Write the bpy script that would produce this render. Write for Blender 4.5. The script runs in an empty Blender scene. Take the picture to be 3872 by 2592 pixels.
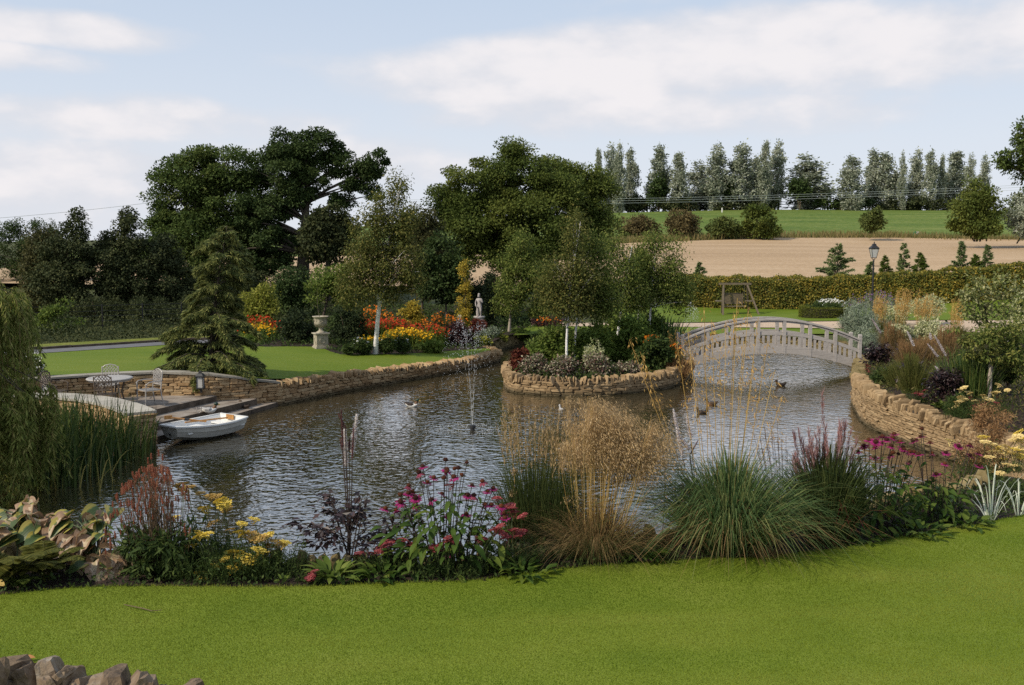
import bpy, bmesh, math
import numpy as np
from mathutils import Vector, Matrix, Euler
from mathutils.geometry import delaunay_2d_cdt

scene = bpy.context.scene
COL = scene.collection
R = math.radians

# ------------------------------------------------------------------ camera
EYE = 4.6                      # eye height above the water
TILT = R(5.65)
FPX = 3700.0                   # focal length in pixels of the 3872 px photograph
cam_data = bpy.data.cameras.new('camera')
cam = bpy.data.objects.new('camera', cam_data)
COL.objects.link(cam)
cam.location = (0, 0, EYE)
cam.rotation_euler = (R(90) - TILT, 0, 0)
cam_data.sensor_width = 36
cam_data.lens = 36 * FPX / 3872
cam_data.clip_start = 0.1
cam_data.clip_end = 3000
scene.camera = cam

# ------------------------------------------------------------------ sun, sky, exposure
SUN_DIR = Vector((-0.74, -0.46, 0.72)).normalized()       # towards the sun
sun_data = bpy.data.lights.new('sun', 'SUN')
sun = bpy.data.objects.new('sun', sun_data)
COL.objects.link(sun)
sun_data.energy = 4.3
sun_data.angle = R(1.5)
sun_data.color = (1.0, 0.89, 0.72)
sun.rotation_euler = SUN_DIR.to_track_quat('Z', 'Y').to_euler()

world = bpy.data.worlds.new('World')
scene.world = world
world.use_nodes = True
SKY_STRENGTH = 0.10


def build_world():
    nt = world.node_tree
    N, L = nt.nodes, nt.links
    N.clear()
    out = N.new('ShaderNodeOutputWorld')
    bg = N.new('ShaderNodeBackground')
    bg.inputs['Strength'].default_value = SKY_STRENGTH
    L.new(bg.outputs[0], out.inputs[0])
    sky = N.new('ShaderNodeTexSky')
    sky.sky_type = 'NISHITA'
    sky.sun_disc = False
    sky.sun_elevation = math.asin(SUN_DIR.z)
    sky.sun_rotation = math.atan2(SUN_DIR.x, SUN_DIR.y)
    sky.air_density = 1.0
    sky.dust_density = 1.6
    sky.ozone_density = 1.0
    tc = N.new('ShaderNodeTexCoord')
    sep = N.new('ShaderNodeSeparateXYZ')
    L.new(tc.outputs['Generated'], sep.inputs[0])

    def m(op, a, b=None, c=None):
        n = N.new('ShaderNodeMath')
        n.operation = op
        for i, v in enumerate((a, b, c)):
            if v is None:
                continue
            if isinstance(v, (int, float)):
                n.inputs[i].default_value = v
            else:
                L.new(v, n.inputs[i])
        return n.outputs[0]
    x, y, z = sep.outputs
    # noise in sky directions, stretched sideways, with a finer layer for torn edges
    mp = N.new('ShaderNodeMapping')
    mp.inputs['Scale'].default_value = (4.5, 4.5, 11.0)
    L.new(tc.outputs['Generated'], mp.inputs[0])
    n1 = N.new('ShaderNodeTexNoise')
    n1.inputs['Scale'].default_value = 1.0
    n1.inputs['Detail'].default_value = 7
    n1.inputs['Roughness'].default_value = 0.55
    L.new(mp.outputs[0], n1.inputs[0])
    mp2 = N.new('ShaderNodeMapping')
    mp2.inputs['Scale'].default_value = (16.0, 16.0, 34.0)
    mp2.inputs['Location'].default_value = (3.1, 7.7, 1.3)
    L.new(tc.outputs['Generated'], mp2.inputs[0])
    n2 = N.new('ShaderNodeTexNoise')
    n2.inputs['Scale'].default_value = 1.0
    n2.inputs['Detail'].default_value = 6
    L.new(mp2.outputs[0], n2.inputs[0])
    front = m('SMOOTH_MIN', m('MAXIMUM', m('MULTIPLY', y, 3.0), 0.0), 1.0, 0.1)
    # cloud banks standing ahead: (azimuth x, elevation z, half width, half height, weight)
    banks = [(0.02, 0.166, 0.26, 0.040, 1.0), (0.30, 0.178, 0.34, 0.048, 1.0), (0.14, 0.135, 0.30, 0.030, .7),
             (-0.40, 0.190, 0.12, 0.019, .8), (-0.46, 0.165, 0.10, 0.018, .9), (-0.36, 0.118, 0.22, 0.026, .8),
             (-0.34, 0.255, 0.30, 0.017, .8), (-0.42, 0.06, 0.30, 0.045, .7), (-0.2, 0.085, 0.2, 0.03, .5)]
    tot = None
    for u, v, a, b, w in banks:
        du = m('MULTIPLY', m('SUBTRACT', x, u), 1 / a)
        dv = m('MULTIPLY', m('SUBTRACT', z, v), 1 / b)
        r2 = m('ADD', m('MULTIPLY', du, du), m('MULTIPLY', dv, dv))
        g = m('MULTIPLY', m('MAXIMUM', m('SUBTRACT', 1.0, r2), -0.6), w)
        tot = g if tot is None else m('MAXIMUM', tot, g)
    bank = m('MULTIPLY', tot, front)
    other = m('MULTIPLY', m('SUBTRACT', 1.0, front), 0.15)
    dens = m('ADD', m('ADD', m('MULTIPLY', m('SUBTRACT', n1.outputs[0], 0.5), 2.2), m('MULTIPLY', m('SUBTRACT', n2.outputs[0], 0.5), 0.8)),
             m('ADD', bank, other))
    mr = N.new('ShaderNodeMapRange')
    mr.interpolation_type = 'SMOOTHSTEP'
    mr.inputs['From Min'].default_value = -0.10
    mr.inputs['From Max'].default_value = 0.75
    L.new(dens, mr.inputs['Value'])
    # pale veil low down
    veil = N.new('ShaderNodeMapRange')
    veil.interpolation_type = 'SMOOTHSTEP'
    veil.inputs['From Min'].default_value = 0.0
    veil.inputs['From Max'].default_value = 0.30
    veil.inputs['To Min'].default_value = 0.92
    veil.inputs['To Max'].default_value = 0.80
    L.new(z, veil.inputs['Value'])
    cloudc = N.new('ShaderNodeMix')
    cloudc.data_type = 'RGBA'
    k = 1 / SKY_STRENGTH
    cloudc.inputs[6].default_value = (0.73 * k, 0.745 * k, 0.80 * k, 1)
    cloudc.inputs[7].default_value = (0.91 * k, 0.875 * k, 0.885 * k, 1)
    shade = N.new('ShaderNodeMapRange')
    shade.interpolation_type = 'SMOOTHSTEP'
    shade.inputs['From Min'].default_value = 0.15
    shade.inputs['From Max'].default_value = 1.25
    L.new(m('ADD', dens, m('MULTIPLY', m('SUBTRACT', n2.outputs[0], 0.5), 1.6)), shade.inputs['Value'])
    L.new(shade.outputs[0], cloudc.inputs[0])
    v1 = N.new('ShaderNodeMix')
    v1.data_type = 'RGBA'
    L.new(veil.outputs[0], v1.inputs[0])
    L.new(sky.outputs[0], v1.inputs[6])
    vr = N.new('ShaderNodeValToRGB')
    el = vr.color_ramp.elements
    while len(el) < 4:
        el.new(.5)
    for e_, (p_, c_) in zip(el, [(0.0, (.80, .83, .90)), (.10, (.75, .81, .905)), (.26, (.62, .73, .89)), (1.0, (.50, .64, .86))]):
        e_.position = p_
        e_.color = (*c_, 1)
    L.new(z, vr.inputs[0])
    vs = N.new('ShaderNodeVectorMath')
    vs.operation = 'SCALE'
    vs.inputs[3].default_value = k
    L.new(vr.outputs[0], vs.inputs[0])
    L.new(vs.outputs[0], v1.inputs[7])
    mx = N.new('ShaderNodeMix')
    mx.data_type = 'RGBA'
    L.new(m('MULTIPLY', mr.outputs[0], 0.92), mx.inputs[0])
    L.new(v1.outputs[2], mx.inputs[6])
    L.new(cloudc.outputs[2], mx.inputs[7])
    L.new(mx.outputs[2], bg.inputs[0])


build_world()
scene.view_settings.view_transform = 'Standard'
scene.view_settings.look = 'None'
scene.view_settings.exposure = 0.0
scene.view_settings.gamma = 1.0
scene.view_settings.use_curve_mapping = False
scene.cycles.max_bounces = 6
scene.cycles.diffuse_bounces = 2
scene.cycles.glossy_bounces = 3
scene.cycles.transmission_bounces = 4
scene.cycles.transparent_max_bounces = 6
scene.cycles.use_denoising = False
scene.cycles.caustics_reflective = False
scene.cycles.caustics_refractive = False

# ------------------------------------------------------------------ placing helpers
CT, ST = math.cos(TILT), math.sin(TILT)


def ray(px, py):
    """world direction of a spot of the photograph, scaled so that its y (depth) is 1"""
    x = (px - 1936) / FPX
    y = -(py - 1296) / FPX
    d = Vector((x, CT + y * ST, -ST + y * CT))
    return d / d.y


def P(px, py, z=None, d=None):
    r = ray(px, py)
    if d is None:
        d = (z - EYE) / r.z
    return Vector((r.x * d, d, EYE + r.z * d))


# terrain: thin plate spline through surveyed spots (x, depth, z)
CTRL = np.array([
    (-9, 0, 1.4), (0, 0, 1.4), (9, 0, 1.4), (-9, 6, 1.4), (0, 6, 1.4), (9, 6, 1.4), (-6, 10, 1.4), (0, 10, 1.4), (6, 11, 1.4),
    (-14, 9, 1.35), (16, 10, 1.5), (8.4, 16.5, 1.17), (9.1, 20.4, 1.04), (9.7, 23.6, .95), (10.4, 27.6, .70), (13.1, 34.5, .48), (12, 22, 1.15), (13.5, 28, .9), (18, 22, 1.3), (20, 32, 1.05), (26, 40, 1.2),
    (30, 20, 1.7), (-18, 16, 1.0), (-22, 26, 1.05), (-14, 28, 1.03), (-9, 28.3, 1.0), (-6.6, 29, .64), (-4.2, 32.8, .5), (-1.9, 36.4, .40), (-.9, 39, .40), (-10, 34, .8), (-16, 36, .84),
    (-6, 40, .72), (0, 44, .6), (8, 45, .5), (13, 44, .55), (-20, 46, .9), (-8, 52, .85), (4, 50, .72), (12, 50, .7), (18, 48, .85), (12, 60, .75), (20, 58, .95),
    (28, 54, 1.7), (0, 62, 1.0), (-25, 62, 1.2), (40, 52, 2.3), (12, 72, 2.1), (30, 75, 2.2), (45, 75, 3.0), (-12, 80, 1.7), (-30, 90, 2.2),
    (20, 100, 3.7), (35, 130, 5.3), (68, 130, 5.0), (0, 120, 4.0), (-40, 130, 3.6), (10, 170, 9.7), (45, 172, 10.6), (85, 172, 10.5), (-50, 175, 6.5),
    (20, 195, 10.8), (60, 195, 11.4), (100, 195, 11.0), (-60, 200, 6.5), (0, 280, 7.0), (120, 280, 7.0), (-150, 280, 5.0), (-150, 60, 1.5), (150, 60, 5.0),
    (150, 160, 9.5), (-150, 160, 4.5), (-60, 0, 1.3), (60, 0, 2.0), (0, -60, 1.4)], float)


def _tps_fit(c):
    n = len(c)
    d2 = ((c[:, None, :2] - c[None, :, :2]) ** 2).sum(-1)
    K = np.where(d2 > 0, d2 * np.log(np.maximum(d2, 1e-12)), 0) * .5 + np.eye(n) * 2.0
    Pm = np.c_[np.ones(n), c[:, :2]]
    A = np.zeros((n + 3, n + 3))
    A[:n, :n] = K
    A[:n, n:] = Pm
    A[n:, :n] = Pm.T
    return np.linalg.solve(A, np.r_[c[:, 2], 0, 0, 0])


_TW = _tps_fit(CTRL)
_b = np.array([(6.9, 13.4, 1.38), (8.6, 14.8, 1.3), (9.5, 16.8, 1.0), (9.7, 18.8, .85), (9.5, 20.6, .82), (9.25, 22.3, .94), (9.1, 24, 1.0), (9.5, 26.6, .92), (10.0, 28.5, .82), (11.1, 31.5, .69), (12.4, 35, .62), (13.4, 38, .56), (14, 42, .5)])
BANK = np.concatenate([np.linspace(p, q_, 8) for p, q_ in zip(_b[:-1], _b[1:])])


def hh(x, y):
    x = np.asarray(x, float)
    y = np.asarray(y, float)
    sh = x.shape
    q = np.c_[np.clip(x.ravel(), -170, 170), np.clip(y.ravel(), -60, 285)]
    d2 = ((q[:, None, :] - CTRL[None, :, :2]) ** 2).sum(-1)
    u = np.where(d2 > 0, d2 * np.log(np.maximum(d2, 1e-12)), 0) * .5
    z = u @ _TW[:-3] + _TW[-3] + q @ _TW[-2:]
    # the soil of the right bank stays below the top of its retaining wall
    near = (q[:, 0] > 5) & (q[:, 0] < 16) & (q[:, 1] > 12.5) & (q[:, 1] < 45)
    if near.any():
        w = q[near]
        dd = ((w[:, None, :] - BANK[None, :, :2]) ** 2).sum(-1)
        k = dd.argmin(1)
        z[near] = np.minimum(z[near], BANK[k, 2] - .2 + .45 * np.maximum(0, np.sqrt(dd[np.arange(len(k)), k]) - .45))
    return z.reshape(sh)


def h(x, y):
    return float(hh(np.array([x]), np.array([y]))[0])


def G(px, py, dmin=6.0, dmax=300.0):
    """the spot of the terrain seen at a spot of the photograph"""
    r = ray(px, py)
    ds = dmin * (dmax / dmin) ** np.linspace(0, 1, 400)
    zt = hh(r.x * ds, ds)
    below = EYE + r.z * ds < zt
    k = int(np.argmax(below)) if below.any() else len(ds) - 1
    d0, d1 = ds[max(k - 1, 0)], ds[k]
    for _ in range(20):
        dm = (d0 + d1) / 2
        if EYE + r.z * dm < h(r.x * dm, dm):
            d1 = dm
        else:
            d0 = dm
    return Vector((r.x * d1, d1, h(r.x * d1, d1)))


def scale_at(d):
    return FPX / d             # photograph pixels per metre at a depth


# ------------------------------------------------------------------ object helpers
def tag(o, label=None, cat=None, group=None, kind=None):
    if label:
        o['label'] = label
    if cat:
        o['category'] = cat
    if group:
        o['group'] = group
    if kind:
        o['kind'] = kind
    return o


def thing(name, label, cat, loc=(0, 0, 0), rotz=0.0, group=None):
    o = bpy.data.objects.new(name, None)
    o.empty_display_size = .1
    COL.objects.link(o)
    o.location = loc
    o.rotation_euler = (0, 0, rotz)
    return tag(o, label, cat, group, 'thing')


def wloc(o):
    v = Vector((0, 0, 0))
    while o is not None:
        v += o.location
        o = o.parent
    return v


def link(name, mesh, parent=None, mtx=None):
    o = bpy.data.objects.new(name, mesh)
    COL.objects.link(o)
    if parent is not None:
        o.parent = parent
    if mtx is not None:
        o.matrix_local = mtx
    return o


class MB:
    """collects vertices and faces and links them as one mesh object"""

    def __init__(s):
        s.v, s.f, s.n = [], [], 0

    def add(s, V, F, mi=0):
        V = np.asarray(V, float).reshape(-1, 3)
        F = np.asarray(F, int)
        if len(F) == 0:
            return
        s.v.append(V)
        s.f.append((F + s.n, mi))
        s.n += len(V)

    def mesh(s, name, mats, smooth=False, off=None):
        me = bpy.data.meshes.new(name)
        if s.n:
            V = np.concatenate(s.v)
            if off is not None:
                V = V - np.asarray(off, float)
            me.vertices.add(len(V))
            me.vertices.foreach_set('co', V.astype(np.float32).ravel())
            loops = np.concatenate([f.ravel() for f, _ in s.f])
            tot = np.concatenate([np.full(len(f), f.shape[1]) for f, _ in s.f])
            mi = np.concatenate([np.full(len(f), k) for f, k in s.f])
            start = np.r_[0, np.cumsum(tot)[:-1]]
            me.loops.add(len(loops))
            me.loops.foreach_set('vertex_index', loops.astype(np.int32))
            me.polygons.add(len(tot))
            me.polygons.foreach_set('loop_start', start.astype(np.int32))
            me.polygons.foreach_set('material_index', mi.astype(np.int32))
            if smooth:
                me.polygons.foreach_set('use_smooth', np.ones(len(tot), bool))
            else:
                me.polygons.foreach_set('use_smooth', np.zeros(len(tot), bool))
            me.update(calc_edges=True)
            me.validate()
        for m in (mats if isinstance(mats, (list, tuple)) else [mats]):
            me.materials.append(m)
        return me

    def build(s, name, mats, parent=None, smooth=False, world=True):
        """world=True: vertices were given in world space, the (unrotated) parent chain is taken off"""
        off = wloc(parent) if (parent is not None and world) else None
        return link(name, s.mesh(name, mats, smooth, off), parent)

    # ---- shapes
    def box(s, c, size, rot=None, mi=0, taper=1.0):
        hx, hy, hz = (v / 2 for v in size)
        V = np.array([(x * (taper if z > 0 else 1), y * (taper if z > 0 else 1), z) for z in (-hz, hz) for y in (-hy, hy) for x in (-hx, hx)])
        if rot is not None:
            V = V @ np.array(rot.to_3x3() if hasattr(rot, 'to_3x3') else Euler(rot).to_matrix()).T
        s.add(V + np.array(c), [(0, 2, 3, 1), (4, 5, 7, 6), (0, 1, 5, 4), (2, 6, 7, 3), (0, 4, 6, 2), (1, 3, 7, 5)], mi)

    def tube(s, pts, rad, n=6, mi=0, cap=True):
        pts = [Vector(p) for p in pts]
        k = len(pts)
        rad = [rad] * k if isinstance(rad, (int, float)) else list(rad)
        V = []
        a = None
        for i, p in enumerate(pts):
            t = (pts[min(i + 1, k - 1)] - pts[max(i - 1, 0)])
            t = t.normalized() if t.length > 1e-9 else Vector((0, 0, 1))
            if a is None:
                a = t.orthogonal().normalized()
            a = (a - t * a.dot(t))
            a = a.normalized() if a.length > 1e-6 else t.orthogonal().normalized()
            b = t.cross(a)
            for j in range(n):
                w = 2 * math.pi * j / n
                V.append(p + (a * math.cos(w) + b * math.sin(w)) * rad[i])
        F = [(i * n + j, i * n + (j + 1) % n, (i + 1) * n + (j + 1) % n, (i + 1) * n + j) for i in range(k - 1) for j in range(n)]
        s.add(V, F, mi)
        if cap and n in (4, 6, 8):
            s.n -= 0
            base = [V[j] for j in range(n)]
            top = [V[(k - 1) * n + j] for j in range(n)]
            s.add(base, [tuple(range(n - 1, -1, -1))], mi)
            s.add(top, [tuple(range(n))], mi)

    def lathe(s, prof, n=16, c=(0, 0, 0), mi=0, sq=False):
        V = []
        for r, z in prof:
            for j in range(n):
                w = 2 * math.pi * (j + (.5 if sq else 0)) / n
                V.append((c[0] + r * math.cos(w), c[1] + r * math.sin(w), c[2] + z))
        k = len(prof)
        s.add(V, [(i * n + j, i * n + (j + 1) % n, (i + 1) * n + (j + 1) % n, (i + 1) * n + j) for i in range(k - 1) for j in range(n)], mi)

    def leaves(s, C, D, L, W, nrm=None, mi=0, rng=None, fold=0.0):
        """rhombic leaves: base point C, direction D, length L, width W; nrm steers the flat side"""
        C = np.asarray(C, float)
        n = len(C)
        if n == 0:
            return
        D = np.asarray(D, float)
        D = D / np.maximum(np.linalg.norm(D, axis=1, keepdims=True), 1e-9)
        if nrm is None:
            nrm = rng.normal(size=(n, 3))
        S = np.cross(D, nrm)
        S /= np.maximum(np.linalg.norm(S, axis=1, keepdims=True), 1e-9)
        L = np.broadcast_to(np.asarray(L, float), (n,))[:, None]
        W = np.broadcast_to(np.asarray(W, float), (n,))[:, None]
        up = np.cross(S, D)
        V = np.stack([C, C + D * L * .45 + S * W * .5 + up * W * fold, C + D * L, C + D * L * .45 - S * W * .5 + up * W * fold], 1)
        s.add(V.reshape(-1, 3), np.arange(4 * n).reshape(n, 4), mi)

    def ribbons(s, P0, P1, P2, W, seg=4, mi=0, rng=None, tip=0.1, side=None):
        """n tapered strips along quadratic curves P0 -> P2 with control P1"""
        P0, P1, P2 = (np.asarray(p, float) for p in (P0, P1, P2))
        n = len(P0)
        if n == 0:
            return
        if side is None:
            a = rng.uniform(0, 2 * math.pi, n)
            side = np.stack([np.cos(a), np.sin(a), np.zeros(n)], 1)
        W = np.broadcast_to(np.asarray(W, float), (n,))[:, None]
        rows = []
        for i in range(seg + 1):
            t = i / seg
            c = P0 * (1 - t) ** 2 + P1 * 2 * t * (1 - t) + P2 * t * t
            w = W * .5 * (1 - (1 - tip) * t ** 1.5)
            rows += [c - side * w, c + side * w]
        V = np.stack(rows, 1)
        m = 2 * (seg + 1)
        F = np.array([(2 * i, 2 * i + 1, 2 * i + 3, 2 * i + 2) for i in range(seg)])
        s.add(V.reshape(-1, 3), (np.arange(n)[:, None, None] * m + F[None]).reshape(-1, 4), mi)


def pip(poly, x, y):
    poly = np.asarray(poly)[:, :2]
    inside = np.zeros(len(x), bool)
    j = len(poly) - 1
    for i in range(len(poly)):
        xi, yi = poly[i]
        xj, yj = poly[j]
        c = ((yi > y) != (yj > y)) & (x < (xj - xi) * (y - yi) / (yj - yi + 1e-12) + xi)
        inside ^= c
        j = i
    return inside


def smooth_path(pts, step=0.3, closed=False):
    """Catmull-Rom through pts (x, y), resampled evenly"""
    pts = [np.array(p[:2], float) for p in pts]
    n = len(pts)
    out = []
    rng_ = range(n if closed else n - 1)
    for i in rng_:
        p1, p2 = pts[i], pts[(i + 1) % n]
        p0 = pts[i - 1] if (closed or i > 0) else 2 * p1 - p2
        p3 = pts[(i + 2) % n] if (closed or i + 2 < n) else 2 * p2 - p1
        for t in np.linspace(0, 1, 12, endpoint=False):
            out.append(.5 * (2 * p1 + (p2 - p0) * t + (2 * p0 - 5 * p1 + 4 * p2 - p3) * t ** 2 + (3 * p1 - p0 - 3 * p2 + p3) * t ** 3))
    out.append(pts[0] if closed else pts[-1])
    out = np.array(out)
    seg = np.r_[0, np.cumsum(np.linalg.norm(np.diff(out, axis=0), axis=1))]
    k = max(2, int(round(seg[-1] / step)) + 1)
    s = np.linspace(0, seg[-1], k)
    r = np.c_[np.interp(s, seg, out[:, 0]), np.interp(s, seg, out[:, 1])]
    return r[:-1] if closed else r


def sheet(name, poly, mat, z=None, off=0.0, grid=2.0, holes=(), kind='structure', label=None, cat=None, extra=None):
    """a ground sheet inside a polygon (world x, y), draped on the terrain"""
    loops = [np.asarray(poly, float)[:, :2]] + [np.asarray(q, float)[:, :2] for q in holes]
    V, E = [], []
    for lp in loops:
        b = len(V)
        V += [Vector(p) for p in lp]
        E += [(b + i, b + (i + 1) % len(lp)) for i in range(len(lp))]
    lo, hi = loops[0].min(0), loops[0].max(0)
    if grid:
        gx, gy = np.meshgrid(np.arange(lo[0], hi[0], grid), np.arange(lo[1], hi[1], grid))
        rg = np.random.default_rng(len(V))
        gx = gx.ravel() + rg.uniform(-.2, .2, gx.size) * grid
        gy = gy.ravel() + rg.uniform(-.2, .2, gy.size) * grid
        ok = pip(loops[0], gx, gy)
        for q in loops[1:]:
            ok &= ~pip(q, gx, gy)
        V += [Vector(p) for p in zip(gx[ok], gy[ok])]
    if extra is not None:
        V += [Vector(p) for p in extra]
    co, _, faces, *_ = delaunay_2d_cdt(V, E, [], 1, 1e-4)
    xy = np.array([(c.x, c.y) for c in co])
    zz = (hh(xy[:, 0], xy[:, 1]) if z is None else (np.full(len(xy), z) if isinstance(z, (int, float)) else z(xy[:, 0], xy[:, 1]))) + off
    me = bpy.data.meshes.new(name)
    tri = np.array(faces)
    for q in loops[1:]:
        cen = xy[tri].mean(1)
        tri = tri[~pip(q, cen[:, 0], cen[:, 1])]
    a, b, c = (xy[tri[:, i]] for i in range(3))
    flip = ((b - a)[:, 0] * (c - a)[:, 1] - (b - a)[:, 1] * (c - a)[:, 0]) < 0
    tri[flip] = tri[flip][:, ::-1]
    mb = MB()
    mb.add(np.c_[xy, zz], tri)
    o = mb.build(name, mat, smooth=True)
    return tag(o, label, cat, kind=kind)


# ------------------------------------------------------------------ materials
_M = {}


def _new(name):
    m = bpy.data.materials.new(name)
    m.use_nodes = True
    nt = m.node_tree
    nt.nodes.clear()
    out = nt.nodes.new('ShaderNodeOutputMaterial')
    return m, nt, out


def ramp(nt, fac, cols):
    r = nt.nodes.new('ShaderNodeValToRGB')
    el = r.color_ramp.elements
    while len(el) < len(cols):
        el.new(.5)
    for i, c in enumerate(cols):
        if len(c) == 2:
            pos, c = c
        else:
            pos = i / max(1, len(cols) - 1)
        el[i].position = pos
        el[i].color = (*c, 1)
    nt.links.new(fac, r.inputs[0])
    return r.outputs[0]


LEAF_GAIN = dict(sycamore_leaves=1.7, dark_oak_leaves=1.6, dome_tree_leaves=1.65, dark_alder_leaves=1.7, olive_leaves=1.5, birch_leaves=1.55, border_leaves=1.5, deep_green_leaves=1.5, young_fir_needles2=1, green_birch_leaves=1.5, silver_poplar_leaves=1.55, bush_leaves=1.7,
                 russet_bush_leaves=1.8, beech_hedge_leaves=1.7, cedar_needles=1.45, young_fir_needles=2.6, willow_leaves=1.8, white_petals=1.0, apple_leaves=1.7, robinia_leaves=1.6, bottlebrush_white=1.0, magenta_petals=.85, lawn_blades=1.25)


def leafmat(name, cols, transl=.3, rough=.6, spec=.10, big=0.0, bigscale=.6, stretch=None):
    """foliage: every leaf (mesh island) takes its own tone of the ramp"""
    if name in _M:
        return _M[name]
    m, nt, out = _new(name)
    N, L = nt.nodes, nt.links
    geo = N.new('ShaderNodeNewGeometry')
    oi = N.new('ShaderNodeObjectInfo')
    ad = N.new('ShaderNodeMath')
    ad.operation = 'ADD'
    L.new(geo.outputs['Random Per Island'], ad.inputs[0])
    L.new(oi.outputs['Random'], ad.inputs[1])
    fr = N.new('ShaderNodeMath')
    fr.operation = 'FRACT'
    L.new(ad.outputs[0], fr.inputs[0])
    fac = fr.outputs[0]
    if big:
        no = N.new('ShaderNodeTexNoise')
        no.inputs['Scale'].default_value = bigscale
        no.inputs['Detail'].default_value = 2
        if stretch:
            mpp = N.new('ShaderNodeMapping')
            mpp.inputs['Scale'].default_value = stretch
            mpp.inputs['Rotation'].default_value = (0, 0, .5)
            L.new(geo.outputs['Position'], mpp.inputs[0])
            L.new(mpp.outputs[0], no.inputs['Vector'])
        else:
            L.new(geo.outputs['Position'], no.inputs['Vector'])
        mm = N.new('ShaderNodeMapRange')
        mm.inputs['From Min'].default_value = .35
        mm.inputs['From Max'].default_value = .65
        L.new(no.outputs[0], mm.inputs['Value'])
        mi = N.new('ShaderNodeMix')
        mi.inputs[0].default_value = big
        L.new(fac, mi.inputs[2])
        L.new(mm.outputs[0], mi.inputs[3])
        fac = mi.outputs[0]
    g_ = LEAF_GAIN.get(name, 1.2)
    c = ramp(nt, fac, [tuple(min(.85, v * g_) for v in c_) for c_ in cols])
    bs = N.new('ShaderNodeBsdfPrincipled')
    bs.inputs['Roughness'].default_value = rough
    bs.inputs['Specular IOR Level'].default_value = spec
    L.new(c, bs.inputs['Base Color'])
    tr = N.new('ShaderNodeBsdfTranslucent')
    L.new(c, tr.inputs['Color'])
    ms = N.new('ShaderNodeMixShader')
    ms.inputs[0].default_value = transl
    L.new(bs.outputs[0], ms.inputs[1])
    L.new(tr.outputs[0], ms.inputs[2])
    L.new(ms.outputs[0], out.inputs[0])
    _M[name] = m
    return m


def noisemat(name, cols, scale=5.0, detail=5, rough=.8, bump=.3, bumpscale=None, coords='Position', stretch=(1, 1, 1), island=0.0, spec=.3, metal=0.0, dist=.02, objrand=0.0, rnoise=.5, wet=False):
    """solid matter: noise picks the colour from the ramp and gives fine relief"""
    if name in _M:
        return _M[name]
    m, nt, out = _new(name)
    N, L = nt.nodes, nt.links
    if coords == 'Position':
        g = N.new('ShaderNodeNewGeometry')
        src = g.outputs['Position']
    else:
        tcn = N.new('ShaderNodeTexCoord')
        src = tcn.outputs['Object']
    mp = N.new('ShaderNodeMapping')
    mp.inputs['Scale'].default_value = stretch
    L.new(src, mp.inputs[0])
    no = N.new('ShaderNodeTexNoise')
    no.inputs['Scale'].default_value = scale
    no.inputs['Detail'].default_value = detail
    no.inputs['Roughness'].default_value = .6
    L.new(mp.outputs[0], no.inputs['Vector'])
    mr = N.new('ShaderNodeMapRange')
    mr.inputs['From Min'].default_value = .3
    mr.inputs['From Max'].default_value = .7
    L.new(no.outputs[0], mr.inputs['Value'])
    fac = mr.outputs[0]
    if island or objrand:
        g2 = N.new('ShaderNodeNewGeometry')
        oi = N.new('ShaderNodeObjectInfo')
        ad = N.new('ShaderNodeMath')
        ad.operation = 'ADD'
        L.new(g2.outputs['Random Per Island'], ad.inputs[0])
        L.new(oi.outputs['Random'], ad.inputs[1])
        fr = N.new('ShaderNodeMath')
        fr.operation = 'FRACT'
        L.new(ad.outputs[0], fr.inputs[0])
        mi = N.new('ShaderNodeMix')
        mi.inputs[0].default_value = island or objrand
        L.new(fac, mi.inputs[2])
        L.new(fr.outputs[0], mi.inputs[3])
        fac = mi.outputs[0]
    c = ramp(nt, fac, cols)
    if wet:
        # damp, algae-stained band just above the pond's waterline
        gw = N.new('ShaderNodeNewGeometry')
        sz = N.new('ShaderNodeSeparateXYZ')
        L.new(gw.outputs['Position'], sz.inputs[0])
        wz = N.new('ShaderNodeMath')
        wz.operation = 'MULTIPLY_ADD'
        wz.inputs[1].default_value = -.16
        L.new(no.outputs[0], wz.inputs[0])
        L.new(sz.outputs[2], wz.inputs[2])
        wr = N.new('ShaderNodeMapRange')
        wr.inputs['From Min'].default_value = -.04
        wr.inputs['From Max'].default_value = .10
        wr.inputs['To Min'].default_value = .82
        wr.inputs['To Max'].default_value = 0
        L.new(wz.outputs[0], wr.inputs['Value'])
        wm = N.new('ShaderNodeMix')
        wm.data_type = 'RGBA'
        L.new(wr.outputs[0], wm.inputs[0])
        L.new(c, wm.inputs[6])
        wm.inputs[7].default_value = (.035, .032, .016, 1)
        c = wm.outputs[2]
    bs = N.new('ShaderNodeBsdfPrincipled')
    bs.inputs['Roughness'].default_value = rough
    bs.inputs['Specular IOR Level'].default_value = spec
    bs.inputs['Metallic'].default_value = metal
    L.new(c, bs.inputs['Base Color'])
    if bump:
        n2 = N.new('ShaderNodeTexNoise')
        n2.inputs['Scale'].default_value = bumpscale or scale * 4
        n2.inputs['Detail'].default_value = 4
        L.new(mp.outputs[0], n2.inputs['Vector'])
        b = N.new('ShaderNodeBump')
        b.inputs['Strength'].default_value = bump
        b.inputs['Distance'].default_value = dist
        L.new(n2.outputs[0], b.inputs['Height'])
        L.new(b.outputs[0], bs.inputs['Normal'])
    L.new(bs.outputs[0], out.inputs[0])
    _M[name] = m
    return m


def plain(name, col, rough=.6, metal=0.0, spec=.4):
    d = tuple(c * .82 for c in col)
    return noisemat(name, [d, col], 9, rough=rough, bump=0.05, metal=metal, spec=spec)


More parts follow.
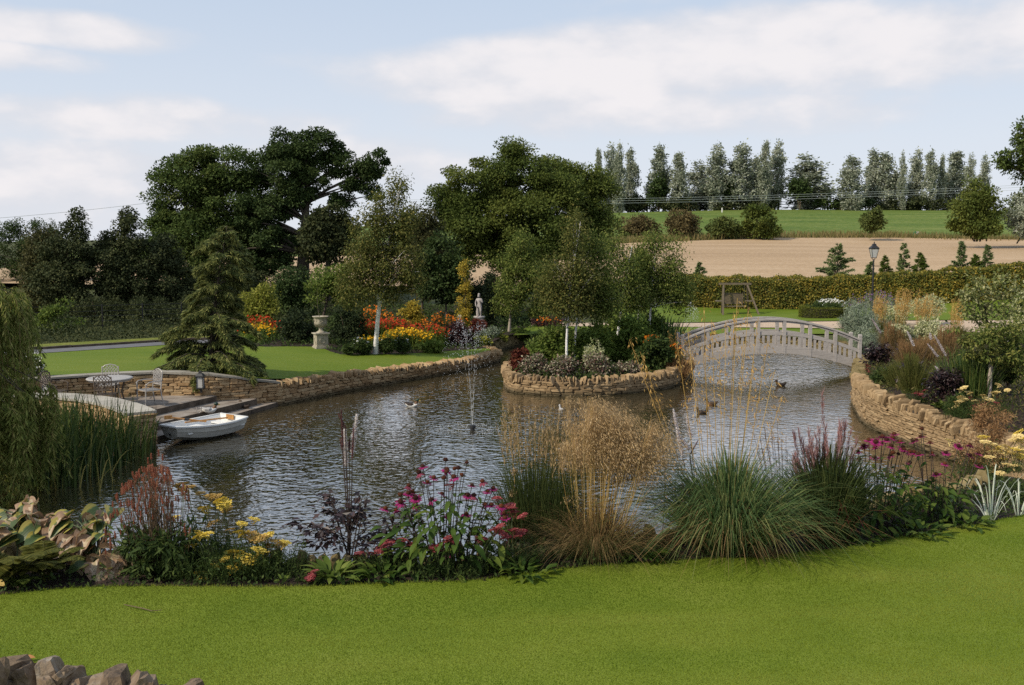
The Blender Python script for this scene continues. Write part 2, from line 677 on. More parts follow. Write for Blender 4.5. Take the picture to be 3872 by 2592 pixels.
STONE = noisemat('sandstone', [(.15, .092, .045), (.26, .165, .08), (.35, .235, .125), (.41, .30, .17), (.28, .19, .11)], 7, rough=.9, bump=.5, island=.65, dist=.015, wet=True)
STONE_R = noisemat('sunny_sandstone', [(.17, .115, .06), (.25, .17, .09), (.33, .23, .125), (.38, .28, .16)], 7, rough=.9, bump=.5, island=.6, dist=.015, wet=True)
STONE_MOSS = noisemat('mossy_sandstone', [(.085, .065, .03), (.15, .115, .05), (.21, .165, .08), (.25, .20, .11)], 8, rough=.95, bump=.5, island=.55, dist=.015, wet=True)
STONE_DARK = noisemat('weathered_gritstone', [(.045, .034, .026), (.10, .07, .045), (.17, .12, .075), (.22, .17, .12), (.30, .27, .23)], 9, detail=8, rough=.9, bump=.6, island=.45, dist=.02)
FLAG = noisemat('pale_flagstone', [(.27, .25, .215), (.36, .335, .285), (.42, .395, .34)], 3, rough=.85, bump=.25, objrand=.35)
FLAG_DARK = noisemat('grey_flagstone', [(.17, .155, .125), (.25, .23, .19), (.33, .305, .26)], 3, rough=.85, bump=.3, objrand=.35)
PAVING = noisemat('worn_paving', [(.11, .088, .07), (.19, .155, .125), (.25, .215, .18), (.30, .265, .23)], 2.6, detail=8, rough=.9, bump=.4, dist=.02)
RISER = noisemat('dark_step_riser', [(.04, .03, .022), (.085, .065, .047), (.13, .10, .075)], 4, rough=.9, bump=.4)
CORE = plain('shaded_wall_fill', (.055, .042, .03), .95)
SOIL = noisemat('garden_soil', [(.014, .009, .006), (.03, .019, .013), (.05, .033, .023)], 9, detail=8, rough=.95, bump=1.0, dist=.04)
# ------------------------------------------------------------------ outlines (world x, depth)
POND_LEFT_WALL = [(-6.7, 28.02), (-5.4, 30.5), (-3.98, 32.6), (-1.75, 36.0), (-.75, 38.2), (-.5, 39.0), (-.62, 39.7), (-1.0, 40.4)]
INLET_WALL = [(-1.0, 40.4), (-.9, 41.6), (-.5, 43.0), (.9, 45.4), (4, 46.0), (8, 45.4), (12.0, 44.6), (14.0, 42.0)]
RIGHT_FAR_WALL = [(14.0, 42.0), (13.4, 38), (12.4, 35.0), (11.1, 31.5), (10.1, 28.6)]
RIGHT_WALL = [(10.0, 28.5), (9.5, 26.6), (9.18, 25.2), (9.1, 24.0), (9.25, 22.3), (9.5, 20.6), (9.7, 18.8), (9.5, 16.8), (8.6, 14.8), (6.9, 13.4)]
NEAR_EDGE = [(6.9, 13.4), (5.0, 12.1), (3.5, 11.2), (1.65, 10.42), (0, 9.85), (-2.2, 9.6), (-5, 9.75), (-10, 10.9), (-16, 12.5)]
SMALL_WALL = [(-16, 23.4), (-13.5, 23.95), (-11.8, 24.0), (-10.4, 23.5), (-9.35, 22.6), (-8.66, 21.75)]
TERRACE_WALL = [(-16, 23.9), (-14, 24.9), (-12.5, 25.75), (-11.2, 26.5), (-9.85, 26.95), (-8.55, 27.0), (-7.6, 27.4), (-6.72, 28.05)]
ISLAND = [(-.1, 30.9), (.35, 30.25), (1.47, 29.8), (2.9, 29.9), (4.2, 30.6), (5.15, 31.6), (6.15, 33.6), (6.4, 35.2), (5.6, 37.6), (3.5, 38.8), (1.3, 37.8), (.1, 35.3), (-.25, 32.6)]
p_left, p_inlet, p_rf, p_right = (smooth_path(w, .5) for w in (POND_LEFT_WALL, INLET_WALL, RIGHT_FAR_WALL, RIGHT_WALL))
p_near, p_small, p_terr = (smooth_path(w, .5) for w in (NEAR_EDGE, SMALL_WALL, TERRACE_WALL))
p_island = smooth_path(ISLAND, .35, closed=True)
# hole in the ground: pond and terrace
HOLE = np.concatenate([p_left[:-1], p_inlet[:-1], p_rf, p_right[:-1], p_near, p_terr[:-1]])

# ------------------------------------------------------------------ ground materials


def grassmat(name, cols, scale=1.2, fine=60, bump=.6, dist=.03, stretch=(1, 1, 1)):
    m, nt, out = _new(name)
    N, L = nt.nodes, nt.links
    g = N.new('ShaderNodeNewGeometry')
    a = N.new('ShaderNodeTexNoise')
    a.inputs['Scale'].default_value = scale
    a.inputs['Detail'].default_value = 6
    a.inputs['Roughness'].default_value = .65
    mp = N.new('ShaderNodeMapping')
    mp.inputs['Scale'].default_value = stretch
    L.new(g.outputs['Position'], mp.inputs[0])
    L.new(mp.outputs[0], a.inputs['Vector'])
    b = N.new('ShaderNodeTexNoise')
    b.inputs['Scale'].default_value = fine
    b.inputs['Detail'].default_value = 3
    L.new(g.outputs['Position'], b.inputs['Vector'])
    mx = N.new('ShaderNodeMix')
    mx.inputs[0].default_value = .4
    L.new(a.outputs[0], mx.inputs[2])
    L.new(b.outputs[0], mx.inputs[3])
    mr = N.new('ShaderNodeMapRange')
    mr.inputs['From Min'].default_value = .36
    mr.inputs['From Max'].default_value = .64
    L.new(mx.outputs[0], mr.inputs['Value'])
    c = ramp(nt, mr.outputs[0], cols)
    bs = N.new('ShaderNodeBsdfPrincipled')
    bs.inputs['Roughness'].default_value = .8
    bs.inputs['Specular IOR Level'].default_value = .15
    L.new(c, bs.inputs['Base Color'])
    bp = N.new('ShaderNodeBump')
    bp.inputs['Strength'].default_value = bump
    bp.inputs['Distance'].default_value = dist
    L.new(b.outputs[0], bp.inputs['Height'])
    L.new(bp.outputs[0], bs.inputs['Normal'])
    L.new(bs.outputs[0], out.inputs[0])
    _M[name] = m
    return m


LAWN = grassmat('mown_lawn', [(.10, .145, .012), (.135, .18, .016), (.17, .205, .028)], .9)
LAWN_FAR = grassmat('far_lawn', [(.078, .125, .008), (.105, .15, .012), (.135, .168, .018)], .5, 14, stretch=(.35, 1.2, 1))
ROUGH = grassmat('rough_ground', [(.035, .045, .012), (.06, .07, .02), (.09, .09, .035)], .5, 8, 1, .1)
MEADOW = grassmat('meadow_grass', [(.06, .105, .018), (.10, .145, .026), (.16, .185, .05)], .5, 1.5, 1, .2, stretch=(.12, .8, 1))
WHEAT = grassmat('ripe_wheat', [(.30, .205, .118), (.385, .27, .16), (.45, .33, .21)], .5, 3, .6, .12, stretch=(.05, .35, 1))
GRAVEL = noisemat('pink_gravel', [(.32, .23, .155), (.45, .345, .25), (.54, .43, .33)], 14, rough=.95, bump=.6)
TARMAC = noisemat('tarmac', [(.10, .10, .105), (.15, .15, .155)], 4, rough=.9, bump=.2)
GRASS_ROUGH = grassmat('verge_grass', [(.10, .12, .018), (.14, .16, .024), (.20, .19, .045)], .8, 10, 1, .06)


def watermat():
    m, nt, out = _new('pond_water')
    N, L = nt.nodes, nt.links
    g = N.new('ShaderNodeNewGeometry')
    prev = None
    for sc, st, strength, dist, det in (((.8, .9, 1), 1.0, .6, .030, 2), ((5.0, 5.6, 1), 1.0, .9, .020, 1.5), ((11.0, 11.0, 1), 1.0, .7, .004, 1)):
        mp = N.new('ShaderNodeMapping')
        mp.inputs['Scale'].default_value = sc
        mp.inputs['Rotation'].default_value = (0, 0, .25)
        L.new(g.outputs['Position'], mp.inputs[0])
        n = N.new('ShaderNodeTexNoise')
        n.inputs['Scale'].default_value = st
        n.inputs['Detail'].default_value = det
        n.inputs['Roughness'].default_value = .55
        n.inputs['Distortion'].default_value = .4
        L.new(mp.outputs[0], n.inputs['Vector'])
        b = N.new('ShaderNodeBump')
        b.inputs['Strength'].default_value = strength
        b.inputs['Distance'].default_value = dist
        L.new(n.outputs[0], b.inputs['Height'])
        if prev is not None:
            L.new(prev, b.inputs['Normal'])
        prev = b.outputs[0]
    df = N.new('ShaderNodeBsdfDiffuse')
    df.inputs['Color'].default_value = (.036, .029, .013, 1)
    gl = N.new('ShaderNodeBsdfGlossy')
    gl.inputs['Color'].default_value = (1, 1, 1, 1)
    gl.inputs['Roughness'].default_value = .04
    L.new(prev, gl.inputs['Normal'])
    fr = N.new('ShaderNodeFresnel')
    fr.inputs['IOR'].default_value = 1.5
    L.new(prev, fr.inputs['Normal'])
    mu = N.new('ShaderNodeMath')
    mu.operation = 'MULTIPLY'
    mu.use_clamp = True
    mu.inputs[1].default_value = 2.2
    L.new(fr.outputs[0], mu.inputs[0])
    cap = N.new('ShaderNodeMath')
    cap.operation = 'MINIMUM'
    cap.inputs[1].default_value = .62
    L.new(mu.outputs[0], cap.inputs[0])
    mx = N.new('ShaderNodeMixShader')
    L.new(cap.outputs[0], mx.inputs[0])
    L.new(df.outputs[0], mx.inputs[1])
    L.new(gl.outputs[0], mx.inputs[2])
    L.new(mx.outputs[0], out.inputs[0])
    return m


WATER = watermat()

# ------------------------------------------------------------------ ground sheets
big = [(-160, -30), (160, -30), (160, 290), (-160, 290)]
sheet('ground', big, ROUGH, off=-.06, grid=4.0, holes=[HOLE])
far = np.array([(-1500, 280), (1500, 280), (1500, 2200), (-1500, 2200)])
sheet('far_land', far, MEADOW, z=5.5, grid=0)
wp = np.concatenate([[(-18, 12.2)], p_small[::-1], [(-18, 24)]])
water_poly = np.concatenate([p_left, p_inlet[1:], p_rf, p_right[1:], p_near[1:], [(-19, 13), (-19, 24.2)], smooth_path([(-15.5, 24.3), (-9.5, 23.8), (-8.9, 22.9)], .5), [(-7.4, 27.9)]])
sheet('pond_water', np.array([(-19, 9.0), (0, 9.2), (6, 11), (8.4, 14.2), (9.9, 16.8), (10.0, 19), (9.6, 22.3), (9.4, 24), (10.4, 28.4), (12.8, 35), (14.3, 41), (13, 46), (4, 47), (0, 46.2), (-2, 40), (-7.2, 29), (-9.2, 23.2), (-19, 24.5)]), WATER, z=0.0, grid=0)

# near lawn: edge as mown
edge_px = [(-700, 2262), (0, 2249), (188, 2231), (466, 2217), (1098, 2219), (1472, 2206), (1801, 2194), (2150, 2149), (2500, 2124), (2969, 2096), (3204, 2070), (3600, 2002), (3872, 1950), (4500, 1830)]
LAWN_EDGE = smooth_path([P(px, py, 1.4) for px, py in edge_px], .25)
lawn_poly = np.concatenate([LAWN_EDGE, [(14, 0), (-12, 0)]])
lawn = sheet('lawn', lawn_poly, LAWN, z=1.4, grid=.7)
bed_poly = np.concatenate([LAWN_EDGE + [0, -.15], np.array([(10.4, 15.9), (9.3, 15.6), (8.6, 14.5)]), smooth_path(NEAR_EDGE, .3)[0:], [(-16, 11)]])
sheet('flower_bed', bed_poly, SOIL, z=lambda x, y: np.full(len(x), 1.375) + .03 * np.sin(x * 7) * np.sin(y * 6), grid=.35)


def grass_blades(name, poly, n, hgt, wid, mat, seed, z=1.4, dmax=99):
    rg = np.random.default_rng(seed)
    lo, hi = poly.min(0), poly.max(0)
    pts = []
    got = 0
    while got < n:
        x = rg.uniform(lo[0], hi[0], n)
        y = rg.uniform(lo[1], hi[1], n)
        ok = pip(poly, x, y) & (y > 5.8) & (np.abs(x) < .56 * y + .3)
        pts.append(np.c_[x, y][ok])
        got += ok.sum()
    p = np.concatenate(pts)[:n]
    # mown height, tone and lean vary in soft patches
    lean = np.c_[np.sin(p[:, 0] * 1.3 + p[:, 1]), np.cos(p[:, 1] * 1.7)] * .25
    a = rg.uniform(0, 2 * np.pi, n)
    d = np.c_[np.cos(a) * .45 + lean[:, 0], np.sin(a) * .45 + lean[:, 1], np.ones(n)]
    H = hgt * rg.uniform(.6, 1.25, n)[:, None]
    B = np.c_[p, np.full(n, z - .002)]
    b = rg.uniform(0, 2 * np.pi, n)
    S = np.c_[np.cos(b), np.sin(b), np.zeros(n)] * wid * .5
    V = np.stack([B - S, B + S, B + d * H], 1)
    mb = MB()
    mb.add(V.reshape(-1, 3), np.arange(3 * n).reshape(n, 3))
    return tag(mb.build(name, mat), 'short mown grass blades of the near lawn in front of the flower bed', 'grass', kind='stuff')


BLADE = leafmat('lawn_blades', [(.098, .150, .010), (.12, .168, .013), (.15, .188, .018), (.20, .215, .036)], transl=.35, rough=.6, spec=.12, big=.85, bigscale=1.0, stretch=(.28, 1.15, 1))
grass_blades('mown_grass', lawn_poly, 330000, .013, .006, BLADE, 5)


def tuft_edge():
    """longer blades leaning over the cut edge of the near lawn"""
    rg = np.random.default_rng(8)
    path = smooth_path(LAWN_EDGE, .004)
    path = path[np.abs(path[:, 0]) < 7]
    n = len(path) * 2
    k = rg.integers(0, len(path), n)
    B = np.c_[path[k] + rg.normal(0, .02, (n, 2)), np.full(n, 1.39)]
    a = rg.uniform(0, 2 * np.pi, n)
    D = np.c_[np.cos(a) * .3, np.sin(a) * .3 + .3, np.full(n, 1.0)] * rg.uniform(.012, .032, n)[:, None]
    mb = MB()
    mb.ribbons(B, B + D * .6, B + D, .005, 2, rng=rg)
    tag(mb.build('edge_grass', BLADE), 'longer grass blades along the cut edge of the near lawn', 'grass', kind='stuff')


tuft_edge()

# left lawn behind the pond wall, with drive, verge and beds beyond
ll = np.concatenate([smooth_path([(-16.2, 24.6), (-14, 25.4), (-12.6, 26.2), (-11.2, 27.0), (-9.85, 27.4), (-8.55, 27.45), (-7.5, 27.85), (-6.85, 28.5), (-5.6, 30.7), (-4.2, 32.8), (-1.95, 36.2), (-.95, 38.4), (-.9, 39.6)], .4),
                     [tuple(G(px, py)[:2]) for px, py in [(1830, 1318), (1700, 1328), (1560, 1337), (1420, 1340), (1290, 1341), (1250, 1330), (1210, 1312), (1100, 1310), (1010, 1312), (900, 1306), (690, 1301), (147, 1337), (-400, 1362)]], [(-26, 30)]])
sheet('far_lawn', ll, LAWN_FAR, grid=1.0, off=.0)
drv = [tuple(G(px, py)[:2]) for px, py in [(-400, 1362.5), (147, 1337.5), (690, 1301.5), (980, 1290), (980, 1281), (679, 1290), (154, 1323), (-400, 1346)]]
sheet('driveway', drv, TARMAC, grid=1.5, off=.012)
kb = [tuple(G(px, py)[:2]) for px, py in [(-400, 1346), (154, 1323), (679, 1290), (980, 1281)]]
mb = MB()
for (x0, y0), (x1, y1) in zip(kb[:-1], kb[1:]):
    n = max(1, int(math.hypot(x1 - x0, y1 - y0) / 1.0))
    for i in range(n):
        xm, ym = x0 + (x1 - x0) * (i + .5) / n, y0 + (y1 - y0) * (i + .5) / n
        mb.box((xm, ym + .08, h(xm, ym) + .02), (math.hypot(x1 - x0, y1 - y0) / n * .97, .14, .16), (0, 0, math.atan2(y1 - y0, x1 - x0)))
tag(mb.build('kerb', RISER), kind='structure')
vg = [tuple(G(px, py)[:2]) for px, py in [(-400, 1345), (154, 1322), (679, 1289.5), (980, 1280.5), (980, 1276), (679, 1281), (154, 1311), (-400, 1330)]]
sheet('grass_verge', vg, GRASS_ROUGH, grid=1.0, off=.09)

# lawn, gravel path and lawn beyond the bridge
strip = [tuple(G(px, py)[:2]) for px, py in [(1940, 1268), (2080, 1262), (2500, 1264), (2800, 1263), (3150, 1263), (3300, 1268), (3872, 1300), (4300, 1300), (4300, 1270), (3872, 1262), (3300, 1243), (2600, 1236), (2000, 1233)]]
sheet('far_grass_strip', strip, LAWN_FAR, grid=1.0, off=.0)
pathp = [tuple(G(px, py)[:2]) for px, py in [(2000, 1234), (2600, 1237), (3300, 1244), (3872, 1263), (4300, 1271), (4300, 1225), (3872, 1212), (3300, 1215), (2600, 1223), (2000, 1222)]]
sheet('gravel_path', pathp, GRAVEL, grid=1.0, off=.01)
fl = [tuple(G(px, py)[:2]) for px, py in [(2350, 1222), (2600, 1222), (3300, 1214), (3872, 1211), (4300, 1222)]] + [(52, 50), (40, 55), (28, 58), (20, 61), (12, 62), (4, 62)]
sheet('hedge_lawn', fl, LAWN_FAR, grid=1.2, off=.03)
rb = np.concatenate([smooth_path(RIGHT_FAR_WALL, .5) + [.25, 0], smooth_path(RIGHT_WALL, .5)[1:] + [.25, 0], [(7.6, 12.6), (20, 12.6), (24, 30), (22, 41), (15, 43)]])
sheet('right_bed', rb, SOIL, grid=.7, off=.0)
lbed = [tuple(G(px, py)[:2]) for px, py in [(880, 1305), (1010, 1312), (1210, 1312), (1250, 1330), (1290, 1341), (1420, 1340), (1560, 1337), (1700, 1328), (1830, 1318), (1850, 1305)]] + [(-.75, 42), (-.4, 43.4), (.9, 46), (3, 52), (2, 60), (-12, 60), (-14, 44)]
sheet('far_flower_bed', lbed, SOIL, grid=1.0, off=-.01)

# rising fields
wheat = np.array([(-45, 72), (-20, 70), (0, 69), (12, 69), (22, 66), (32, 62), (45, 58), (62, 58), (85, 110), (72, 128), (52, 132), (35, 130), (15, 122), (0, 117), (-25, 112), (-50, 108)])
sheet('wheat_field', wheat, WHEAT, grid=3.0, off=.35)
mead = np.array([(-60, 116), (-25, 114), (0, 120), (15, 125), (35, 133), (52, 135), (73, 131), (100, 125), (120, 170), (90, 176), (45, 177), (10, 175), (-60, 175)])
sheet('meadow', mead, MEADOW, grid=4.0, off=.12)

# ------------------------------------------------------------------ terrace: paving and steps


def prism(name, poly, z0, z1, top, side, kind='structure', parent=None):
    mb = MB()
    n = len(poly)
    b = [(x, y, z0) for x, y in poly]
    t = [(x, y, z1) for x, y in poly]
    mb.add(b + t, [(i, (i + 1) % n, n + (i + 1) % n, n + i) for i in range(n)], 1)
    co, _, faces, *_ = delaunay_2d_cdt([Vector(p) for p in poly], [(i, (i + 1) % n) for i in range(n)], [], 1, 1e-4)
    mb.add([(c.x, c.y, z1) for c in co], [f if (co[f[1]] - co[f[0]]).cross(co[f[2]] - co[f[0]]) > 0 else f[::-1] for f in faces], 0)
    o = mb.build(name, [top, side], parent)
    return tag(o, kind=kind) if parent is None else o


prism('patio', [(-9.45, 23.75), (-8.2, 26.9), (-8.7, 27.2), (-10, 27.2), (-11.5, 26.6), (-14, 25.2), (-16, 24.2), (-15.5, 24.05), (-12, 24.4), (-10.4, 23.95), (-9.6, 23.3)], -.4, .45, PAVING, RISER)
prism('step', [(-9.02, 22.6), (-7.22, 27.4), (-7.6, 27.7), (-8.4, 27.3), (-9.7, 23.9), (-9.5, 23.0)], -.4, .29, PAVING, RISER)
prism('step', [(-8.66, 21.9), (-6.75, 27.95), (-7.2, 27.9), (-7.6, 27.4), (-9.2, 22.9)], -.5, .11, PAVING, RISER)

# ------------------------------------------------------------------ drystone walls


def stone_meshes(n, mat, seed, jit=.05, bev=.13):
    rg = np.random.default_rng(seed)
    out = []
    for i in range(n):
        bm = bmesh.new()
        bmesh.ops.create_cube(bm, size=1)
        bmesh.ops.bevel(bm, geom=bm.edges[:], offset=bev, segments=1, affect='EDGES')
        for v in bm.verts:
            v.co += Vector(rg.normal(0, jit, 3))
        me = bpy.data.meshes.new('stone')
        bm.to_mesh(me)
        bm.free()
        me.materials.append(mat)
        out.append(me)
    return out


def mesh_arrays(me):
    V = np.empty(len(me.vertices) * 3)
    me.vertices.foreach_get('co', V)
    return V.reshape(-1, 3), [tuple(p.vertices) for p in me.polygons]


def place_stones(parent, items, meshes, limit=300, name='stone'):
    """items: (centre, size, euler); the largest in view become parts, the others one joined part"""
    def seen(it):
        c, s, e = it
        return -(s[0] * s[2]) / (c[1] ** 2 + c[0] ** 2)
    items = sorted(items, key=seen)
    off = wloc(parent)
    arr = [mesh_arrays(m) for m in meshes]
    for k, (c, s, e) in enumerate(items[:limit]):
        M = Matrix.Translation(Vector(c) - off) @ Euler(e).to_matrix().to_4x4() @ Matrix.Diagonal((*s, 1))
        link(name, meshes[k % len(meshes)], parent, M)
    if len(items) > limit:
        mb = MB()
        for k, (c, s, e) in enumerate(items[limit:]):
            V, F = arr[k % len(arr)]
            V = (V * np.array(s)) @ np.array(Euler(e).to_matrix()).T + np.array(c)
            q = [f for f in F if len(f) == 4]
            t = [f for f in F if len(f) == 3]
            o = [f for f in F if len(f) > 4]
            mb.add(V, q)
            if t:
                mb.f.append((np.array(t) + mb.n - len(V), 0))
            for f in o:
                mb.f.append((np.array([f]) + mb.n - len(V), 0))
        tag(mb.build(name, meshes[0].materials[0], parent), kind='stuff')


def along(path, s):
    seg = np.r_[0, np.cumsum(np.linalg.norm(np.diff(path, axis=0), axis=1))]
    s = min(max(s, 0), seg[-1] - 1e-6)
    i = int(np.searchsorted(seg, s, side='right') - 1)
    i = min(i, len(path) - 2)
    t = (s - seg[i]) / (seg[i + 1] - seg[i])
    p = path[i] * (1 - t) + path[i + 1] * t
    d = path[i + 1] - path[i]
    return p, math.atan2(d[1], d[0]), seg[-1]


def drystone(name, label, path_pts, side, z0, ztop, mat, seed, coping='upright', thick=.35, closed=False, capmat=None, length=(.14, .42), course=(.05, .10), coph=.17, copw=(.045, .085), dark=False, cap_over=.05, group=None):
    """wall faced with separate stones; side=+1 faces the left of the path; ztop(x, y) gives its height"""
    rg = np.random.default_rng(seed)
    path = smooth_path(path_pts, .12, closed=closed)
    if closed:
        path = np.r_[path, path[:1]]
    _, _, L = along(path, 0)
    m = path[len(path) // 2]
    t = thing(name, label, 'stone wall', (m[0], m[1], z0), group=group)
    # fill behind the face stones
    nrm = np.gradient(path, axis=0)
    nrm = np.c_[-nrm[:, 1], nrm[:, 0]]
    nrm /= np.linalg.norm(nrm, axis=1, keepdims=True)
    zt = np.array([ztop(*p) for p in path]) - (coph * .6 if coping == 'upright' else .07)
    a, b = path - nrm * side * .03, path - nrm * side * thick
    V = np.concatenate([np.c_[a, np.full(len(a), z0 - .3)], np.c_[a, zt], np.c_[b, zt], np.c_[b, np.full(len(a), z0 - .3)]])
    n = len(path)
    F = [(r * n + i, r * n + i + 1, (r + 1) * n + i + 1, (r + 1) * n + i) for r in range(3) for i in range(n - 1)]
    mb = MB()
    mb.add(V, F)
    mb.build('core', CORE, t)
    ms = stone_meshes(8, mat, seed)
    items = []
    z = z0 - .06
    zmax = float(zt.max())
    while z < zmax:
        ch = rg.uniform(*course)
        s = rg.uniform(-.2, 0)
        while s < L:
            ln = rg.uniform(*length)
            tall = 1.0
            if rg.random() < .05:
                tall = 2.0
            p, ang, _ = along(path, s + ln / 2)
            top = ztop(*p) - (coph * .75 if coping == 'upright' else .06)
            if z + ch * .6 < top:
                hgt = min(ch * tall, top - z + .02)
                nx, ny = -math.sin(ang) * side, math.cos(ang) * side
                dp = rg.uniform(.12, .2)
                o = rg.normal(0, .012) - dp / 2 + .02
                items.append(((p[0] + nx * o, p[1] + ny * o, z + hgt / 2), (ln * .985, dp, hgt * .93), (rg.normal(0, .03), rg.normal(0, .03), ang + rg.normal(0, .05))))
            s += ln
        z += ch
    if coping == 'upright':
        s = 0.0
        lean = rg.normal(0, .1)
        cms = []
        while s < L:
            w = rg.uniform(*copw)
            p, ang, _ = along(path, s + w / 2)
            hgt = coph * rg.uniform(.7, 1.4)
            if rg.random() < .12:
                lean = rg.normal(0, .16)
            nx, ny = -math.sin(ang) * side, math.cos(ang) * side
            o = -thick * .42 + rg.normal(0, .045)
            items.append(((p[0] + nx * o, p[1] + ny * o, ztop(*p) - coph + hgt / 2 - .02), (w * .76, thick * rg.uniform(.7, 1.15), hgt), (rg.normal(0, .09), lean + rg.normal(0, .10), ang + rg.normal(0, .14))))
            s += w
    if not closed:
        for s_e, sgn in ((0.0, -1), (L, 1)):
            p, ang, _ = along(path, s_e)
            nx, ny = -math.sin(ang) * side, math.cos(ang) * side
            z, top = z0 - .06, ztop(*p) - .06
            while z < top:
                ch = min(rg.uniform(*course), top - z + .01)
                f = rg.uniform(.35, .65)
                for q0, q1 in ((0, f), (f, 1)):
                    o = -thick * (q0 + q1) / 2
                    items.append(((p[0] + nx * o + math.cos(ang) * sgn * .02, p[1] + ny * o + math.sin(ang) * sgn * .02, z + ch / 2), ((q1 - q0) * thick * .98, .14, ch * .93), (0, 0, ang + math.pi / 2 + rg.normal(0, .04))))
                z += ch
    place_stones(t, items, ms)
    if coping == 'flag':
        s = 0.0
        while s < L:
            ln = min(rg.uniform(.55, .95), L - s)
            if L - s - ln < .3:
                ln = L - s
            k = 5
            q = []
            for i in range(k):
                p, ang, _ = along(path, s + ln * (.006 + .988 * i / (k - 1)))
                nx, ny = -math.sin(ang) * side, math.cos(ang) * side
                q.append((p[0] + nx * cap_over, p[1] + ny * cap_over, p[0] - nx * (thick + .04), p[1] - ny * (thick + .04), ztop(*p)))
            hh_ = .055 + rg.uniform(-.006, .006)
            lift = rg.uniform(-.006, .006)
            V = []
            for f0, f1, b0, b1, zz in q:
                V += [(f0, f1, zz - hh_ + lift), (f0, f1, zz + lift), (b0, b1, zz + lift), (b0, b1, zz - hh_ + lift)]
            F = [(4 * i + r, 4 * i + (r + 1) % 4, 4 * i + 4 + (r + 1) % 4, 4 * i + 4 + r) for i in range(k - 1) for r in range(4)]
            mb = MB()
            mb.add(V, F + [(3, 2, 1, 0), (4 * k - 4, 4 * k - 3, 4 * k - 2, 4 * k - 1)])
            mb.build('coping_slab', capmat or FLAG, t)
            s += ln
    return t


def ztab(tab, axis=0):
    a = np.array(tab)
    a = a[np.argsort(a[:, 0])]
    return lambda x, y: float(np.interp((x, y)[axis], a[:, 0], a[:, 1]))


drystone('terrace_wall', 'curved sandstone wall with grey flag coping behind the patio table', TERRACE_WALL, -1, .1, ztab([(-16, 1.1), (-9.6, 1.12), (-8.55, 1.07), (-7.7, .92), (-6.7, .69)]), STONE, 11, 'flag', .32, capmat=FLAG_DARK)
drystone('reed_wall', 'low curved wall with wide pale flag coping behind the reeds', SMALL_WALL, -1, 0, ztab([(-16, .9), (-10.4, .88), (-8.6, .84)]), STONE, 12, 'flag', .62, capmat=FLAG)
drystone('pond_wall', 'long low sandstone wall holding the far lawn above the pond', POND_LEFT_WALL, -1, 0, ztab([(-6.7, .69), (-4, .54), (-1.7, .44), (0, .44)]), STONE, 13, thick=.32)
drystone('inlet_wall', 'mossy sandstone wall round the far shore behind bridge and island', INLET_WALL, -1, 0, ztab([(40, .44), (42, .46), (46, .5)], 1), STONE_MOSS, 14, thick=.4, coph=.14, course=(.07, .12), length=(.2, .5))
drystone('island_wall', 'drystone wall with upright coping round the planted island', ISLAND, -1, 0, lambda x, y: .56 if y < 34 else .5, STONE_R, 15, closed=True, thick=.3, coph=.2)
drystone('bank_wall', 'mossy end of the right bank wall beside the bridge foot', RIGHT_FAR_WALL, -1, 0, ztab([(28, .74), (36, .6), (43, .5)], 1), STONE_MOSS, 16, thick=.35, coph=.16)
drystone('bank_wall', 'tall sunlit sandstone wall curving round the right bank of the pond', RIGHT_WALL, -1, 0, ztab([(13.4, 1.38), (14.8, 1.3), (16.8, 1.0), (18.8, .85), (20.6, .82), (22.3, .94), (24, 1.0), (26.6, .92), (28.6, .82)], 1), STONE_R, 17, thick=.33, coph=.23, copw=(.055, .095), length=(.14, .42), course=(.04, .085))


def edging():
    rg = np.random.default_rng(31)
    path = smooth_path(NEAR_EDGE, .1)
    t = thing('stone_edging', 'row of small upright edging stones along the near flower bed', 'stone edging', (0, 9.85, 1.3))
    _, _, L = along(path, 0)
    ms = stone_meshes(8, STONE_MOSS, 32, .07, .2)
    items = []
    s = 0.5
    while s < L - 6:
        w = rg.uniform(.06, .13)
        p, ang, _ = along(path, s)
        hg = rg.uniform(.16, .30) * (1.2 if rg.random() < .12 else 1)
        items.append(((p[0], p[1], 1.33 + hg / 2 - .08), (w, rg.uniform(.12, .24), hg), (rg.normal(0, .06), rg.normal(0, .12), ang)))
        s += w * rg.uniform(1.0, 1.3)
    place_stones(t, items, ms)
    mb = MB()
    a = path + [0, .02]
    n = len(a)
    mb.add(np.concatenate([np.c_[a, np.full(n, -.3)], np.c_[a, np.full(n, 1.37)], np.c_[a - [0, .25], np.full(n, 1.37)]]), [(r * n + i, r * n + i + 1, (r + 1) * n + i + 1, (r + 1) * n + i) for r in range(2) for i in range(n - 1)])
    mb.build('core', CORE, t)


edging()


